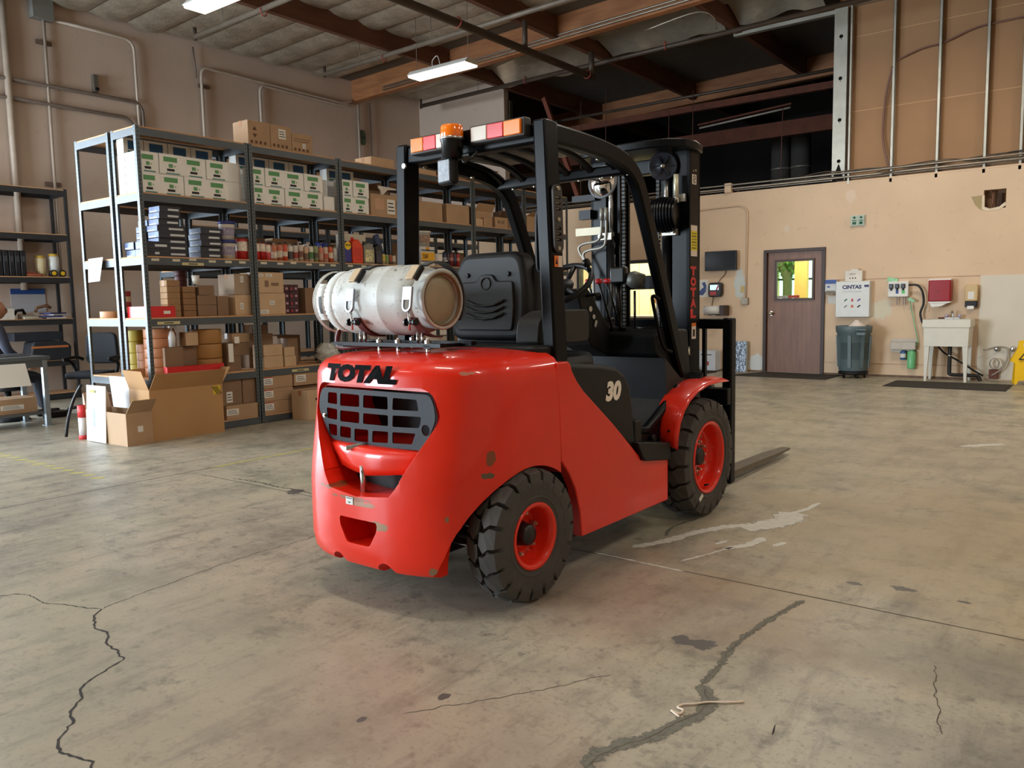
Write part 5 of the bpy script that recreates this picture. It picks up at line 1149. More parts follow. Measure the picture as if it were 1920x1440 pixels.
for i in range(4): can(f'small labelled bottle at the end of the third bay, {ORD[i]} from the left', 7.35+.062*i, r=.027, h=.15-.01*(i%2), body=M(f'smallb_{i}', [(196,186,150),(170,176,130),(110,90,80),(150,140,120)][i], .4), lab=M(f'smalll_{i}', [(210,180,80),(120,150,90),(160,80,60),(200,190,170)][i], .5, var=.4, scale=50), group='small bottles')
carton('pale carton lying at a tilt behind the jugs', X0-.24, 6.86, 7.22, z3+.0, .38, .16, M('carton_cream',(206,196,176),.6), None, [(.3,.5,.5,.75)])
mb = MB(); mb.box((X0-.2,7.42,z3+.2),(.05,.09,.4),0,(.35,0,0)); tag(obj('fabric_roll', mb, M('roll_navy', (52,66,100), .6), bevel=.02), 'dark navy roll leaning behind the bottles in the third bay', 'roll')
# DEF box and tub
t = carton('yellow, grey and white fluid carton beside the forklift post', X0-.03, 8.02, 8.29, z3, .26, .2, M('def_white', (206,202,196), .5), None, [(.02,.98,.28,.70,M('def_yellow',(226,166,30),.5,var=.03)),(.02,.98,.76,.84,M('def_grey',(90,92,96),.5,var=0)),(.02,.98,.20,.27,M('def_grey',(90,92,96),.5,var=0)),(.36,.60,.80,.98,M('def_badge',(210,150,40),.5,var=0))], tape=False, name='fluid_carton')
mb = MB(); text(mb, 'DEF', .10, .055, lambda x,y,z:(.1032+z,-.10+x,.10+y), bold=.02); obj('lettering', mb, m_ink, t)
lathe_thing('clear_bucket', 'translucent bucket standing on the yellow fluid carton', 'bucket', [(0,0),(.10,0),(.115,.19),(.12,.195),(.118,.2),(0,.2)], (X0-.13,8.15,z3+.262), M('bucket_clear', (176,170,160), .3, var=.12, scale=9), [('rim',[(.12,.185),(.126,.19),(.126,.205),(.118,.208)],m_buck),('label',[(.106,.05),(.113,.15)],M('tub_print2',(150,120,100),.6,var=.5,scale=30))])
lathe_thing('paper_roll', 'white paper roll beside the yellow fluid carton', 'roll', [(.02,0),(.075,0),(.075,.17),(.02,.17),(.02,0)], (X0-.09,8.40,z3), M('paper_white', (214,206,196), .7))
for i in range(5): can(f'dark bottle beside the paper roll, {ORD[i]} from the left', 8.53+.07*i, r=.033, h=.21, body=M(f'navyb_{i}', [(40,44,72),(44,40,60),(120,40,40),(60,44,56),(160,44,40)][i], .4), lab=M(f'navyl_{i}', [(150,150,160),(90,60,60),(170,120,110),(60,60,90),(190,120,110)][i], .5, var=.4, scale=50), group='dark bottles in the fourth bay', spl=(.4,.62))
for i in range(3): can(f'bottle beside the forklift seat on the shelf, {ORD[i]} from the left', 9.85+.11*i, r=.04, h=.25, body=M(f'seatb_{i}', [(40,40,44),(150,170,190),(44,44,52)][i], .35), group='bottles in the fifth bay')
# ---- level 2
z2 = LV[2]
t = open_carton('red plastic tray at the daylit end of the rack', X0-.43, X0-.02, 4.14, 4.42, z2, .10, M('tray_red', (206,36,40), .35), (1.5,1.5,1.5,1.5), fl=.012, sticker=[(.55,.8,.35,.65,m_lab)])
t.name = 'red_tray'; t['category'] = 'tray'
RM = {}
def roll(label, x, y, z, r, h, col, group='stacked rolls', core=.5, cut=None):
    m_ = M('roll_%d_%d_%d' % col, col, .5, var=.06); key = (r,h,col)
    if key not in RM:
        RM[key] = (MB().lathe([(r*core,0),(r*.98,0),(r,h*.06),(r,h*.94),(r*.98,h),(r*core,h),(r*core,0)], n=28).mesh('wound_band', m_), MB().lathe([(r*core-.004,.0),(r*core,.0),(r*core,h),(r*core-.004,h),(r*core-.004,0)], n=24).mesh('core', m_cart3))
    t = thing('roll', label, 'roll', (x,y,z), random.uniform(0,3), group); link('wound_band', RM[key][0], t); link('core', RM[key][1], t); return t
for r in range(3): roll(f'yellow roll behind the red tray, {ORD[r]} from the bottom', X0-.22, 4.62, z2+.105*r, .085, .10, (186,146,50))
for i,(x,y,n) in enumerate([(X0-.06,4.43,6),(X0-.06,4.60,5)]):
    for r in range(n):
        c = [(154,118,80),(138,100,66)][i]
        carton(f'small brown parts carton, {ORD[r]} from the bottom in the {["left","right"][i]} stack of the middle shelf', x, y-.065, y+.075, z2+.062*r+.0, .06, .13, M('small_carton_%d'%i, c, .7), 'small stacked cartons', tape=(r==n-1))
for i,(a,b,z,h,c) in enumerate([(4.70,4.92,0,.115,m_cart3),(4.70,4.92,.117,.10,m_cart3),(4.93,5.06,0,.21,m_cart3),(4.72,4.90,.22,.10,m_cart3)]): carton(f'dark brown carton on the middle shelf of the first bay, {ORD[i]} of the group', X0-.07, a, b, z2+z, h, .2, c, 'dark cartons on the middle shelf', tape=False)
lathe_thing('paper_cup', 'white tilted cup among the dark cartons', 'cup', [(0,0),(.03,0),(.04,.09),(.036,.09),(.028,.005)], (X0-.05,4.68,z2+.33), m_buck)
carton('grey-brown carton at the right end of the first-bay middle shelf, lower one', X0-.05, 5.13, 5.33, z2, .22, .3, m_cart2, None, [(.3,.5,.3,.6)]); carton('grey-brown carton at the right end of the first-bay middle shelf, upper one', X0-.05, 5.13, 5.32, z2+.223, .22, .3, M('cardboard_grey',(160,138,116),.75), None, [(.4,.6,.6,.9)])
carton('wide brown carton with a small label on the second-bay middle shelf, lower one', X0-.02, 5.405, 5.76, z2, .235, .34, m_cart2, None, [(.4,.58,.45,.65),(.05,.35,.03,.22)]); carton('wide brown carton with printed figures on the second-bay middle shelf, upper one', X0-.02, 5.41, 5.745, z2+.237, .23, .34, m_cart2, None, [(.02,.2,.78,.92),(.3,.55,.78,.92),(.25,.4,.3,.6,m_cart3),(.5,.8,.35,.5,m_cart3)])
for r in range(4):
    for q in range(2): carton(f'maroon parts carton with red dots, {ORD[r]} from the bottom, {["left","right"][q]} column of the second bay', X0-.16, 5.80+.13*q, 5.925+.13*q, z2+.085*r, .082, .2, M('carton_maroon', (70,34,44), .6, var=.1), 'maroon cartons', [(.1,.3,.25,.6,M('dot_red',(170,50,60),.5,var=0)),(.6,.85,.3,.6,M('dot_pink',(190,150,160),.5,var=0))], tape=False)
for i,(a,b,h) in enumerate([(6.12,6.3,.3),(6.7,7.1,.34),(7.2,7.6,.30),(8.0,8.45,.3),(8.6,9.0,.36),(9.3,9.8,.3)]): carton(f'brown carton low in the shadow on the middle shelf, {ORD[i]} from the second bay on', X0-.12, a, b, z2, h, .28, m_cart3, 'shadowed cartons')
# ---- level 1
z1 = LV[1]
for r in range(5): roll(f'orange-brown roll in the big stack at the rack end, {ORD[r]} from the bottom', X0-.24, 4.36, z1+.098*r, .155, .095, (160,100,62))
for r in range(4): roll(f'salmon roll in the small stack at the rack end, {ORD[r]} from the bottom', X0-.44, 4.28, z1+.082*r, .06, .08, (196,146,116))
for r in range(4): roll(f'olive-yellow roll in the back-row stack, {ORD[r]} from the bottom', X0-.66, 4.32, z1+.118*r, .09, .115, (170,150,60))
for r in range(3): roll(f'large amber roll by the shelf post, {ORD[r]} from the bottom', X0-.22, 4.86, z1+.155*r, .16, .15, (164,116,62))
t = open_carton('red plastic tray on the low shelf behind the big open carton', X0-.42, X0-.04, 4.16, 4.80, z1+.0, .09, M('tray_red', (206,36,40), .35), (1.5,1.5,1.5,1.5), fl=.012); t.name = 'red_tray'; t['category'] = 'tray'; t.location.x += .0
t.location = (X0-.02-.30+.10, 4.62, z1); 
# spray bottle
t = lathe_thing('spray_bottle', 'white trigger spray bottle on the low shelf', 'bottle', [(0,0),(.04,0),(.042,.1),(.03,.15),(.014,.17),(.014,.19),(0,.19)], (X0-.10,4.40,z1+.30), M('bottle_white', (214,214,214), .4)); obj('trigger_head', MB().box((0,.02,.205),(.03,.08,.035)).box((0,.05,.17),(.015,.015,.05),0,(.3,0,0)), M('bottle_white', (214,214,214), .4), t, bevel=.006)
carton('brown carton under the white spray bottle', X0-.06, 4.30, 4.50, z1, .295, .2, m_cart3, None)
carton('tan carton standing upright on the low shelf beside the spray bottle', X0-.10, 4.56, 4.70, z1+.30, .14, .12, m_cart2); carton('tan carton in the low shelf under the upright one', X0-.16, 4.53, 4.72, z1+.093, .2, .14, m_cart3)
for i,(a,b,z,h,m_) in enumerate([(5.03,5.20,0,.16,m_cart3),(5.03,5.30,.162,.14,m_cart3),(5.10,5.32,.305,.10,m_cart)]): carton(f'carton beside the amber rolls, {ORD[i]} from the bottom', X0-.10, a, b, z1+z, h, .22, m_, 'cartons beside the amber rolls')
mb = MB(); mb.bb(X0-.06,X0-.058,5.02,5.08,z1+.1,z1+.3).bb(X0-.06,X0-.058,5.1,5.16,z1+.3,z1+.37); tag(obj('white_tags', mb, m_lab), 'bright white paper tags hanging at the low shelf', 'paper')
for i,(a,b,z,h) in enumerate([(5.44,5.70,0,.135),(5.44,5.695,.137,.125),(5.72,5.88,0,.12),(5.72,5.865,.122,.10)]): carton(f'tan carton at the front of the low shelf of the second bay, {["lower left","upper left","lower right","upper right"][i]}', X0-.03, a, b, z1+z, h, .2, m_cart2, 'tan cartons on the low shelf')
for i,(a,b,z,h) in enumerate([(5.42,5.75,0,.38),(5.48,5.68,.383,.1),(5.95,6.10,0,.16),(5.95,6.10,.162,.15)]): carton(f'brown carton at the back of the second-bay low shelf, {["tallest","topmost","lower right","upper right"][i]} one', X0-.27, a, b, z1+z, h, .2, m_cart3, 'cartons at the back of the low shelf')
# crumpled clear bag
mb = MB(); rnd = random.Random(4); P = []
for i in range(9):
    row = []
    for j in range(14):
        a = j*2*math.pi/14; rr = (.09+.05*math.sin(i*.45))*(1+.22*rnd.uniform(-1,1)); row.append((rr*math.cos(a), rr*math.sin(a), .03*i+.012*rnd.uniform(-1,1)))
    P.append(row)
mb.grid(P, cv=True); t = thing('plastic_bag', 'crumpled clear plastic bag on the low shelf above the counterweight', 'bag', (X0-.06,6.36,z1)); obj('film', mb, M('bag_clear', (196,196,190), .2, var=.3, scale=20), t); obj('contents', MB().lathe([(0,.02),(.08,.02),(.09,.1),(.05,.16),(0,.17)], n=14), M('bag_stuff', (150,140,130), .7, var=.3, scale=30), t)
# ---- level 0 cartons and a carton on the floor
z0 = LV[0]
carton('long brown carton with a white label on the bottom shelf of the first bay', X0-.0, 4.92, 5.33, z0, .15, .4, m_cart, None, [(.0,.36,.3,.75)]); carton('brown carton with torn tape above the long one on the bottom shelf', X0-.03, 4.90, 5.14, z0+.152, .29, .36, m_cart3, None, [(.2,.5,.1,.5)]); carton('upright brown carton at the post on the bottom shelf of the first bay', X0-.03, 5.15, 5.32, z0+.152, .27, .36, m_cart3)
for r in range(3): carton(f'brown carton with red and white label under the second bay, {["lowest","middle","top"][r]} of three', X0-.01, 5.40, 5.80, z0+.142*r, .14, .4, m_cart, 'cartons with red and white labels', [(.02,.32,.3,.85),(.02,.32,.85,.93,M('print_red',(170,50,40),.5,var=0))])
carton('brown carton with white label on the bottom shelf beside the stack of three', X0-.01, 5.82, 6.30, z0+.28, .145, .4, m_cart, None, [(.05,.35,.3,.85)]); carton('plain carton under the one beside the stack of three', X0-.05, 5.82, 6.30, z0, .27, .36, m_cart3)
carton('tan carton with a black hand hole standing on the floor in front of the rack', X0+.30, 5.74, 6.12, 0, .335, .27, m_cart2, None, [(.28,.50,.66,.74,M('slot_black',(14,12,12),.9)),(.3,.34,.42,.46,m_cart3)], rz=.10)
# ---- back row / far row stock, dim
for i,(y,z,h,w) in enumerate([(4.2,1.2,.02,.1)]): pass
for r in range(5): roll(f'cream and red roll at the end of the back row, {ORD[r]} from the bottom', X0-.60, 4.22, z2+.055*r, .05, .052, (214,196,160) if r % 2 else (150,40,40))
for r in range(5): roll(f'cream roll beside it at the end of the back row, {ORD[r]} from the bottom', X0-.72, 4.24, z2+.056*r, .05, .053, (206,200,160))
roll('low tan roll lying at the outer end of the back row', X0-1.0, 4.25, z2, .10, .07, (206,150,110))
for r in range(9): roll(f'dark red roll in the thin tall back-row stack, {["lowest","second","third","fourth","fifth","sixth","seventh","eighth","topmost"][r]} one', X0-.62, 4.85, z2+.055*r, .06, .053, (76,30,30))
K = 0
for k in range(1,6):
    for z in (LV[1],LV[2],LV[3],LV[4]):
        for q in range(2):
            rr = random.Random(100+K); K += 1
            if rr.random() < .35: continue
            y = bay_y(k)+.1+.58*q; w = rr.uniform(.3,.5); h = rr.uniform(.16,.34)
            carton(f'brown carton in the shadow of the back row, bay {ORD[k]}, {["low","middle","upper middle","upper"][[LV[1],LV[2],LV[3],LV[4]].index(z)]} shelf, {["near","far"][q]} one', X0-.58, y, y+w, z, h, .45, [m_cart,m_cart2,m_cart3][K%3], 'cartons in the back row')
for k in range(5):
    for z in (LV[2],LV[3]):
        rr = random.Random(200+K); K += 1
        y = 6.15+PIT*k; carton(f'carton on the far rack near the wall, bay {ORD[k]}, {"lower" if z == LV[2] else "upper"} shelf', -10.1, y, y+rr.uniform(.4,.9), z, rr.uniform(.2,.4), .4, [m_cart,m_cart2,m_cart3][K%3], 'cartons on the far rack')
mb = MB(); P = [[(-8.62-.004*i,4.085,1.815-.03*i),(-8.30-.004*i,4.080-.004*i,1.82-.03*i)] for i in range(9)]; mb.grid(P); tag(obj('paper_sheet', mb, M('paper_sheet', (236,236,236), .7, var=0)), 'blank white paper sheet hanging at the daylit end of the rack', 'paper')
# shelf-edge labels on the front beams
mlab = MB().bb(0,.001,-.04,.04,-.012,.012).mesh('shelf_tag', M('tag_cream', (206,198,176), .6, var=0)); mlab2 = MB().bb(0,.001,-.12,.12,-.014,.014).bb(.001,.0014,-.05,.05,-.005,.005,1).mesh('shelf_sign', [M('tag_cream2', (200,188,140), .6, var=0), m_ink])
units = [o for o in bpy.data.objects if o.get('group') == 'front row of shelving']
units.sort(key=lambda o: o.location.y)
for k in range(3):
    for i, yy in enumerate((.12,.34,.52,.74,.93,1.1)): link('shelf_tag', mlab, units[k], (.0005,yy,LV[3]-.035+(.012 if i == 2 else 0)))
link('shelf_sign', mlab2, units[0], (.0005,.52,LV[3]-.068)); link('shelf_sign', mlab2, units[0], (.0005,.22,LV[2]-.055)); link('shelf_sign', mlab2, units[1], (.0005,.55,LV[1]-.05))
# ---- cartons on the floor in front
big = open_carton('large open brown carton with raised flaps on the floor before the rack', -7.86, -7.44, 4.03, 4.80, 0, .50, M('cardboard_big', (176,134,88), .7, var=.06, scale=2), (.95,1.15,1.25,1.0), fl=.20, sticker=[(.86,.97,.80,.98,M('hazard_yellow',(206,176,40),.5,var=0))])
big.rotation_euler = (0,0,-.05)
m_hz = M('hazard_yellow2', (216,190,30), .5, var=0)
for z in (.06,.10,.20,.24,.33,.37): obj('hazard_tape', MB().box((-.10,-.3875,z),(.09,.002,.022),0,(0,.5,0)), m_hz, big)
for q in range(3): obj('hazard_stripe', MB().box((.2125,.300+.022*q,.44),(.002,.008,.10),0,(.6,0,0)), m_ink, big)
sm = open_carton('smaller open carton with a tall flap painted daylight-white on the floor before the rack', -8.15, -7.41, 3.74, 4.0, 0, .31, m_cart, (.85,1.3,None,None), fl=.17, sticker=[(.42,.62,.40,.58,m_lab)])
sm.rotation_euler = (0,0,.03)
mb = MB(); mb.box((-.16,-.133,.28),(.36,.006,.55),0,(-.06,0,0)); obj('daylit_flap', mb, M('flap_daylight_paint', (232,230,226), .6), sm)  # daylight on the carton's end face, put in as white colour
mb = MB(); mb.box((-.20,-.139,.25),(.03,.002,.20),0,(-.06,0,0)); obj('print', mb, M('print_lightblue', (150,180,226), .6, var=.3, scale=30), sm); mb = MB(); mb.box((-.2,-.142,.50),(.09,.002,.03),0,(-.06,0,0)); obj('print', mb, M('print_yellowgreen', (190,200,80), .6, var=.3, scale=30), sm)
mb = MB(); mb.box((-8.05,4.09,.38),(.5,.006,.46),0,(.08,0,.05)); tag(obj('foam_sheet', mb, M('foam_white', (236,236,238), .6), bevel=.002), 'white foam sheet standing between the two open cartons', 'sheet')
carton('pale pink carton standing under the end of the back row, lower one', -8.62, 4.05, 4.30, 0, .20, .28, m_cart2); carton('pale pink carton standing under the end of the back row, upper one', -8.62, 4.05, 4.30, .202, .19, .28, M('carton_pink',(206,176,160),.7))
mb = MB(); mb.tube(smooth_path([(-8.30,3.78,.55),(-8.36,3.72,.4),(-8.42,3.68,.2),(-8.45,3.66,.02)],4), .016, 8); tag(obj('rubber_hose', mb, m_hyd), 'short black rubber hose leaning by the daylit carton flap', 'hose')
mb = MB(); mb.cyl((-8.28,3.76,0),(-8.28,3.76,.04),.05,n=16,m=1).cyl((-8.28,3.76,.04),(-8.28,3.76,.22),.045,n=16).cyl((-8.28,3.76,.22),(-8.28,3.76,.34),.047,n=16,m=1); t = thing('striped_tube', 'red and white striped tube standing by the daylit carton flap', 'tube', (0,0,0)); obj('tube', mb, [M('tube_white',(220,216,214),.5), M('tube_red',(206,50,50),.5)], t)
# ================================================================ LEFT SIDE: rack, desk, person, chair
m_dark = M('rack_dark', (46,46,48), .5, .2, var=.1)
def dark_rack():
    t = thing('storage_rack', 'dark steel rack with wood boards against the left wall behind the desk', 'shelving', (-12.34, 3.2, 0))
    L = 2.38
    for x in (0,-.45):
        for y in (0,L): obj('post', MB().bb(x-.02,x+.02,y-.02 if y else 0,y+.02,0,3.04), m_dark, t)
    for z in (.10,.58,1.18,1.78,2.39,3.03):
        obj('beam', MB().bb(-.0,.012,.0,L,z-.09,z-.012).bb(-.46,-.45,.0,L,z-.09,z-.012), m_dark, t); obj('side_beam', MB().bb(-.44,0,L-.01,L+.002,z-.09,z-.012), m_dark, t)
        obj('shelf_board', MB().bb(-.46,.012,0,L,z-.012,z), m_board, t)
dark_rack()
xr = -12.45
for i in range(5):
    t = thing('binder', f'black binder standing on the dark rack, {ORD[i]} from the left', 'binder', (xr,4.66+.075*i,1.78), 0, 'black binders'); obj('cover', MB().bb(-.13,.10,-.032,.032,0,.36), M('binder_black', (24,24,28), .35), t, bevel=.006); obj('spine_label', MB().bb(.10,.1015,-.018,.018,.2,.28), M('binder_label', (60,60,66), .5), t)
lathe_thing('tape_roll', 'pale roll of tape beside the binders on the dark rack', 'roll', [(.03,0),(.08,0),(.08,.16),(.03,.16),(.03,0)], (xr,4.56,1.78), m_buck)
for i,(y,r,h,c) in enumerate([(5.22,.07,.30,(206,190,150)),(5.40,.075,.33,(200,200,196))]): lathe_thing('jar', f'plastic jar with a yellow lid on the dark rack, {["left","right"][i]} one', 'jar', [(0,0),(r,0),(r,h*.85),(r*.8,h*.9),(0,h*.9)], (xr,y,1.78), M(f'jar_{i}', c, .35), [('lid',[(r*.82,h*.88),(r*.84,h),(0,h)],M('lid_yellow',(196,160,60),.5))])
for i,y in enumerate((5.36,5.48)): t = thing('tape_measure', f'yellow and black tape measure on the dark rack, {["left","right"][i]} one', 'tool', (xr+.06,y,1.78)); obj('case', MB().cyl((-.03,0,.05),(.03,0,.05),.05,n=18), M('tool_black',(30,28,26),.5), t); obj('badge', MB().cyl((.03,0,.05),(.033,0,.05),.03,n=16), M('tool_yellow',(226,180,30),.5), t)
mb = MB(); mb.bb(-.1,.1,-.12,.12,0,.04).bb(-.06,.08,-.1,.05,.04,.07); t = thing('spare_parts', 'reddish heap of hand parts beside the jars on the dark rack', 'parts', (xr,5.08,1.78)); obj('heap', mb, M('parts_red',(150,80,60),.6,var=.4,scale=20), t, bevel=.01)
# papers, phone on level 1.18
t = thing('telephone', 'beige desk telephone with handset on the dark rack', 'telephone', (xr+.05,4.98,1.18)); obj('base', MB().prism([(-.1,0),(.12,0),(.12,.03),(-.1,.08)], -.1, .1, lambda a,b,d:(a,d,b)), M('phone_beige',(176,166,150),.5), t, bevel=.008); obj('handset', MB().tube([(-.05,-.16,.06),(-.04,-.13,.12),(-.04,-.05,.13),(-.05,-.02,.07)],.022,8), m_hyd, t)
t = thing('paper_tray', 'white paper tray on the dark rack left of the telephone', 'tray', (xr+.05,4.62,1.18)); obj('tray', MB().bb(-.12,.12,-.14,.14,0,.16).bb(-.13,.13,-.15,.15,.16,.18,1), [m_buck,M('tray_top',(150,150,150),.5)], t)
for i in range(4): t = thing('magazine', f'magazine lying on the dark rack, {ORD[i]} of the pile from the bottom', 'magazine', (xr+.04+.01*i,5.33+.02*i-.08*(i%2),1.18+.022*i), .1*i, 'magazines'); obj('cover', MB().bb(-.11,.11,-.13,.13,0,.018), M(f'mag_{i}', [(206,200,200),(60,70,130),(190,186,190),(50,56,110)][i], .4), t); obj('pages', MB().bb(-.112,.108,-.128,.128,.003,.015), m_lab, t)
t = thing('phone_handset', 'brown telephone handset lying on the magazines', 'telephone', (xr+.05,5.2,1.28)); obj('handset', MB().tube([(0,-.12,.0),(0,-.09,.06),(0,.05,.09),(0,.09,.05)],.022,8), M('handset_brown',(110,76,50),.5), t)
tag(obj('notice_sheet', MB().bb(-12.855,-12.85,4.95,5.42,1.28,1.62,0).bb(-12.85,-12.848,4.95,5.42,1.54,1.62,1), [M('notice_white',(186,186,190),.6,var=0), M('notice_blue',(40,80,150),.5,var=0)]), 'white paper notice with a blue header on the wall behind the rack', 'notice')
# tool bag, box on .58 level
t = thing('tool_bag', 'dark tool bag with an orange stripe on the low shelf of the dark rack', 'bag', (xr,5.2,.58)); obj('bag', MB().prism(round_poly([(-.28,0),(.28,0),(.3,.2),(.2,.28),(-.22,.28)],.04),-.16,.16,lambda a,b,d:(d,a,b)), M('bag_dark',(30,32,38),.7), t, bevel=.02); obj('stripe', MB().bb(.16,.165,-.25,.25,.18,.21), M('stripe_orange',(190,110,60),.6), t)
carton('flat dark case above the tool bag on the dark rack', xr+.12, 4.75, 5.40, .87, .12, .3, M('case_dark',(30,34,44),.6), tape=False)
# desk
ds = thing('work_table', 'grey steel work table at the left edge of the picture', 'table', (-9.65,4.0,0))
m_tab = M('table_grey', (92,98,100), .4, .2)
obj('table_top', MB().bb(-.62,.03,-1.4,.06,.74,.785), m_tab, ds, bevel=.006)
for x in (-.58,.0):
    for y in (-1.34,.0): obj('leg', MB().bb(x-.025,x+.025,y-.025,y+.025,0,.74).bb(x-.06,x+.06,y-.04,y+.04,0,.008,0), M('leg_galv',(150,160,166),.35,.5), ds)
obj('lower_shelf', MB().bb(-.60,-.02,-1.36,.0,.13,.16), m_tab, ds)
obj('apron', MB().bb(.0,.02,-1.36,.02,.66,.74).bb(-.6,.0,.0,.02,.66,.74), m_tab, ds)
carton('brown carton on the lower shelf of the work table', -9.70, 3.45, 3.92, .16, .17, .35, m_cart, None, [(.2,.7,.3,.6)])
t = thing('keyboard', 'grey keyboard on the corner of the work table', 'keyboard', (-9.95,3.72,.785)); obj('case', MB().bb(-.1,.1,-.22,.22,0,.02), M('kb_grey',(110,112,116),.5), t, bevel=.004)
mb = MB()
for i in range(4):
    for j in range(10): mb.bb(-.085+.042*i,-.05+.042*i,-.2+.04*j,-.166+.04*j,.02,.028)
obj('keys', mb, M('kb_keys',(60,62,66),.5), t)['kind'] = 'stuff'
t = thing('paper_sheet', 'bright white sheet hanging over the table edge at the far left', 'paper', (-9.60,3.60,.52)); mb = MB(); mb.grid([[(.02+.03*i,-.2,.2-.06*i),(.02+.03*i,.18,.2-.06*i)] for i in range(5)]); obj('sheet', mb, m_lab, t)
# office chair behind the rack end
oc = thing('office_chair', 'black office chair with armrests between the work table and the rack end', 'chair', (-10.35,4.85,0), .6)
obj('seat', MB().prism(round_poly([(-.24,-.24),(.24,-.24),(.24,.24),(-.24,.24)],.08,4),.44,.52,lambda a,b,d:(a,b,d)), M('chair_fabric',(24,27,34),.8), oc, bevel=.03)
obj('backrest', MB().prism(round_poly([(-.22,.60),(.22,.60),(.2,1.0),(-.2,1.0)],.08,4),.24,.30,lambda a,b,d:(a,d,b)), M('chair_fabric',(24,27,34),.8), oc, bevel=.02)
for s in (-1,1): obj('armrest', MB().tube(smooth_path([(s*.25,.1,.46),(s*.30,.08,.62),(s*.29,-.1,.68),(s*.28,.15,.69),(s*.26,.26,.66)],4),.022,8), m_pla, oc)
obj('gas_lift', MB().cyl((0,0,.08),(0,0,.44),.03,n=12), m_pla, oc)
for k in range(5):
    a = k*2*math.pi/5; obj('base_leg', MB().tube([(0,0,.10),(.15*math.cos(a),.15*math.sin(a),.09),(.30*math.cos(a),.30*math.sin(a),.065)],[.028,.022,.018],8), m_pla, oc); obj('caster', MB().cyl((.30*math.cos(a)-.02*math.sin(a),.30*math.sin(a)+.02*math.cos(a),.03),(.30*math.cos(a)+.02*math.sin(a),.30*math.sin(a)-.02*math.cos(a),.03),.03,n=14), m_hyd, oc)
# seated person at the table (only the side shows at the picture's left edge)
def skin_body(name, verts, edges, radii, root, mat, parent, sub=2):
    me = bpy.data.meshes.new(name); me.from_pydata(verts, edges, []); o = link(name, me, parent)
    o.modifiers.new('skin', 'SKIN'); s = o.modifiers.new('sub', 'SUBSURF'); s.levels = sub; s.render_levels = sub
    if not me.skin_vertices: 
        bm = bmesh.new(); bm.from_mesh(me); bm.verts.layers.skin.verify(); bm.to_mesh(me); bm.free()
    for i, r in enumerate(radii): me.skin_vertices[0].data[i].radius = r if isinstance(r, tuple) else (r, r)
    for v in me.skin_vertices[0].data: v.use_root = False
    me.skin_vertices[0].data[root].use_root = True
    me.materials.append(mat)
    bpy.context.view_layer.update(); dg = bpy.context.evaluated_depsgraph_get(); m2 = bpy.data.meshes.new_from_object(o.evaluated_get(dg))
    o.modifiers.clear(); o.data = m2
    for p in m2.polygons: p.use_smooth = True
    if not m2.materials: m2.materials.append(mat)
    return o
m_skin = M('skin', (176,124,96), .55, var=.05); m_shirt = M('shirt_greyblue', (48,52,66), .8, var=.12); m_jean = M('jeans_dark', (32,34,42), .85, var=.1); m_hair = M('hair_dark', (28,22,20), .7)
pe = thing('person', 'seated person in a grey-blue shirt and dark trousers behind the work table', 'person', (-10.5,3.86,0), math.pi-.15)
# local: faces -y (towards the table keyboard), seat height .46
V_ = [(0,.05,.55),(0,.07,.75),(0,.05,.95),(0,.02,1.10),(0,.0,1.18),   # pelvis..neck
      (.19,.02,1.08),(.27,-.02,.84),(.20,-.27,.65),(-.19,.02,1.08),(-.26,-.04,.84),(-.16,-.27,.65),
      (.10,.0,.52),(.16,-.42,.50),(.14,-.46,.10),(-.10,.0,.52),(-.14,-.38,.50),(-.14,-.42,.10)]
E_ = [(0,1),(1,2),(2,3),(3,4),(3,5),(5,6),(6,7),(3,8),(8,9),(9,10),(0,11),(11,12),(12,13),(0,14),(14,15),(15,16)]
R_ = [(.16,.12),(.15,.11),(.17,.12),(.12,.09),.06,.075,.055,.04,.075,.055,.04,.095,.075,.055,.095,.075,.055]
b = skin_body('body', V_, E_, R_, 0, m_shirt, pe)
for p in b.data.polygons: pass
b.data.materials.append(m_jean); b.data.materials.append(m_skin)
for p in b.data.polygons:
    c = p.center
    if c.z < .60: p.material_index = 1
    elif c.y < -.16 and c.z < .95 and c.z > .6: p.material_index = 2
    elif c.z > 1.15: p.material_index = 2
hd = MB(); P = []
for i in range(13):
    ph = math.pi*i/12; row = []
    for j in range(20):
        a = 2*math.pi*j/20; rx, ry, rz_ = .075, .095, .115
        x, y, z = rx*math.sin(ph)*math.cos(a), ry*math.sin(ph)*math.sin(a), rz_*math.cos(ph)
        if y < -.07 and abs(x) < .018 and -.04 < z < .015: y -= .018
        if z < -.05: x *= .86
        row.append((x, y-.02, z+1.31))
    P.append(row)
hd.grid(P, cv=True); h = obj('head', hd, m_skin, pe)
obj('hair', MB().lathe([(0,.122),(.05,.112),(.078,.07),(.086,.02),(.08,-.03),(.07,-.03),(.07,.05),(0,.1)], (0,.005,1.315), n=20), m_hair, pe)
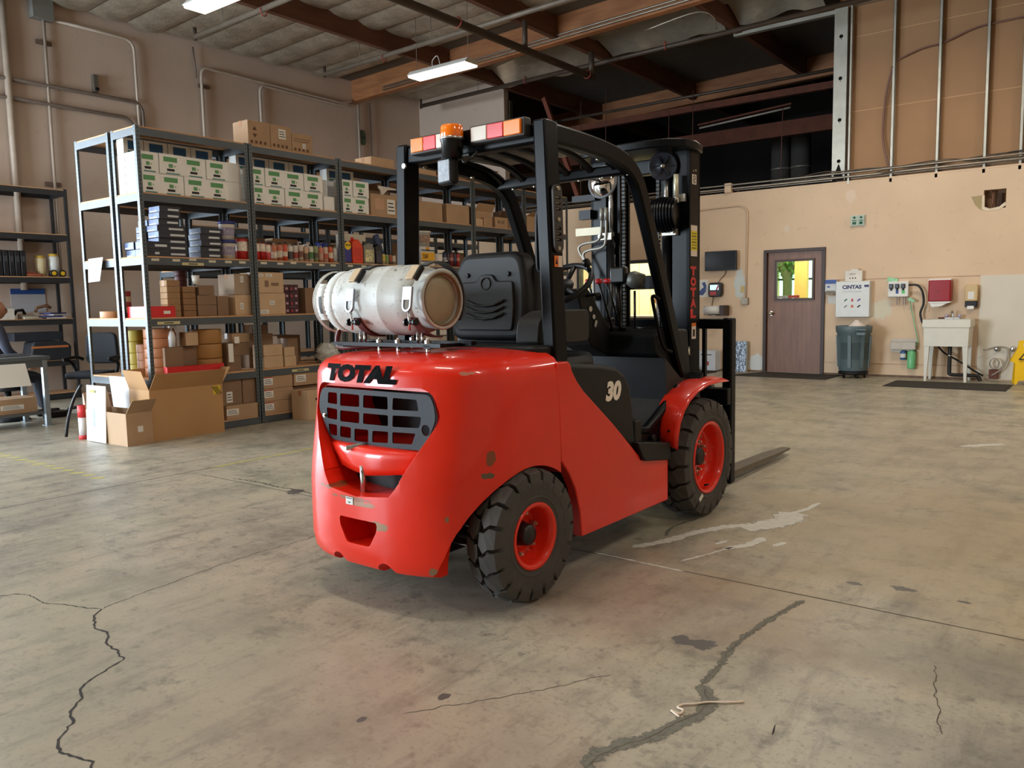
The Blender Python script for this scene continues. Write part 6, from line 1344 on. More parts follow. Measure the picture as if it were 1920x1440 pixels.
for s in (-1,1):
    obj('ear', MB().lathe([(0,.012),(.016,.01),(.02,0),(.012,-.008),(0,-.008)], (s*.076,-.01,1.30), (s,0,0), 12), m_skin, pe)
    obj('eye', MB().lathe([(0,.008),(.009,.005),(.011,0)], (s*.03,-.108,1.315), (0,-1,0), 10), M('eye_dark',(40,30,28),.3), pe)
    obj('shoe', MB().prism(round_poly([(-.045,-.19),(.045,-.19),(.045,.07),(-.045,.07)],.03),0,.085,lambda a,bb_,d:(s*.14+a,-.45+bb_,d)), m_hyd, pe, bevel=.02)
    hx = .19 if s > 0 else -.15
    palm = MB(); palm.prism(round_poly([(-.04,0),(.04,0),(.042,-.09),(-.036,-.09)],.015),.60,.63,lambda a,bb_,d:(hx+a,-.27+bb_,d)); hnd = obj('hand', palm, m_skin, pe, bevel=.01)
    for q in range(4): obj('finger', MB().tube([(hx-.03+.021*q,-.35,.618),(hx-.03+.021*q,-.385-.006*(q in (1,2)),.615),(hx-.03+.021*q,-.415-.008*(q in (1,2)),.60)],[.009,.0085,.007],8), m_skin, hnd)
    obj('thumb', MB().tube([(hx-s*.035,-.30,.615),(hx-s*.06,-.33,.612),(hx-s*.066,-.36,.605)],[.011,.010,.008],8), m_skin, hnd)
# stool under the person
t = thing('stool', 'black stool under the seated person', 'stool', (-10.5,3.93,0)); obj('seat', MB().cyl((0,0,.36),(0,0,.43),.19,n=24), m_pla, t, bevel=.015); obj('column', MB().cyl((0,0,.05),(0,0,.36),.035,n=12), m_pla, t); obj('foot', MB().lathe([(0,.05),(.2,.03),(.22,0),(0,0)],n=20), m_pla, t)
# ================================================================ BACK WALL FIXTURES
BW = YB
def at_wall(name, label, cat, x, z, group=None): return thing(name, label, cat, (x, BW, z), 0, group)   # local: +x right, -y into the room, z up from z
t = at_wall('television', 'black wall television left of the brown door', 'television', -5.665, 1.935)
obj('screen_body', MB().bb(-.29,.29,-.12,-.07,-.17,.17), m_hyd, t, bevel=.006); obj('screen', MB().bb(-.275,.275,-.1215,-.12,-.155,.155), M('screen_black', (12,14,18), .15, var=0), t); obj('mount', MB().bb(-.08,.08,-.07,0,-.1,.1), m_hyd, t)
mb = MB(); mb.tube(smooth_path([(-5.60,13.62,1.77),(-5.62,13.63,1.70),(-5.70,13.63,1.62),(-5.74,13.63,1.56)],4),.006,6); tag(obj('power_cable', mb, M('cable_brown',(110,84,64),.6)), 'thin cable hanging from the television to the time clock', 'cable')
t = at_wall('poster', 'small blue and white poster left of the time clock', 'poster', -6.04, 1.31)
obj('sheet', MB().bb(-.10,.10,-.004,0,0,.31), m_lab, t)
mb = MB(); mb.prism([(-.06,.04),(.0,.03),(.06,.10),(.07,.2),(.04,.27),(-.02,.25),(.02,.18),(-.03,.14),(-.07,.10)], -.0045, -.004, lambda a,b,d:(a,d,b)); obj('print', mb, M('poster_blue',(70,86,140),.6,var=.3,scale=20), t)
t = at_wall('time_clock', 'black and red time clock under the television', 'clock', -5.775, 1.31); obj('case', MB().prism(round_poly([(-.115,0),(.10,0),(.125,.06),(.125,.22),(.10,.25),(-.10,.25),(-.125,.2),(-.125,.06)],.02),-.10,0,lambda a,b,d:(a,d,b)), M('clock_dark',(34,24,26),.45), t, bevel=.012); obj('display', MB().bb(-.085,.075,-.104,-.10,.12,.21), M('display_cyan',(190,226,226),.3,var=.1,emit=1.2), t); mb = MB(); mb.prism([(.02,.12),(.05,.12),(.075,.17),(.075,.21),(.06,.21)],-.106,-.104,lambda a,b,d:(a,d,b)); obj('display_stripe', mb, M('stripe_magenta',(190,40,90),.4,var=0), t); obj('reader', MB().bb(-.085,.03,-.106,-.10,.03,.095), M('clock_red',(176,40,34),.4), t)
mb = MB(); mb.tube(smooth_path([(-5.83,13.62,1.31),(-5.85,13.63,1.22),(-5.86,13.63,1.14)],4),.006,6); tag(obj('clock_cable', mb, M('cable_brown',(110,84,64),.6)), 'thin cable hanging below the time clock', 'cable')
t = at_wall('light_switch', 'ivory light switch beside the whitish paint patch', 'switch', -5.305, 1.375); obj('plate', MB().bb(-.036,.036,-.008,0,0,.115), M('switch_ivory',(206,180,120),.5,var=0), t, bevel=.003); obj('toggle', MB().bb(-.008,.008,-.02,-.008,.045,.07), M('switch_ivory',(206,180,120),.5,var=0), t)
t = at_wall('conduit_run', 'thin painted conduit bending down to a grey box beside the door', 'conduit', 0, 0)
mb = MB(); mb.tube([(-6.9,-.02,2.84),(-6.1,-.02,2.85),(-5.40,-.02,2.87),(-5.33,-.02,2.86),(-5.26,-.02,2.82),(-5.225,-.02,2.75),(-5.22,-.02,2.65),(-5.235,-.02,1.28)], .014, 8); obj('tube', mb, m_wall_b, t); obj('outlet_box', MB().bb(-5.31,-5.19,-.05,0,1.165,1.285), M('box_grey',(150,140,124),.5,.2), t, bevel=.004); obj('cover', MB().bb(-5.30,-5.20,-.054,-.05,1.175,1.275), M('box_grey2',(170,160,144),.5,.2), t)
t = at_wall('towel_holder', 'white paper roll in a black holder on a small bracket shelf', 'paper roll', -5.74, .98); obj('roll', MB().cyl((-.19,-.17,.10),(.12,-.17,.10),.075,n=28), m_lab, t); obj('holder', MB().bb(.12,.20,-.26,-.02,0,.18).bb(-.2,.2,-.03,0,.0,.16), M('holder_dark',(60,44,40),.5), t, bevel=.005); obj('wire', MB().tube([(-.18,-.25,.02),(.1,-.25,.0),(.14,-.2,.0)],.005,6), m_chr, t)
t = at_wall('foil_panel', 'foil-faced panel leaning on the wall beside the brown door', 'panel', -5.30, 0); obj('panel', MB().box((0,-.07,.265),(.20,.03,.53),0,(-.06,0,0)), M('foil_wrinkled',(104,108,114),.3,.8,var=.5,scale=14,bump=1.0,bscale=22), t); obj('edge', MB().box((.115,-.07,.265),(.03,.035,.53),0,(-.06,0,0)), M('panel_edge',(140,134,116),.6), t)
t = at_wall('file_box', 'white box with red print standing at the foot of the wall', 'box', -5.84, .02); obj('body', MB().bb(-.18,.17,-.30,-.05,0,.35), M('filebox_white',(206,210,216),.5), t, bevel=.004); mb = MB(); mb.bb(-.04,.05,-.302,-.30,.09,.16,0).bb(-.1,.1,-.302,-.30,.27,.285,1); obj('print', mb, [M('print_red',(170,50,40),.5,var=0), m_ink], t)
t = thing('rubber_mat', 'black rubber mat rolled out beside the file box', 'mat', (-6.0,13.15,0)); obj('mat', MB().prism([(-.3,-.2),(.32,-.2),(.4,.1),(-.3,.15)],0,.02,lambda a,b,d:(a,b,d)).prism([(-.3,.02),(.15,.02),(.05,.10),(-.3,.14)],-.1,.05,lambda a,b,d:(a,d,b)), M('mat_black',(38,34,32),.8), t, bevel=.006)
t = thing('floor_mat', 'black floor mat in front of the brown door', 'mat', (-4.3,13.15,0)); obj('mat', MB().prism([(-.95,-.32),(.65,-.40),(.68,.40),(-.55,.45)],0,.012,lambda a,b,d:(a,b,d)), M('mat_dark',(48,42,36),.85,bump=.4,bscale=90), t, bevel=.004); obj('border', MB().prism([(-.98,-.34),(.68,-.43),(.71,.42),(-.58,.47)],0,.006,lambda a,b,d:(a,b,d)), M('mat_black',(38,34,32),.8), t)
t = thing('floor_mat', 'long black floor mat under the utility sink', 'mat', (-1.93,12.62,0)); obj('mat', MB().bb(-.72,.72,-.42,.40,0,.012), M('mat_dark',(48,42,36),.85,bump=.4,bscale=90), t, bevel=.004); obj('border', MB().bb(-.75,.75,-.45,.43,0,.006), M('mat_black',(38,34,32),.8), t)
# trash bin
t = thing('trash_bin', 'grey wheeled trash bin with a white liner below the first aid cabinet', 'trash bin', (-3.36,13.30,0)); m_bin = M('bin_grey',(92,108,112),.5,var=.06)
obj('body', MB().lathe([(0,.11),(.205,.11),(.215,.13),(.245,.70),(.262,.72),(.268,.80),(.262,.815),(.245,.815),(.23,.3),(0,.2)], n=40), m_bin, t)
mb = MB()
for k in range(8):
    a = k*math.pi/4; mb.box((.235*math.cos(a),.235*math.sin(a),.42),(.03,.05,.5),0,(0,.05,a))
obj('rib', mb, m_bin, t)
for s,a in ((1,-.35),(-1,-.35)): obj('handle', MB().box((s*.10+.07,-.26,.70),(.13,.05,.05)).box((s*.10+.07,-.275,.76),(.15,.06,.025)), m_bin, t, bevel=.008) if s > 0 else None
obj('dolly', MB().lathe([(0,.06),(.21,.06),(.22,.075),(.22,.10),(0,.105)], n=32), m_pla, t)
for k in range(5):
    a = k*2*math.pi/5+.3; obj('caster', MB().cyl((.17*math.cos(a)-.012,.17*math.sin(a),.03),(.17*math.cos(a)+.012,.17*math.sin(a),.03),.03,n=14).box((.17*math.cos(a),.17*math.sin(a),.05),(.03,.03,.03)), m_hyd, t)
mb = MB(); rnd = random.Random(8); P = []
for i in range(6):
    P.append([((.16-.028*i)*math.cos(j*.5236)*(1+.15*rnd.uniform(-1,1))+.06,(.13-.022*i)*math.sin(j*.5236)*(1+.15*rnd.uniform(-1,1))-.08,.78+.024*i+.012*rnd.uniform(-1,1)) for j in range(12)])
mb.grid(P, cv=True); obj('liner', mb, M('liner_white',(222,206,196),.5,var=.1,scale=9), t)
# blue box dispenser + small notes
t = at_wall('glove_dispenser', 'blue and white dispenser box beside the first aid cabinet', 'dispenser', -3.80, 1.33); obj('box', MB().bb(-.085,.085,-.10,0,.02,.22), M('disp_white',(206,206,206),.5), t, bevel=.004); obj('blue_band', MB().bb(-.086,.086,-.102,-.10,.15,.215).bb(-.05,-.01,-.102,-.10,.09,.115), M('disp_blue',(40,76,150),.5,var=0), t); obj('lower_bracket', MB().tube([(-.08,-.1,.0),(-.06,-.11,.03),(.06,-.11,.03),(.08,-.1,.0),(0,-.11,-.02)],.012,6,closed=True), M('disp_grey',(150,146,140),.5), t); obj('note', MB().bb(-.065,.065,-.004,0,-.17,-.05), m_lab, t)
t = at_wall('first_aid_cabinet', 'white first aid cabinet with blue lettering and six coloured icons', 'cabinet', -3.45, .945); obj('cabinet', MB().bb(-.255,.255,-.14,0,0,.565), M('cab_white',(216,216,212),.4,var=.03), t, bevel=.006)
mb = MB(); text(mb,'CiNTAS',.29,.062,lambda x,y,z:(-.155+x,-.1405-z,.445+y),bold=.045); mb.bb(.175,.245,-.1415,-.1405,.47,.505); obj('lettering', mb, M('ink_navy',(40,40,90),.5,var=0), t)
mb = MB(); text(mb,'First Aid Center',.29,.022,lambda x,y,z:(-.15+x,-.1405-z,.395+y)); obj('lettering', mb, M('ink_grey',(170,170,176),.5,var=0), t)
ICON = [(-.10,.27,(40,110,80)),(0,.27,(190,50,60)),(.10,.27,(96,60,150)),(-.10,.17,(130,140,150)),(0,.17,(206,100,70)),(.10,.17,(44,44,50))]
for i,(x,z,c) in enumerate(ICON):
    mb = MB(); 
    if i in (1,): mb.prism([(x,z+.03),(x+.018,z),(x+.014,z-.02),(x,z-.028),(x-.014,z-.02),(x-.018,z)],-.1415,-.1402,lambda a,b,d:(a,d,b))
    elif i == 4: mb.prism([(x-.02,z-.02),(x+.02,z-.02),(x+.02,z+.012),(x,z+.028),(x-.02,z+.012)],-.1415,-.1402,lambda a,b,d:(a,d,b))
    else: mb.box((x,-.141,z),(.055,.0015,.022),0,(0,-.7,0)).box((x-.01,-.1415,z-.012),(.02,.0015,.014),0,(0,-.7,0))
    obj('icon', mb, M(f'icon_{i}', c, .5, var=0), t)
t = at_wall('first_aid_case', 'small white carry case standing on the first aid cabinet', 'case', -3.45, 1.51); obj('case', MB().prism(round_poly([(-.13,0),(.13,0),(.13,.17),(.07,.17),(.06,.20),(-.04,.20),(-.05,.17),(-.13,.17)],.015),-.10,-.02,lambda a,b,d:(a,d,b)), M('case_cream',(220,212,198),.45), t, bevel=.005); mb = MB(); text(mb,'CiNTAS',.09,.02,lambda x,y,z:(-.06+x,-.1005-z,.105+y)); mb.bb(-.06,-.045,-.1012,-.1005,.04,.06).bb(-.02,0,-.1012,-.1005,.04,.06).bb(.02,.04,-.1012,-.1005,.04,.06); obj('lettering', mb, m_ink, t)
t = at_wall('first_aid_sign', 'small white double first aid sign high on the wall above the cabinet', 'sign', -3.42, 2.38); obj('base', MB().bb(-.115,.115,-.02,0,.0,.17), M('sign_white',(206,200,186),.5,var=0), t); 
for s in (-1,1):
    obj('face', MB().box((s*.05,-.045,.085),(.10,.006,.155),0,(0,0,-s*.35)), M('sign_pale',(190,206,190),.5,var=0), t)
    mb = MB(); mb.box((s*.05,-.05,.13),(.05,.004,.015),0,(0,0,-s*.35)).box((s*.05,-.05,.13),(.015,.004,.045),0,(0,0,-s*.35)).box((s*.05,-.05,.085),(.07,.004,.012),0,(0,0,-s*.35)).box((s*.05,-.05,.045),(.055,.004,.04),0,(0,0,-s*.35)); obj('print', mb, M('sign_green',(40,90,70),.5,var=0), t)
# chemical dispenser, hose, bottles
t = at_wall('chemical_dispenser', 'white chemical dispenser with three black knobs above the green bottle', 'dispenser', -2.79, 1.25); obj('case', MB().bb(-.145,.145,-.12,0,0,.24), m_white, t, bevel=.012)
for x in (-.095,-.01,.075): obj('knob', MB().box((x,-.135,.165),(.058,.04,.07)).box((x,-.13,.115),(.025,.03,.03)), m_hyd, t, bevel=.008)
obj('label', MB().bb(-.03,.01,-.1215,-.12,.05,.10), M('disp_blue',(40,76,150),.5,var=0), t); obj('label', MB().bb(.055,.10,-.1215,-.12,.05,.10), M('label_green',(90,200,110),.5,var=0), t); obj('top_card', MB().box((-.10,-.03,.265),(.15,.004,.06),0,(0,.2,0)), M('card_green',(150,210,160),.5,var=.2,scale=9), t)
for x in (-.02,.07,.10): obj('drop_tube', MB().cyl((x,-.06,-.12),(x,-.06,0),.006,n=6), M('tube_grey',(150,140,150),.4), t)
mb = MB(); mb.tube(smooth_path([(-2.64,13.55,1.43),(-2.52,13.55,1.42),(-2.45,13.55,1.32),(-2.43,13.55,1.15),(-2.47,13.55,1.0),(-2.44,13.54,.87),(-2.40,13.50,.84)],5),.016,8); tag(obj('water_hose', mb, m_hyd), 'black hose curving from the dispenser down to the sink', 'hose')
mb = MB(); mb.tube(smooth_path([(-2.62,13.56,1.24),(-2.61,13.58,1.10),(-2.58,13.6,.95),(-2.51,13.6,.60),(-2.52,13.58,.50),(-2.57,13.57,.42)],5),.008,8); mb.box((-2.60,13.56,1.20),(.10,.03,.04),0,(0,.4,0)); tag(obj('green_tube', mb, M('tube_green',(130,190,140),.35)), 'thin green tube running down to the green bottle', 'tube')
t = at_wall('bottle_bracket', 'grey wall bracket holding the blue and green bottles', 'bracket', -2.70, .44); obj('shelf', MB().bb(-.18,.18,-.12,0,.0,.115), M('bracket_grey',(176,164,148),.45,.2), t, bevel=.004); obj('plate', MB().bb(-.18,.18,-.01,0,-.05,.16), M('bracket_grey',(176,164,148),.45,.2), t)
lathe_thing('blue_bottle', 'short blue bottle hanging under the wall bracket', 'bottle', [(0,0),(.038,.005),(.042,.02),(.042,.13),(.02,.15),(0,.15)], (-2.70,13.585,.275), M('bottle_bluegrey',(60,100,150),.35), [('label',[(.0425,.04),(.0425,.10)],m_lab)])
lathe_thing('green_bottle', 'tall green bottle hanging under the wall bracket', 'bottle', [(0,0),(.056,.005),(.06,.02),(.06,.26),(.03,.29),(0,.29)], (-2.58,13.585,.14), M('bottle_green',(120,200,140),.3), [('cap',[(.03,.28),(.03,.30),(0,.30)],m_lab)])
t = at_wall('towel_dispenser', 'dark red paper towel dispenser above the utility sink', 'dispenser', -2.205, 1.15); obj('cover', MB().bb(-.15,.15,-.20,0,.02,.34), M('disp_red',(150,16,28),.3,spec=.3), t, bevel=.015); obj('top_lip', MB().bb(-.148,.148,-.19,0,.335,.355), m_white, t); obj('bottom_tray', MB().bb(-.145,.145,-.19,0,.0,.022).prism([(-.13,0),(.05,0),(.12,.0),(.02,-.05),(-.10,-.06)],-.18,-.17,lambda a,b,d:(a,d,b)), m_white, t); obj('keyhole', MB().cyl((-.01,-.202,.17),(-.01,-.2,.17),.008,n=10), m_hyd, t)
t = at_wall('soap_dispenser', 'tan soap dispenser with a black base beside the white wall panel', 'dispenser', -1.80, 1.05); obj('reservoir', MB().prism(round_poly([(-.08,.12),(.08,.12),(.085,.33),(.07,.36),(-.07,.36),(-.085,.33)],.015),-.12,0,lambda a,b,d:(a,d,b)), M('soap_tan',(206,176,124),.4), t, bevel=.01); obj('base', MB().bb(-.078,.078,-.11,0,.03,.12), m_hyd, t, bevel=.008); obj('push_bar', MB().bb(-.045,.045,-.14,-.10,.0,.05), m_white, t, bevel=.008); obj('label', MB().bb(-.04,.04,-.1215,-.12,.15,.26), m_lab, t)
t = at_wall('outlet', 'tan electrical outlet between the red dispenser and the sink', 'outlet', -2.40, 1.02); obj('plate', MB().bb(-.036,.036,-.007,0,0,.115), m_wall_b, t, bevel=.003); obj('socket', MB().cyl((0,-.009,.035),(0,-.007,.035),.014,n=14).cyl((0,-.009,.08),(0,-.007,.08),.014,n=14), m_panelwhite, t)
# utility sink
t = thing('utility_sink', 'white plastic utility sink on tapered legs against the back wall', 'sink', (-2.05,13.36,0)); m_sink = M('sink_white',(222,218,204),.4,var=.03)
mb = MB(); w0, w1, d0, d1 = .31, .285, .235, .215
O = [[(-w0,-d0,.91),(w0,-d0,.91),(w0,d0,.91),(-w0,d0,.91)],[(-w0,-d0,.80),(w0,-d0,.80),(w0,d0,.80),(-w0,d0,.80)],[(-w0+.015,-d0+.01,.795),(w0-.015,-d0+.01,.795),(w0-.015,d0-.01,.795),(-w0+.015,d0-.01,.795)],[(-w1,-d1,.52),(w1,-d1,.52),(w1,d1,.52),(-w1,d1,.52)],[(-w1+.02,-d1+.02,.53),(w1-.02,-d1+.02,.53),(w1-.02,d1-.02,.53),(-w1+.02,d1-.02,.53)],[(-w0+.03,-d0+.03,.91),(w0-.03,-d0+.03,.91),(w0-.03,d0-.09,.91),(-w0+.03,d0-.09,.91)]]
mb.grid(O, cv=True, smooth=False, cu=False); mb.add(O[3],[(0,1,2,3)]); mb.add(O[4],[(0,1,2,3)]); mb.add(O[0]+O[5],[(0,1,5,4),(1,2,6,5),(2,3,7,6),(3,0,4,7)]); obj('basin', mb, m_sink, t)
for sx in (-1,1):
    for sy in (-1,1):
        mb = MB(); x, y = sx*.25, sy*.18; mb.add([(x-.035,y-.03,.52),(x+.035,y-.03,.52),(x+.035,y+.03,.52),(x-.035,y+.03,.52),(x-.015+sx*.012,y-.015,0),(x+.015+sx*.012,y-.015,0),(x+.015+sx*.012,y+.015,0),(x-.015+sx*.012,y+.015,0)],[(0,1,2,3),(4,5,6,7),(0,1,5,4),(1,2,6,5),(2,3,7,6),(3,0,4,7)]); obj('leg', mb, m_sink, t)
obj('faucet', MB().bb(-.08,.12,.16,.21,.91,.93).tube(smooth_path([(.02,.185,.93),(.02,.185,1.01),(.02,.13,1.03),(.02,.06,1.0)],5),.011,10), m_chr, t)
for x in (-.06,.11): obj('faucet_handle', MB().lathe([(0,.05),(.022,.045),(.028,.02),(.012,0),(0,0)], (x,.185,.93), n=14), M('handle_lilac',(190,176,200),.2,.3), t)
obj('drain_pipe', MB().tube(smooth_path([(.02,.05,.52),(.02,.05,.15),(.03,.05,.10),(.08,.06,.085),(.3,.10,.08),(.38,.12,.07),(.42,.12,.0)],5),.028,10), M('pipe_black',(34,30,30),.5), t); obj('pipe_collar', MB().cyl((.02,.05,.36),(.02,.05,.385),.034,n=14), m_chr, t)
obj('soap_dish', MB().bb(-.17,-.09,.15,.19,.912,.935), M('sponge_brown',(90,36,34),.7), t, bevel=.005)
obj('overflow_hose', MB().tube(smooth_path([(-.15,.05,.52),(-.05,.08,.40),(.15,.1,.28),(.35,.12,.14),(.45,.14,.08)],5),.014,8), m_hyd, t)
mb = MB(); mb.tube(smooth_path([(-1.62,13.55,.45),(-1.45,13.58,.50),(-1.33,13.60,.48),(-1.31,13.58,.38),(-1.36,13.56,.2),(-1.50,13.55,.08)],5),.012,8,0)
P = [(-1.47+.06*math.cos(a*.5),13.57-.002*a,.26+.075*math.sin(a*.5)) for a in range(40)]; mb.tube(P,.007,6,0); tag(obj('drain_hose', mb, M('hose_grey',(160,150,140),.4,.2)), 'coiled grey hose on the white wall panel right of the sink', 'hose')
for i,x in enumerate((-1.45,-1.25)): lathe_thing('pipe_flange', f'chrome pipe flange on the white wall panel, {["left","right"][i]} one', 'flange', [(0,0),(.04,0),(.04,.01),(.02,.02),(0,.02)], (x,13.62,.47), m_chr); bpy.data.objects[-1] if False else None
for o in [o for o in bpy.data.objects if o.name.startswith('pipe_flange')]: o.rotation_euler = (math.pi/2,0,0)
mb = MB(); mb.tube([(-1.83,13.6,.0+.06),(-1.83,13.6,.83),(-1.81,13.6,.86)],.014,8); tag(obj('riser_pipe', mb, M('riser_tan',(176,140,116),.5,.3)), 'thin vertical pipe beside the sink under the soap dispenser', 'pipe')
mb = MB(); mb.box((-1.48,13.60,.10),(.12,.08,.14)); tag(obj('pipe_stub_box', mb, M('stub_brown',(110,64,48),.7), bevel=.01), 'broken brown wall stub at the floor right of the sink', 'stub')
# wet floor sign
t = thing('wet_floor_sign', 'yellow folding wet floor sign at the right edge of the picture', 'sign', (-1.05,13.25,0), .25); m_ws = M('sign_yellow',(246,196,20),.4,var=.03)
for s in (1,-1):
    vs, fs = curve_mesh([round_poly([(-.13,.0),(-.10,.06),(.10,.06),(.13,.0),(.155,.0),(.145,.30),(.20,.33),(.12,.50),(.10,.62),(-.10,.62),(-.12,.50),(-.20,.33),(-.145,.30),(-.155,.0)],.012), round_poly([(-.05,.53),(.05,.53),(.05,.58),(-.05,.58)],.02)], .012)
    T = Matrix.Rotation(math.radians(s*9),3,'X'); mb = MB(); mb.add([T@Vector((x,s*-.0+z,y-.62))+Vector((0,0,.615)) for x,y,z in vs],fs); pn = obj('panel', mb, m_ws, t, bevel=.003)
    if s > 0:
        pass
T = Matrix.Rotation(math.radians(-9),3,'X'); mb = MB()
def onp(x,y,z): return T@Vector((x,-.008-z,y-.62))+Vector((0,0,.615))
tri = [(-.11,.345),(.11,.345),(0,.50)]; tri2 = [(-.08,.362),(.08,.362),(0,.478)]
vs, fs = curve_mesh([tri,tri2],.001); mb.add([onp(x,y,z) for x,y,z in vs],fs); text(mb,'ATTENTION',.19,.022,lambda x,y,z:onp(-.095+x,.315+y,z)); mb.add([onp(x,y,.001) for x,y in ((-.01,.375),(.03,.375),(.012,.41),(.02,.44),(-.005,.445),(-.02,.41))],[(0,1,2,3,4,5)]); obj('print', mb, m_ink, t)
# cables and conduits on the ledge
for i,(dy,z,r) in enumerate([(-.04,3.16,.017),(-.06,3.22,.014),(.05,3.14,.012)]):
    mb = MB(); mb.tube([(-10.4,BW+dy,z),(-6,BW+dy,z+.005),(-3.4,BW+dy,z),(0,BW+dy,z+.01),(5.5,BW+dy,z)], r, 8); tag(obj('ledge_conduit', mb, M('emt_grey',(150,140,126),.35,.6)), f'metal conduit running along the top of the back wall, {["lower front","upper","rear"][i]} one', 'conduit')
rnd = random.Random(11)
for i in range(5):
    P = []; x = -5.2+.2*i
    while x < 4: P.append((x, BW-.03+rnd.uniform(-.03,.05), 3.14+.03*i*.4+rnd.uniform(0,.10)*(1 if x > -4.2 else .3))); x += rnd.uniform(.35,.7)
    mb = MB(); mb.tube(smooth_path(P,4),.007+.002*(i%2),6); tag(obj('loose_cable', mb, M(f'cable_{i}', [(92,80,66),(70,62,52),(120,104,84),(84,70,58),(60,54,48)][i], .6)), f'loose cable lying along the back wall ledge, {ORD[i]} of the bundle', 'cable', 'loose cables on the ledge')
mb = MB(); mb.bb(-5.62,-5.50,BW-.07,BW+.02,3.10,3.26); tag(obj('junction_box', mb, m_wall_b, bevel=.004), 'beige junction box on the conduits above the television', 'box')
mb = MB(); mb.tube(smooth_path([(-2.98,13.66,3.2),(-3.10,13.7,3.7),(-3.08,13.7,4.3),(-2.98,13.66,4.75)],5),.016,8); mb.tube(smooth_path([(-2.93,13.72,4.85),(-2.6,13.72,4.95),(-2.3,13.72,4.98),(-1.9,13.72,5.1),(-1.5,13.72,5.12),(-1,13.72,5.12)],5),.013,8); tag(obj('stud_cable', mb, M('cable_mauve',(128,92,80),.6)), 'brown cable running through the open studs', 'cable')
# ================================================================ LEFT WALL FIXTURES
WX = -12.80; m_cond = M('conduit_painted',(186,170,154),.5,.1)
def conduit(label, P, r=.022, name='conduit_run', mat=None, clamps=()):
    t = thing(name, label, 'conduit', (WX,P[0][0],0)); y0 = P[0][0]
    obj('tube', MB().tube([(0,a-y0,b) for a,b in P], r, 8), mat or m_cond, t)
    for a,b in clamps: obj('clamp', MB().bb(-.05,-.02,a-y0-.11,a-y0+.11,b-.03,b+.03), M('clamp_brown',(110,92,80),.6), t)
    return t
def bend(P, r=.18, n=5): return round_open(P, r, n)
def round_open(P, r, n):
    out = [P[0]]
    for i in range(1,len(P)-1):
        p = Vector(P[i]); a = Vector(P[i-1]); b = Vector(P[i+1]); A = p+(a-p).normalized()*r; B = p+(b-p).normalized()*r
        for j in range(n+1): q = j/n; v = A*(1-q)**2+p*2*q*(1-q)+B*q*q; out.append((v.x,v.y))
    out.append(P[-1]); return out
conduit('straight vertical conduit below the grey box on the left wall', [(5.67,5.55),(5.65,1.9)], clamps=[(5.66,5.21),(5.65,3.17)])
conduit('conduit from the grey box bending down over the left wall', bend([(5.79,5.56),(7.02,5.56),(7.03,3.0)]))
conduit('upper dark horizontal conduit on the left wall bending down behind the rack', bend([(3.0,4.58),(7.10,4.60),(7.10,3.0)]), .028, mat=M('conduit_dark',(112,98,88),.5,.1))
conduit('lower dark horizontal conduit on the left wall', bend([(3.0,4.32),(6.85,4.33),(7.0,4.1),(7.0,3.0)],.1), .028, mat=M('conduit_dark',(112,98,88),.5,.1))
conduit('tall conduit bending over towards the girder', bend([(8.19,2.9),(8.19,5.40),(11.4,5.36),(11.62,5.46)],.16), .026, clamps=[(8.25,5.09)])
conduit('second conduit bending over towards the girder, nearer the corner', bend([(9.37,2.9),(9.37,5.33),(11.3,5.31),(11.62,5.40)],.14), .026)
conduit('vertical conduit below the end of the girder', [(11.76,5.4),(11.76,2.9)], .026)
conduit('thin vertical conduit near the room corner', [(12.09,5.5),(12.09,2.9)], .014, mat=M('conduit_dark',(112,98,88),.5,.1))
conduit('thick painted pipe at the far left of the wall', [(5.13,5.9),(5.12,1.6)], .05)
conduit('thin riser from the sprinkler branch down the left wall', [(8.06,5.7),(8.10,5.2)], .014, mat=M('conduit_dark',(112,98,88),.5,.1))
t = thing('junction_box', 'grey electrical junction box high on the left wall', 'box', (XL,5.64,5.52)); obj('box', MB().bb(0,.14,-.15,.15,0,.40), M('box_grey3',(130,130,126),.45,.3), t, bevel=.005); obj('cover', MB().bb(.14,.146,-.145,.145,.005,.395), M('box_grey3',(130,130,126),.45,.3), t)
t = thing('dark_bracket', 'narrow dark bracket box on the left wall', 'bracket', (XL,6.37,4.64)); obj('box', MB().bb(0,.07,-.035,.035,0,.26), M('spk_dark',(92,86,76),.5), t, bevel=.006); obj('hook', MB().bb(.07,.11,-.012,.025,.02,.06), m_hyd, t)
t = thing('alarm_box', 'small green box on the left wall near the corner', 'box', (XL,11.88,4.62)); obj('box', MB().prism(round_poly([(-.07,0),(.05,.0),(.07,.08),(.07,.22),(.03,.29),(-.07,.29)],.02),0,.06,lambda a,b,d:(d,a,b)), M('alarm_green',(78,94,74),.5), t, bevel=.006); obj('knob', MB().cyl((.06,0,.14),(.075,0,.14),.02,n=12), m_hyd, t)
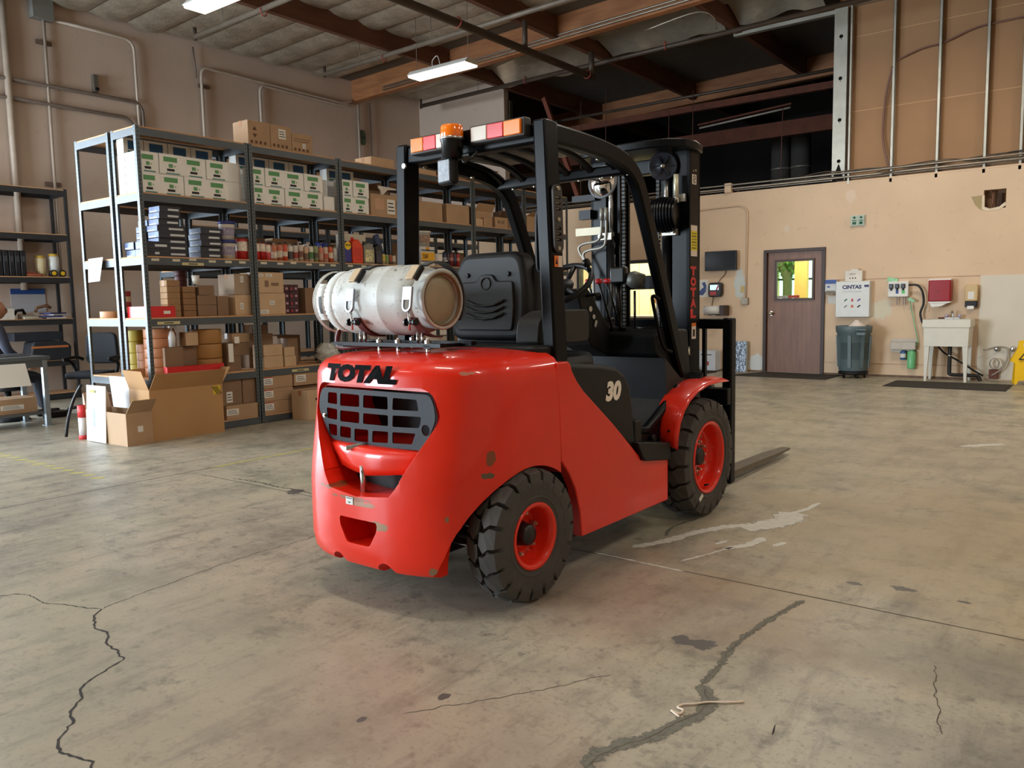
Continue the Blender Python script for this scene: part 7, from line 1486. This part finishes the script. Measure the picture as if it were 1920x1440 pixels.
# ================================================================ CEILING SERVICES
sp = thing('sprinkler_pipework', 'brown sprinkler pipes with red clips hung under the ceiling', 'pipes', (-7.45,9,5.1)); m_pipe = M('pipe_brownblack',(74,62,52),.5,.2,var=.15)
m_pipe2 = M('pipe_taupe',(120,108,94),.5,.15,var=.12)
def pp(name, P, r, mat): return obj(name, MB().tube([(a+7.45,b-9,c-5.1) for a,b,c in P], r, 10), mat, sp)
pp('main_pipe', [(-7.35,-2,5.05),(-7.35,12.1,5.05)], .058, m_pipe); pp('main_pipe_riser', [(-7.35,12.05,5.05),(-7.35,12.05,5.45)], .05, m_pipe); pp('riser', [(-7.35,10.15,5.05),(-7.35,10.15,5.48)], .04, m_pipe)
pp('branch_pipe', [(-11.75,7.45,5.50),(-4,7.45,5.62)], .04, m_pipe2); pp('branch_pipe', [(-11.85,10.1,5.50),(-4,10.1,5.62)], .04, m_pipe2); pp('branch_pipe', [(-12.05,12.85,5.45),(-2.8,12.35,5.40)], .04, m_pipe); pp('branch_pipe', [(-11.5,14.9,5.15),(-3.0,14.9,5.2)], .03, m_pipe)
for (x,y,z) in ((-11.75,7.45,5.5),(-11.85,10.1,5.5),(-12.05,12.85,5.45)): pp('elbow', [(x,y,z-.05),(x,y,z+.14)], .028, m_pipe)
for (x,y,z) in ((-10.0,7.45,5.49),(-10.3,10.1,5.49),(-7.35,8.6,5.06),(-7.35,11.9,5.06),(-6.2,12.5,5.43),(-9.2,12.7,5.45)): 
    mb = MB(); mb.tube([(x+7.45+(.065*math.cos(a) if y in (7.45,10.1) or x != -7.35 else .07*math.cos(a))*(0 if x != -7.35 else 1),y-9+(0 if x == -7.35 else .055*math.cos(a)),z-5.1+.065*math.sin(a)) for a in [k*.5236 for k in range(12)]], .008, 6, closed=True); obj('clip', mb, M('clip_red',(170,70,58),.5), sp)
for (x,y,z) in ((-11.0,7.45,5.5),(-10.9,10.1,5.5),(-9.2,10.1,5.52),(-7.35,7.2,5.1),(-10.4,12.75,5.45)): pp('hanger_rod', [(x,y,z),(x,y,ceil_z(x))], .006, m_pipe2)
# conduits fixed along the girder
for i,(z,y) in enumerate(((.10,11.615),(.04,11.60))):
    mb = MB(); mb.tube([(x, y, ceil_z(x)-.42+z) for x in (-11.9,-9,-6,-3,0,4)], .016, 8); tag(obj('girder_conduit', mb, M('emt_grey',(150,140,126),.35,.6)), f'metal conduit fixed along the big girder, {["upper","lower"][i]} one', 'conduit')
mb = MB(); mb.tube(smooth_path([(-6.2,11.8,5.50),(-5.4,11.9,5.62),(-5.2,12.1,5.55),(-5.25,12.3,5.45)],5), .014, 8); tag(obj('bent_conduit', mb, M('emt_grey',(150,140,126),.35,.6)), 'bent conduit end under the foil beyond the girder', 'conduit')
# hung shop lights
def shop_light(label, x, y, z, lit=True, power=50):
    t = thing('shop_light', label, 'lamp', (x,y,z), 0, 'hung shop lights')
    L = .62; prof = [(-.16,0),(.16,0),(.16,.012),(.10,.075),(-.10,.075),(-.16,.012)]
    obj('housing', MB().prism(prof,-L,L,lambda a,b,d:(d,a,b)), M('lamp_white',(220,216,208),.5,var=0), t)
    obj('diffuser', MB().prism([(-.15,0),(.15,0),(.14,-.028),(-.14,-.028)],-L+.01,L-.01,lambda a,b,d:(d,a,b)), M('lamp_glow',(255,244,224),.5,var=0,emit=3) if lit else M('lamp_white',(220,216,208),.5,var=0), t)
    for s in (-1,1): obj('hang_wire', MB().tube([(s*.55,0,.07),(s*.55,0,ceil_z(x)-z)],.004,5), m_pipe2, t)
    obj('feed_cable', MB().tube(smooth_path([(-.2,0,.07),(-.22,.02,.2),(-.12,.03,.26),(-.05,.02,.09)],5),.006,6), m_lab, t)
    if lit:
        a = area('shop_light_beam', (0,0,-.04), (0,0,-1), 1.2, .28, power, (1,.93,.81)); a.parent = t
    return t
shop_light('lit white shop light hanging below the girder', -8.85, 9.95, 4.98, power=30)
shop_light('white shop light cut by the top edge of the picture', -8.75, 5.95, 4.98, power=26)
for i,(x,y) in enumerate([(-2.6,10.6),(1.6,10.6),(-2.6,6.2),(1.6,6.2),(-2.6,1.8),(1.6,1.8),(-8.8,1.6),(-5.2,-1.5)]):
    shop_light(f'lit shop light outside the picture, {["first","second","third","fourth","fifth","sixth","seventh","eighth"][i]} of that row', x, y, 5.1, power=90 if y > 10 else (25 if x < -5 else 62))
# ================================================================ MEZZANINE CONTENTS (dark)
for i,x in enumerate((-6.15,-5.72)): lathe_thing('air_duct', f'grey vertical air duct in the dark mezzanine, {["left","right"][i]} one', 'duct', [(0,0),(.21,0),(.21,.5),(.215,.5),(.215,.52),(.21,.52),(.21,1.85),(0,1.85)], (x,18.0,3.06), M('duct_grey',(120,116,112),.5,.3), [('seam_band',[(.212,1.0),(.217,1.0),(.217,1.03),(.212,1.03)],m_galv)])
mb = MB()
for x,z0_,z1_ in ((-8.6,3.1,5.6),(-7.2,3.1,4.9),(-6.7,3.1,5.2),(-9.2,3.1,5.4),(-5.0,3.1,4.6)): mb.tube([(x,14.6,z0_),(x+.03,14.6,z1_)],.008,6)
tag(obj('hanging_wires', mb, M('wire_brown',(96,64,54),.6)), 'thin brown wires hanging in the dark mezzanine opening', 'wires')['kind'] = 'stuff'
t = thing('tube_light', 'unlit tube light hanging at a slant in the mezzanine', 'lamp', (-6.0,15.4,4.72)); obj('tube', MB().cyl((-.9,0,-.06),(.9,0,.06),.018,n=10), M('tube_dim',(170,160,150),.3), t); obj('reflector', MB().box((0,0,.06),(1.85,.08,.03),0,(0,-.066,0)), m_mz, t)
mb = MB(); mb.bb(-6.2,-5.7,14.4,14.7,3.06,3.12).box((-5.5,14.5,3.14),(.5,.06,.02),0,(0,.3,.2)); tag(obj('scrap_wood', mb, M('scrap_tan',(150,130,110),.7)), 'scrap pieces lying on the mezzanine edge', 'scrap')
# string on the floor
ST = [(-.905,2.374),(-.945,2.34),(-.995,2.307),(-1.027,2.27),(-1.053,2.248),(-1.061,2.221),(-1.04,2.215),(-1.037,2.187),(-1.054,2.189),(-1.068,2.192),(-1.045,2.178),(-1.031,2.172)]
mb = MB(); mb.tube(smooth_path([(a,b,.005) for a,b in ST],4),.0035,6); tag(obj('string', mb, M('string_cream',(226,206,186),.8)), 'short piece of cream string lying on the floor', 'string')
# office worker seen through the window
ow = thing('person', 'long-haired person sitting in the lit office behind the window', 'person', (-7.42,14.75,0), -1.2)
V2 = [(0,.0,.55),(0,.02,.78),(0,.0,.98),(0,-.02,1.08),(0,-.03,1.16),(.17,0,1.02),(.22,-.1,.82),(.16,-.3,.78),(-.17,0,1.02),(-.22,-.1,.82),(-.16,-.3,.78)]
b2 = skin_body('body', V2, [(0,1),(1,2),(2,3),(3,4),(3,5),(5,6),(6,7),(3,8),(8,9),(9,10)], [(.16,.12),(.14,.1),(.15,.1),(.1,.08),.05,.065,.045,.035,.065,.045,.035], 0, M('sweater_brown',(110,84,60),.9), ow)
hd = MB(); P = []
for i in range(11):
    ph = math.pi*i/10; row = []
    for j in range(16):
        a = 2*math.pi*j/16; x, y, z = .07*math.sin(ph)*math.cos(a), .09*math.sin(ph)*math.sin(a), .11*math.cos(ph)
        if y < -.065 and abs(x) < .02 and -.04 < z < .015: y -= .018
        row.append((x,y-.04,z+1.27))
    P.append(row)
hd.grid(P, cv=True); obj('head', hd, m_skin, ow)
obj('hair', MB().lathe([(0,.12),(.06,.105),(.085,.05),(.095,-.05),(.10,-.2),(.085,-.26),(0,-.26)], (0,.0,1.285), n=18), M('hair_brown',(92,58,40),.7), ow)
for s in (-1,1): obj('eye', MB().lathe([(0,.006),(.008,.004),(.01,0)], (s*.028,-.125,1.275), (0,-1,0), 8), M('eye_dark',(40,30,28),.3), ow)
od = thing('office_desk', 'pale office desk behind the window in front of the seated person', 'desk', (-7.5,14.35,0)); obj('desk_top', MB().bb(-.7,.7,-.35,.3,.93,.97), m_sink, od); obj('desk_panel', MB().bb(-.7,.7,-.33,-.30,0,.93), m_sink, od)

# street tree seen through the door glass
tr = thing('street_tree', 'green tree outside seen through the glass of the brown door', 'tree', (-5.31,15.95,0))
obj('trunk', MB().tube(smooth_path([(0,0,.9),(.02,0,1.5),(-.02,0,1.75),(-.15,0,2.0)],4),[.09]*13,8).tube([(0,0,1.6),(.15,0,1.9)],.05,8), M('bark_green',(110,130,100),.8), tr)
rnd = random.Random(2); mb = MB()
for k in range(260):
    c = Vector((rnd.gauss(.02,.17),rnd.gauss(0,.06),1.93+rnd.gauss(0,.10))); a = Vector((rnd.uniform(-1,1),rnd.uniform(-1,1),rnd.uniform(-1,1))).normalized()*.05; b_ = a.orthogonal().normalized()*.03
    mb.add([c-a,c+b_,c+a,c-b_],[(0,1,2,3)])
obj('foliage', mb, M('leaf_green',(110,170,90),.6,var=.3,scale=6), tr, fixn=False)

t = thing('office_fill_housing', 'unseen white housing added over the fill lamp in the office', 'lamp', (-8.2,YB+1.5,2.92)); obj('housing', MB().bb(-1.22,1.22,-.62,.62,0,.03), m_white, t, bevel=.005); obj('rim', MB().bb(-1.24,1.24,-.64,-.60,-.015,.01).bb(-1.24,1.24,.60,.64,-.015,.01), m_galv, t)  # housing added for the unseen office fill lamp
t = thing('door_room_fill_housing', 'white housing added over the fill lamp behind the brown door', 'lamp', (-4.45,YB+.75,2.90)); obj('housing', MB().bb(-.45,.45,-.25,.25,0,.05), m_white, t, bevel=.005); obj('rim', MB().bb(-.47,.47,-.27,-.24,-.02,.03).bb(-.47,.47,.24,.27,-.02,.03), m_galv, t)  # housing added for the fill lamp below
area('door_room_fill', (-4.45,YB+.75,2.88), (0,.25,-1), .8, .4, 75, (1,.93,.8))  # fill lamp added behind the door to brighten the yellow post
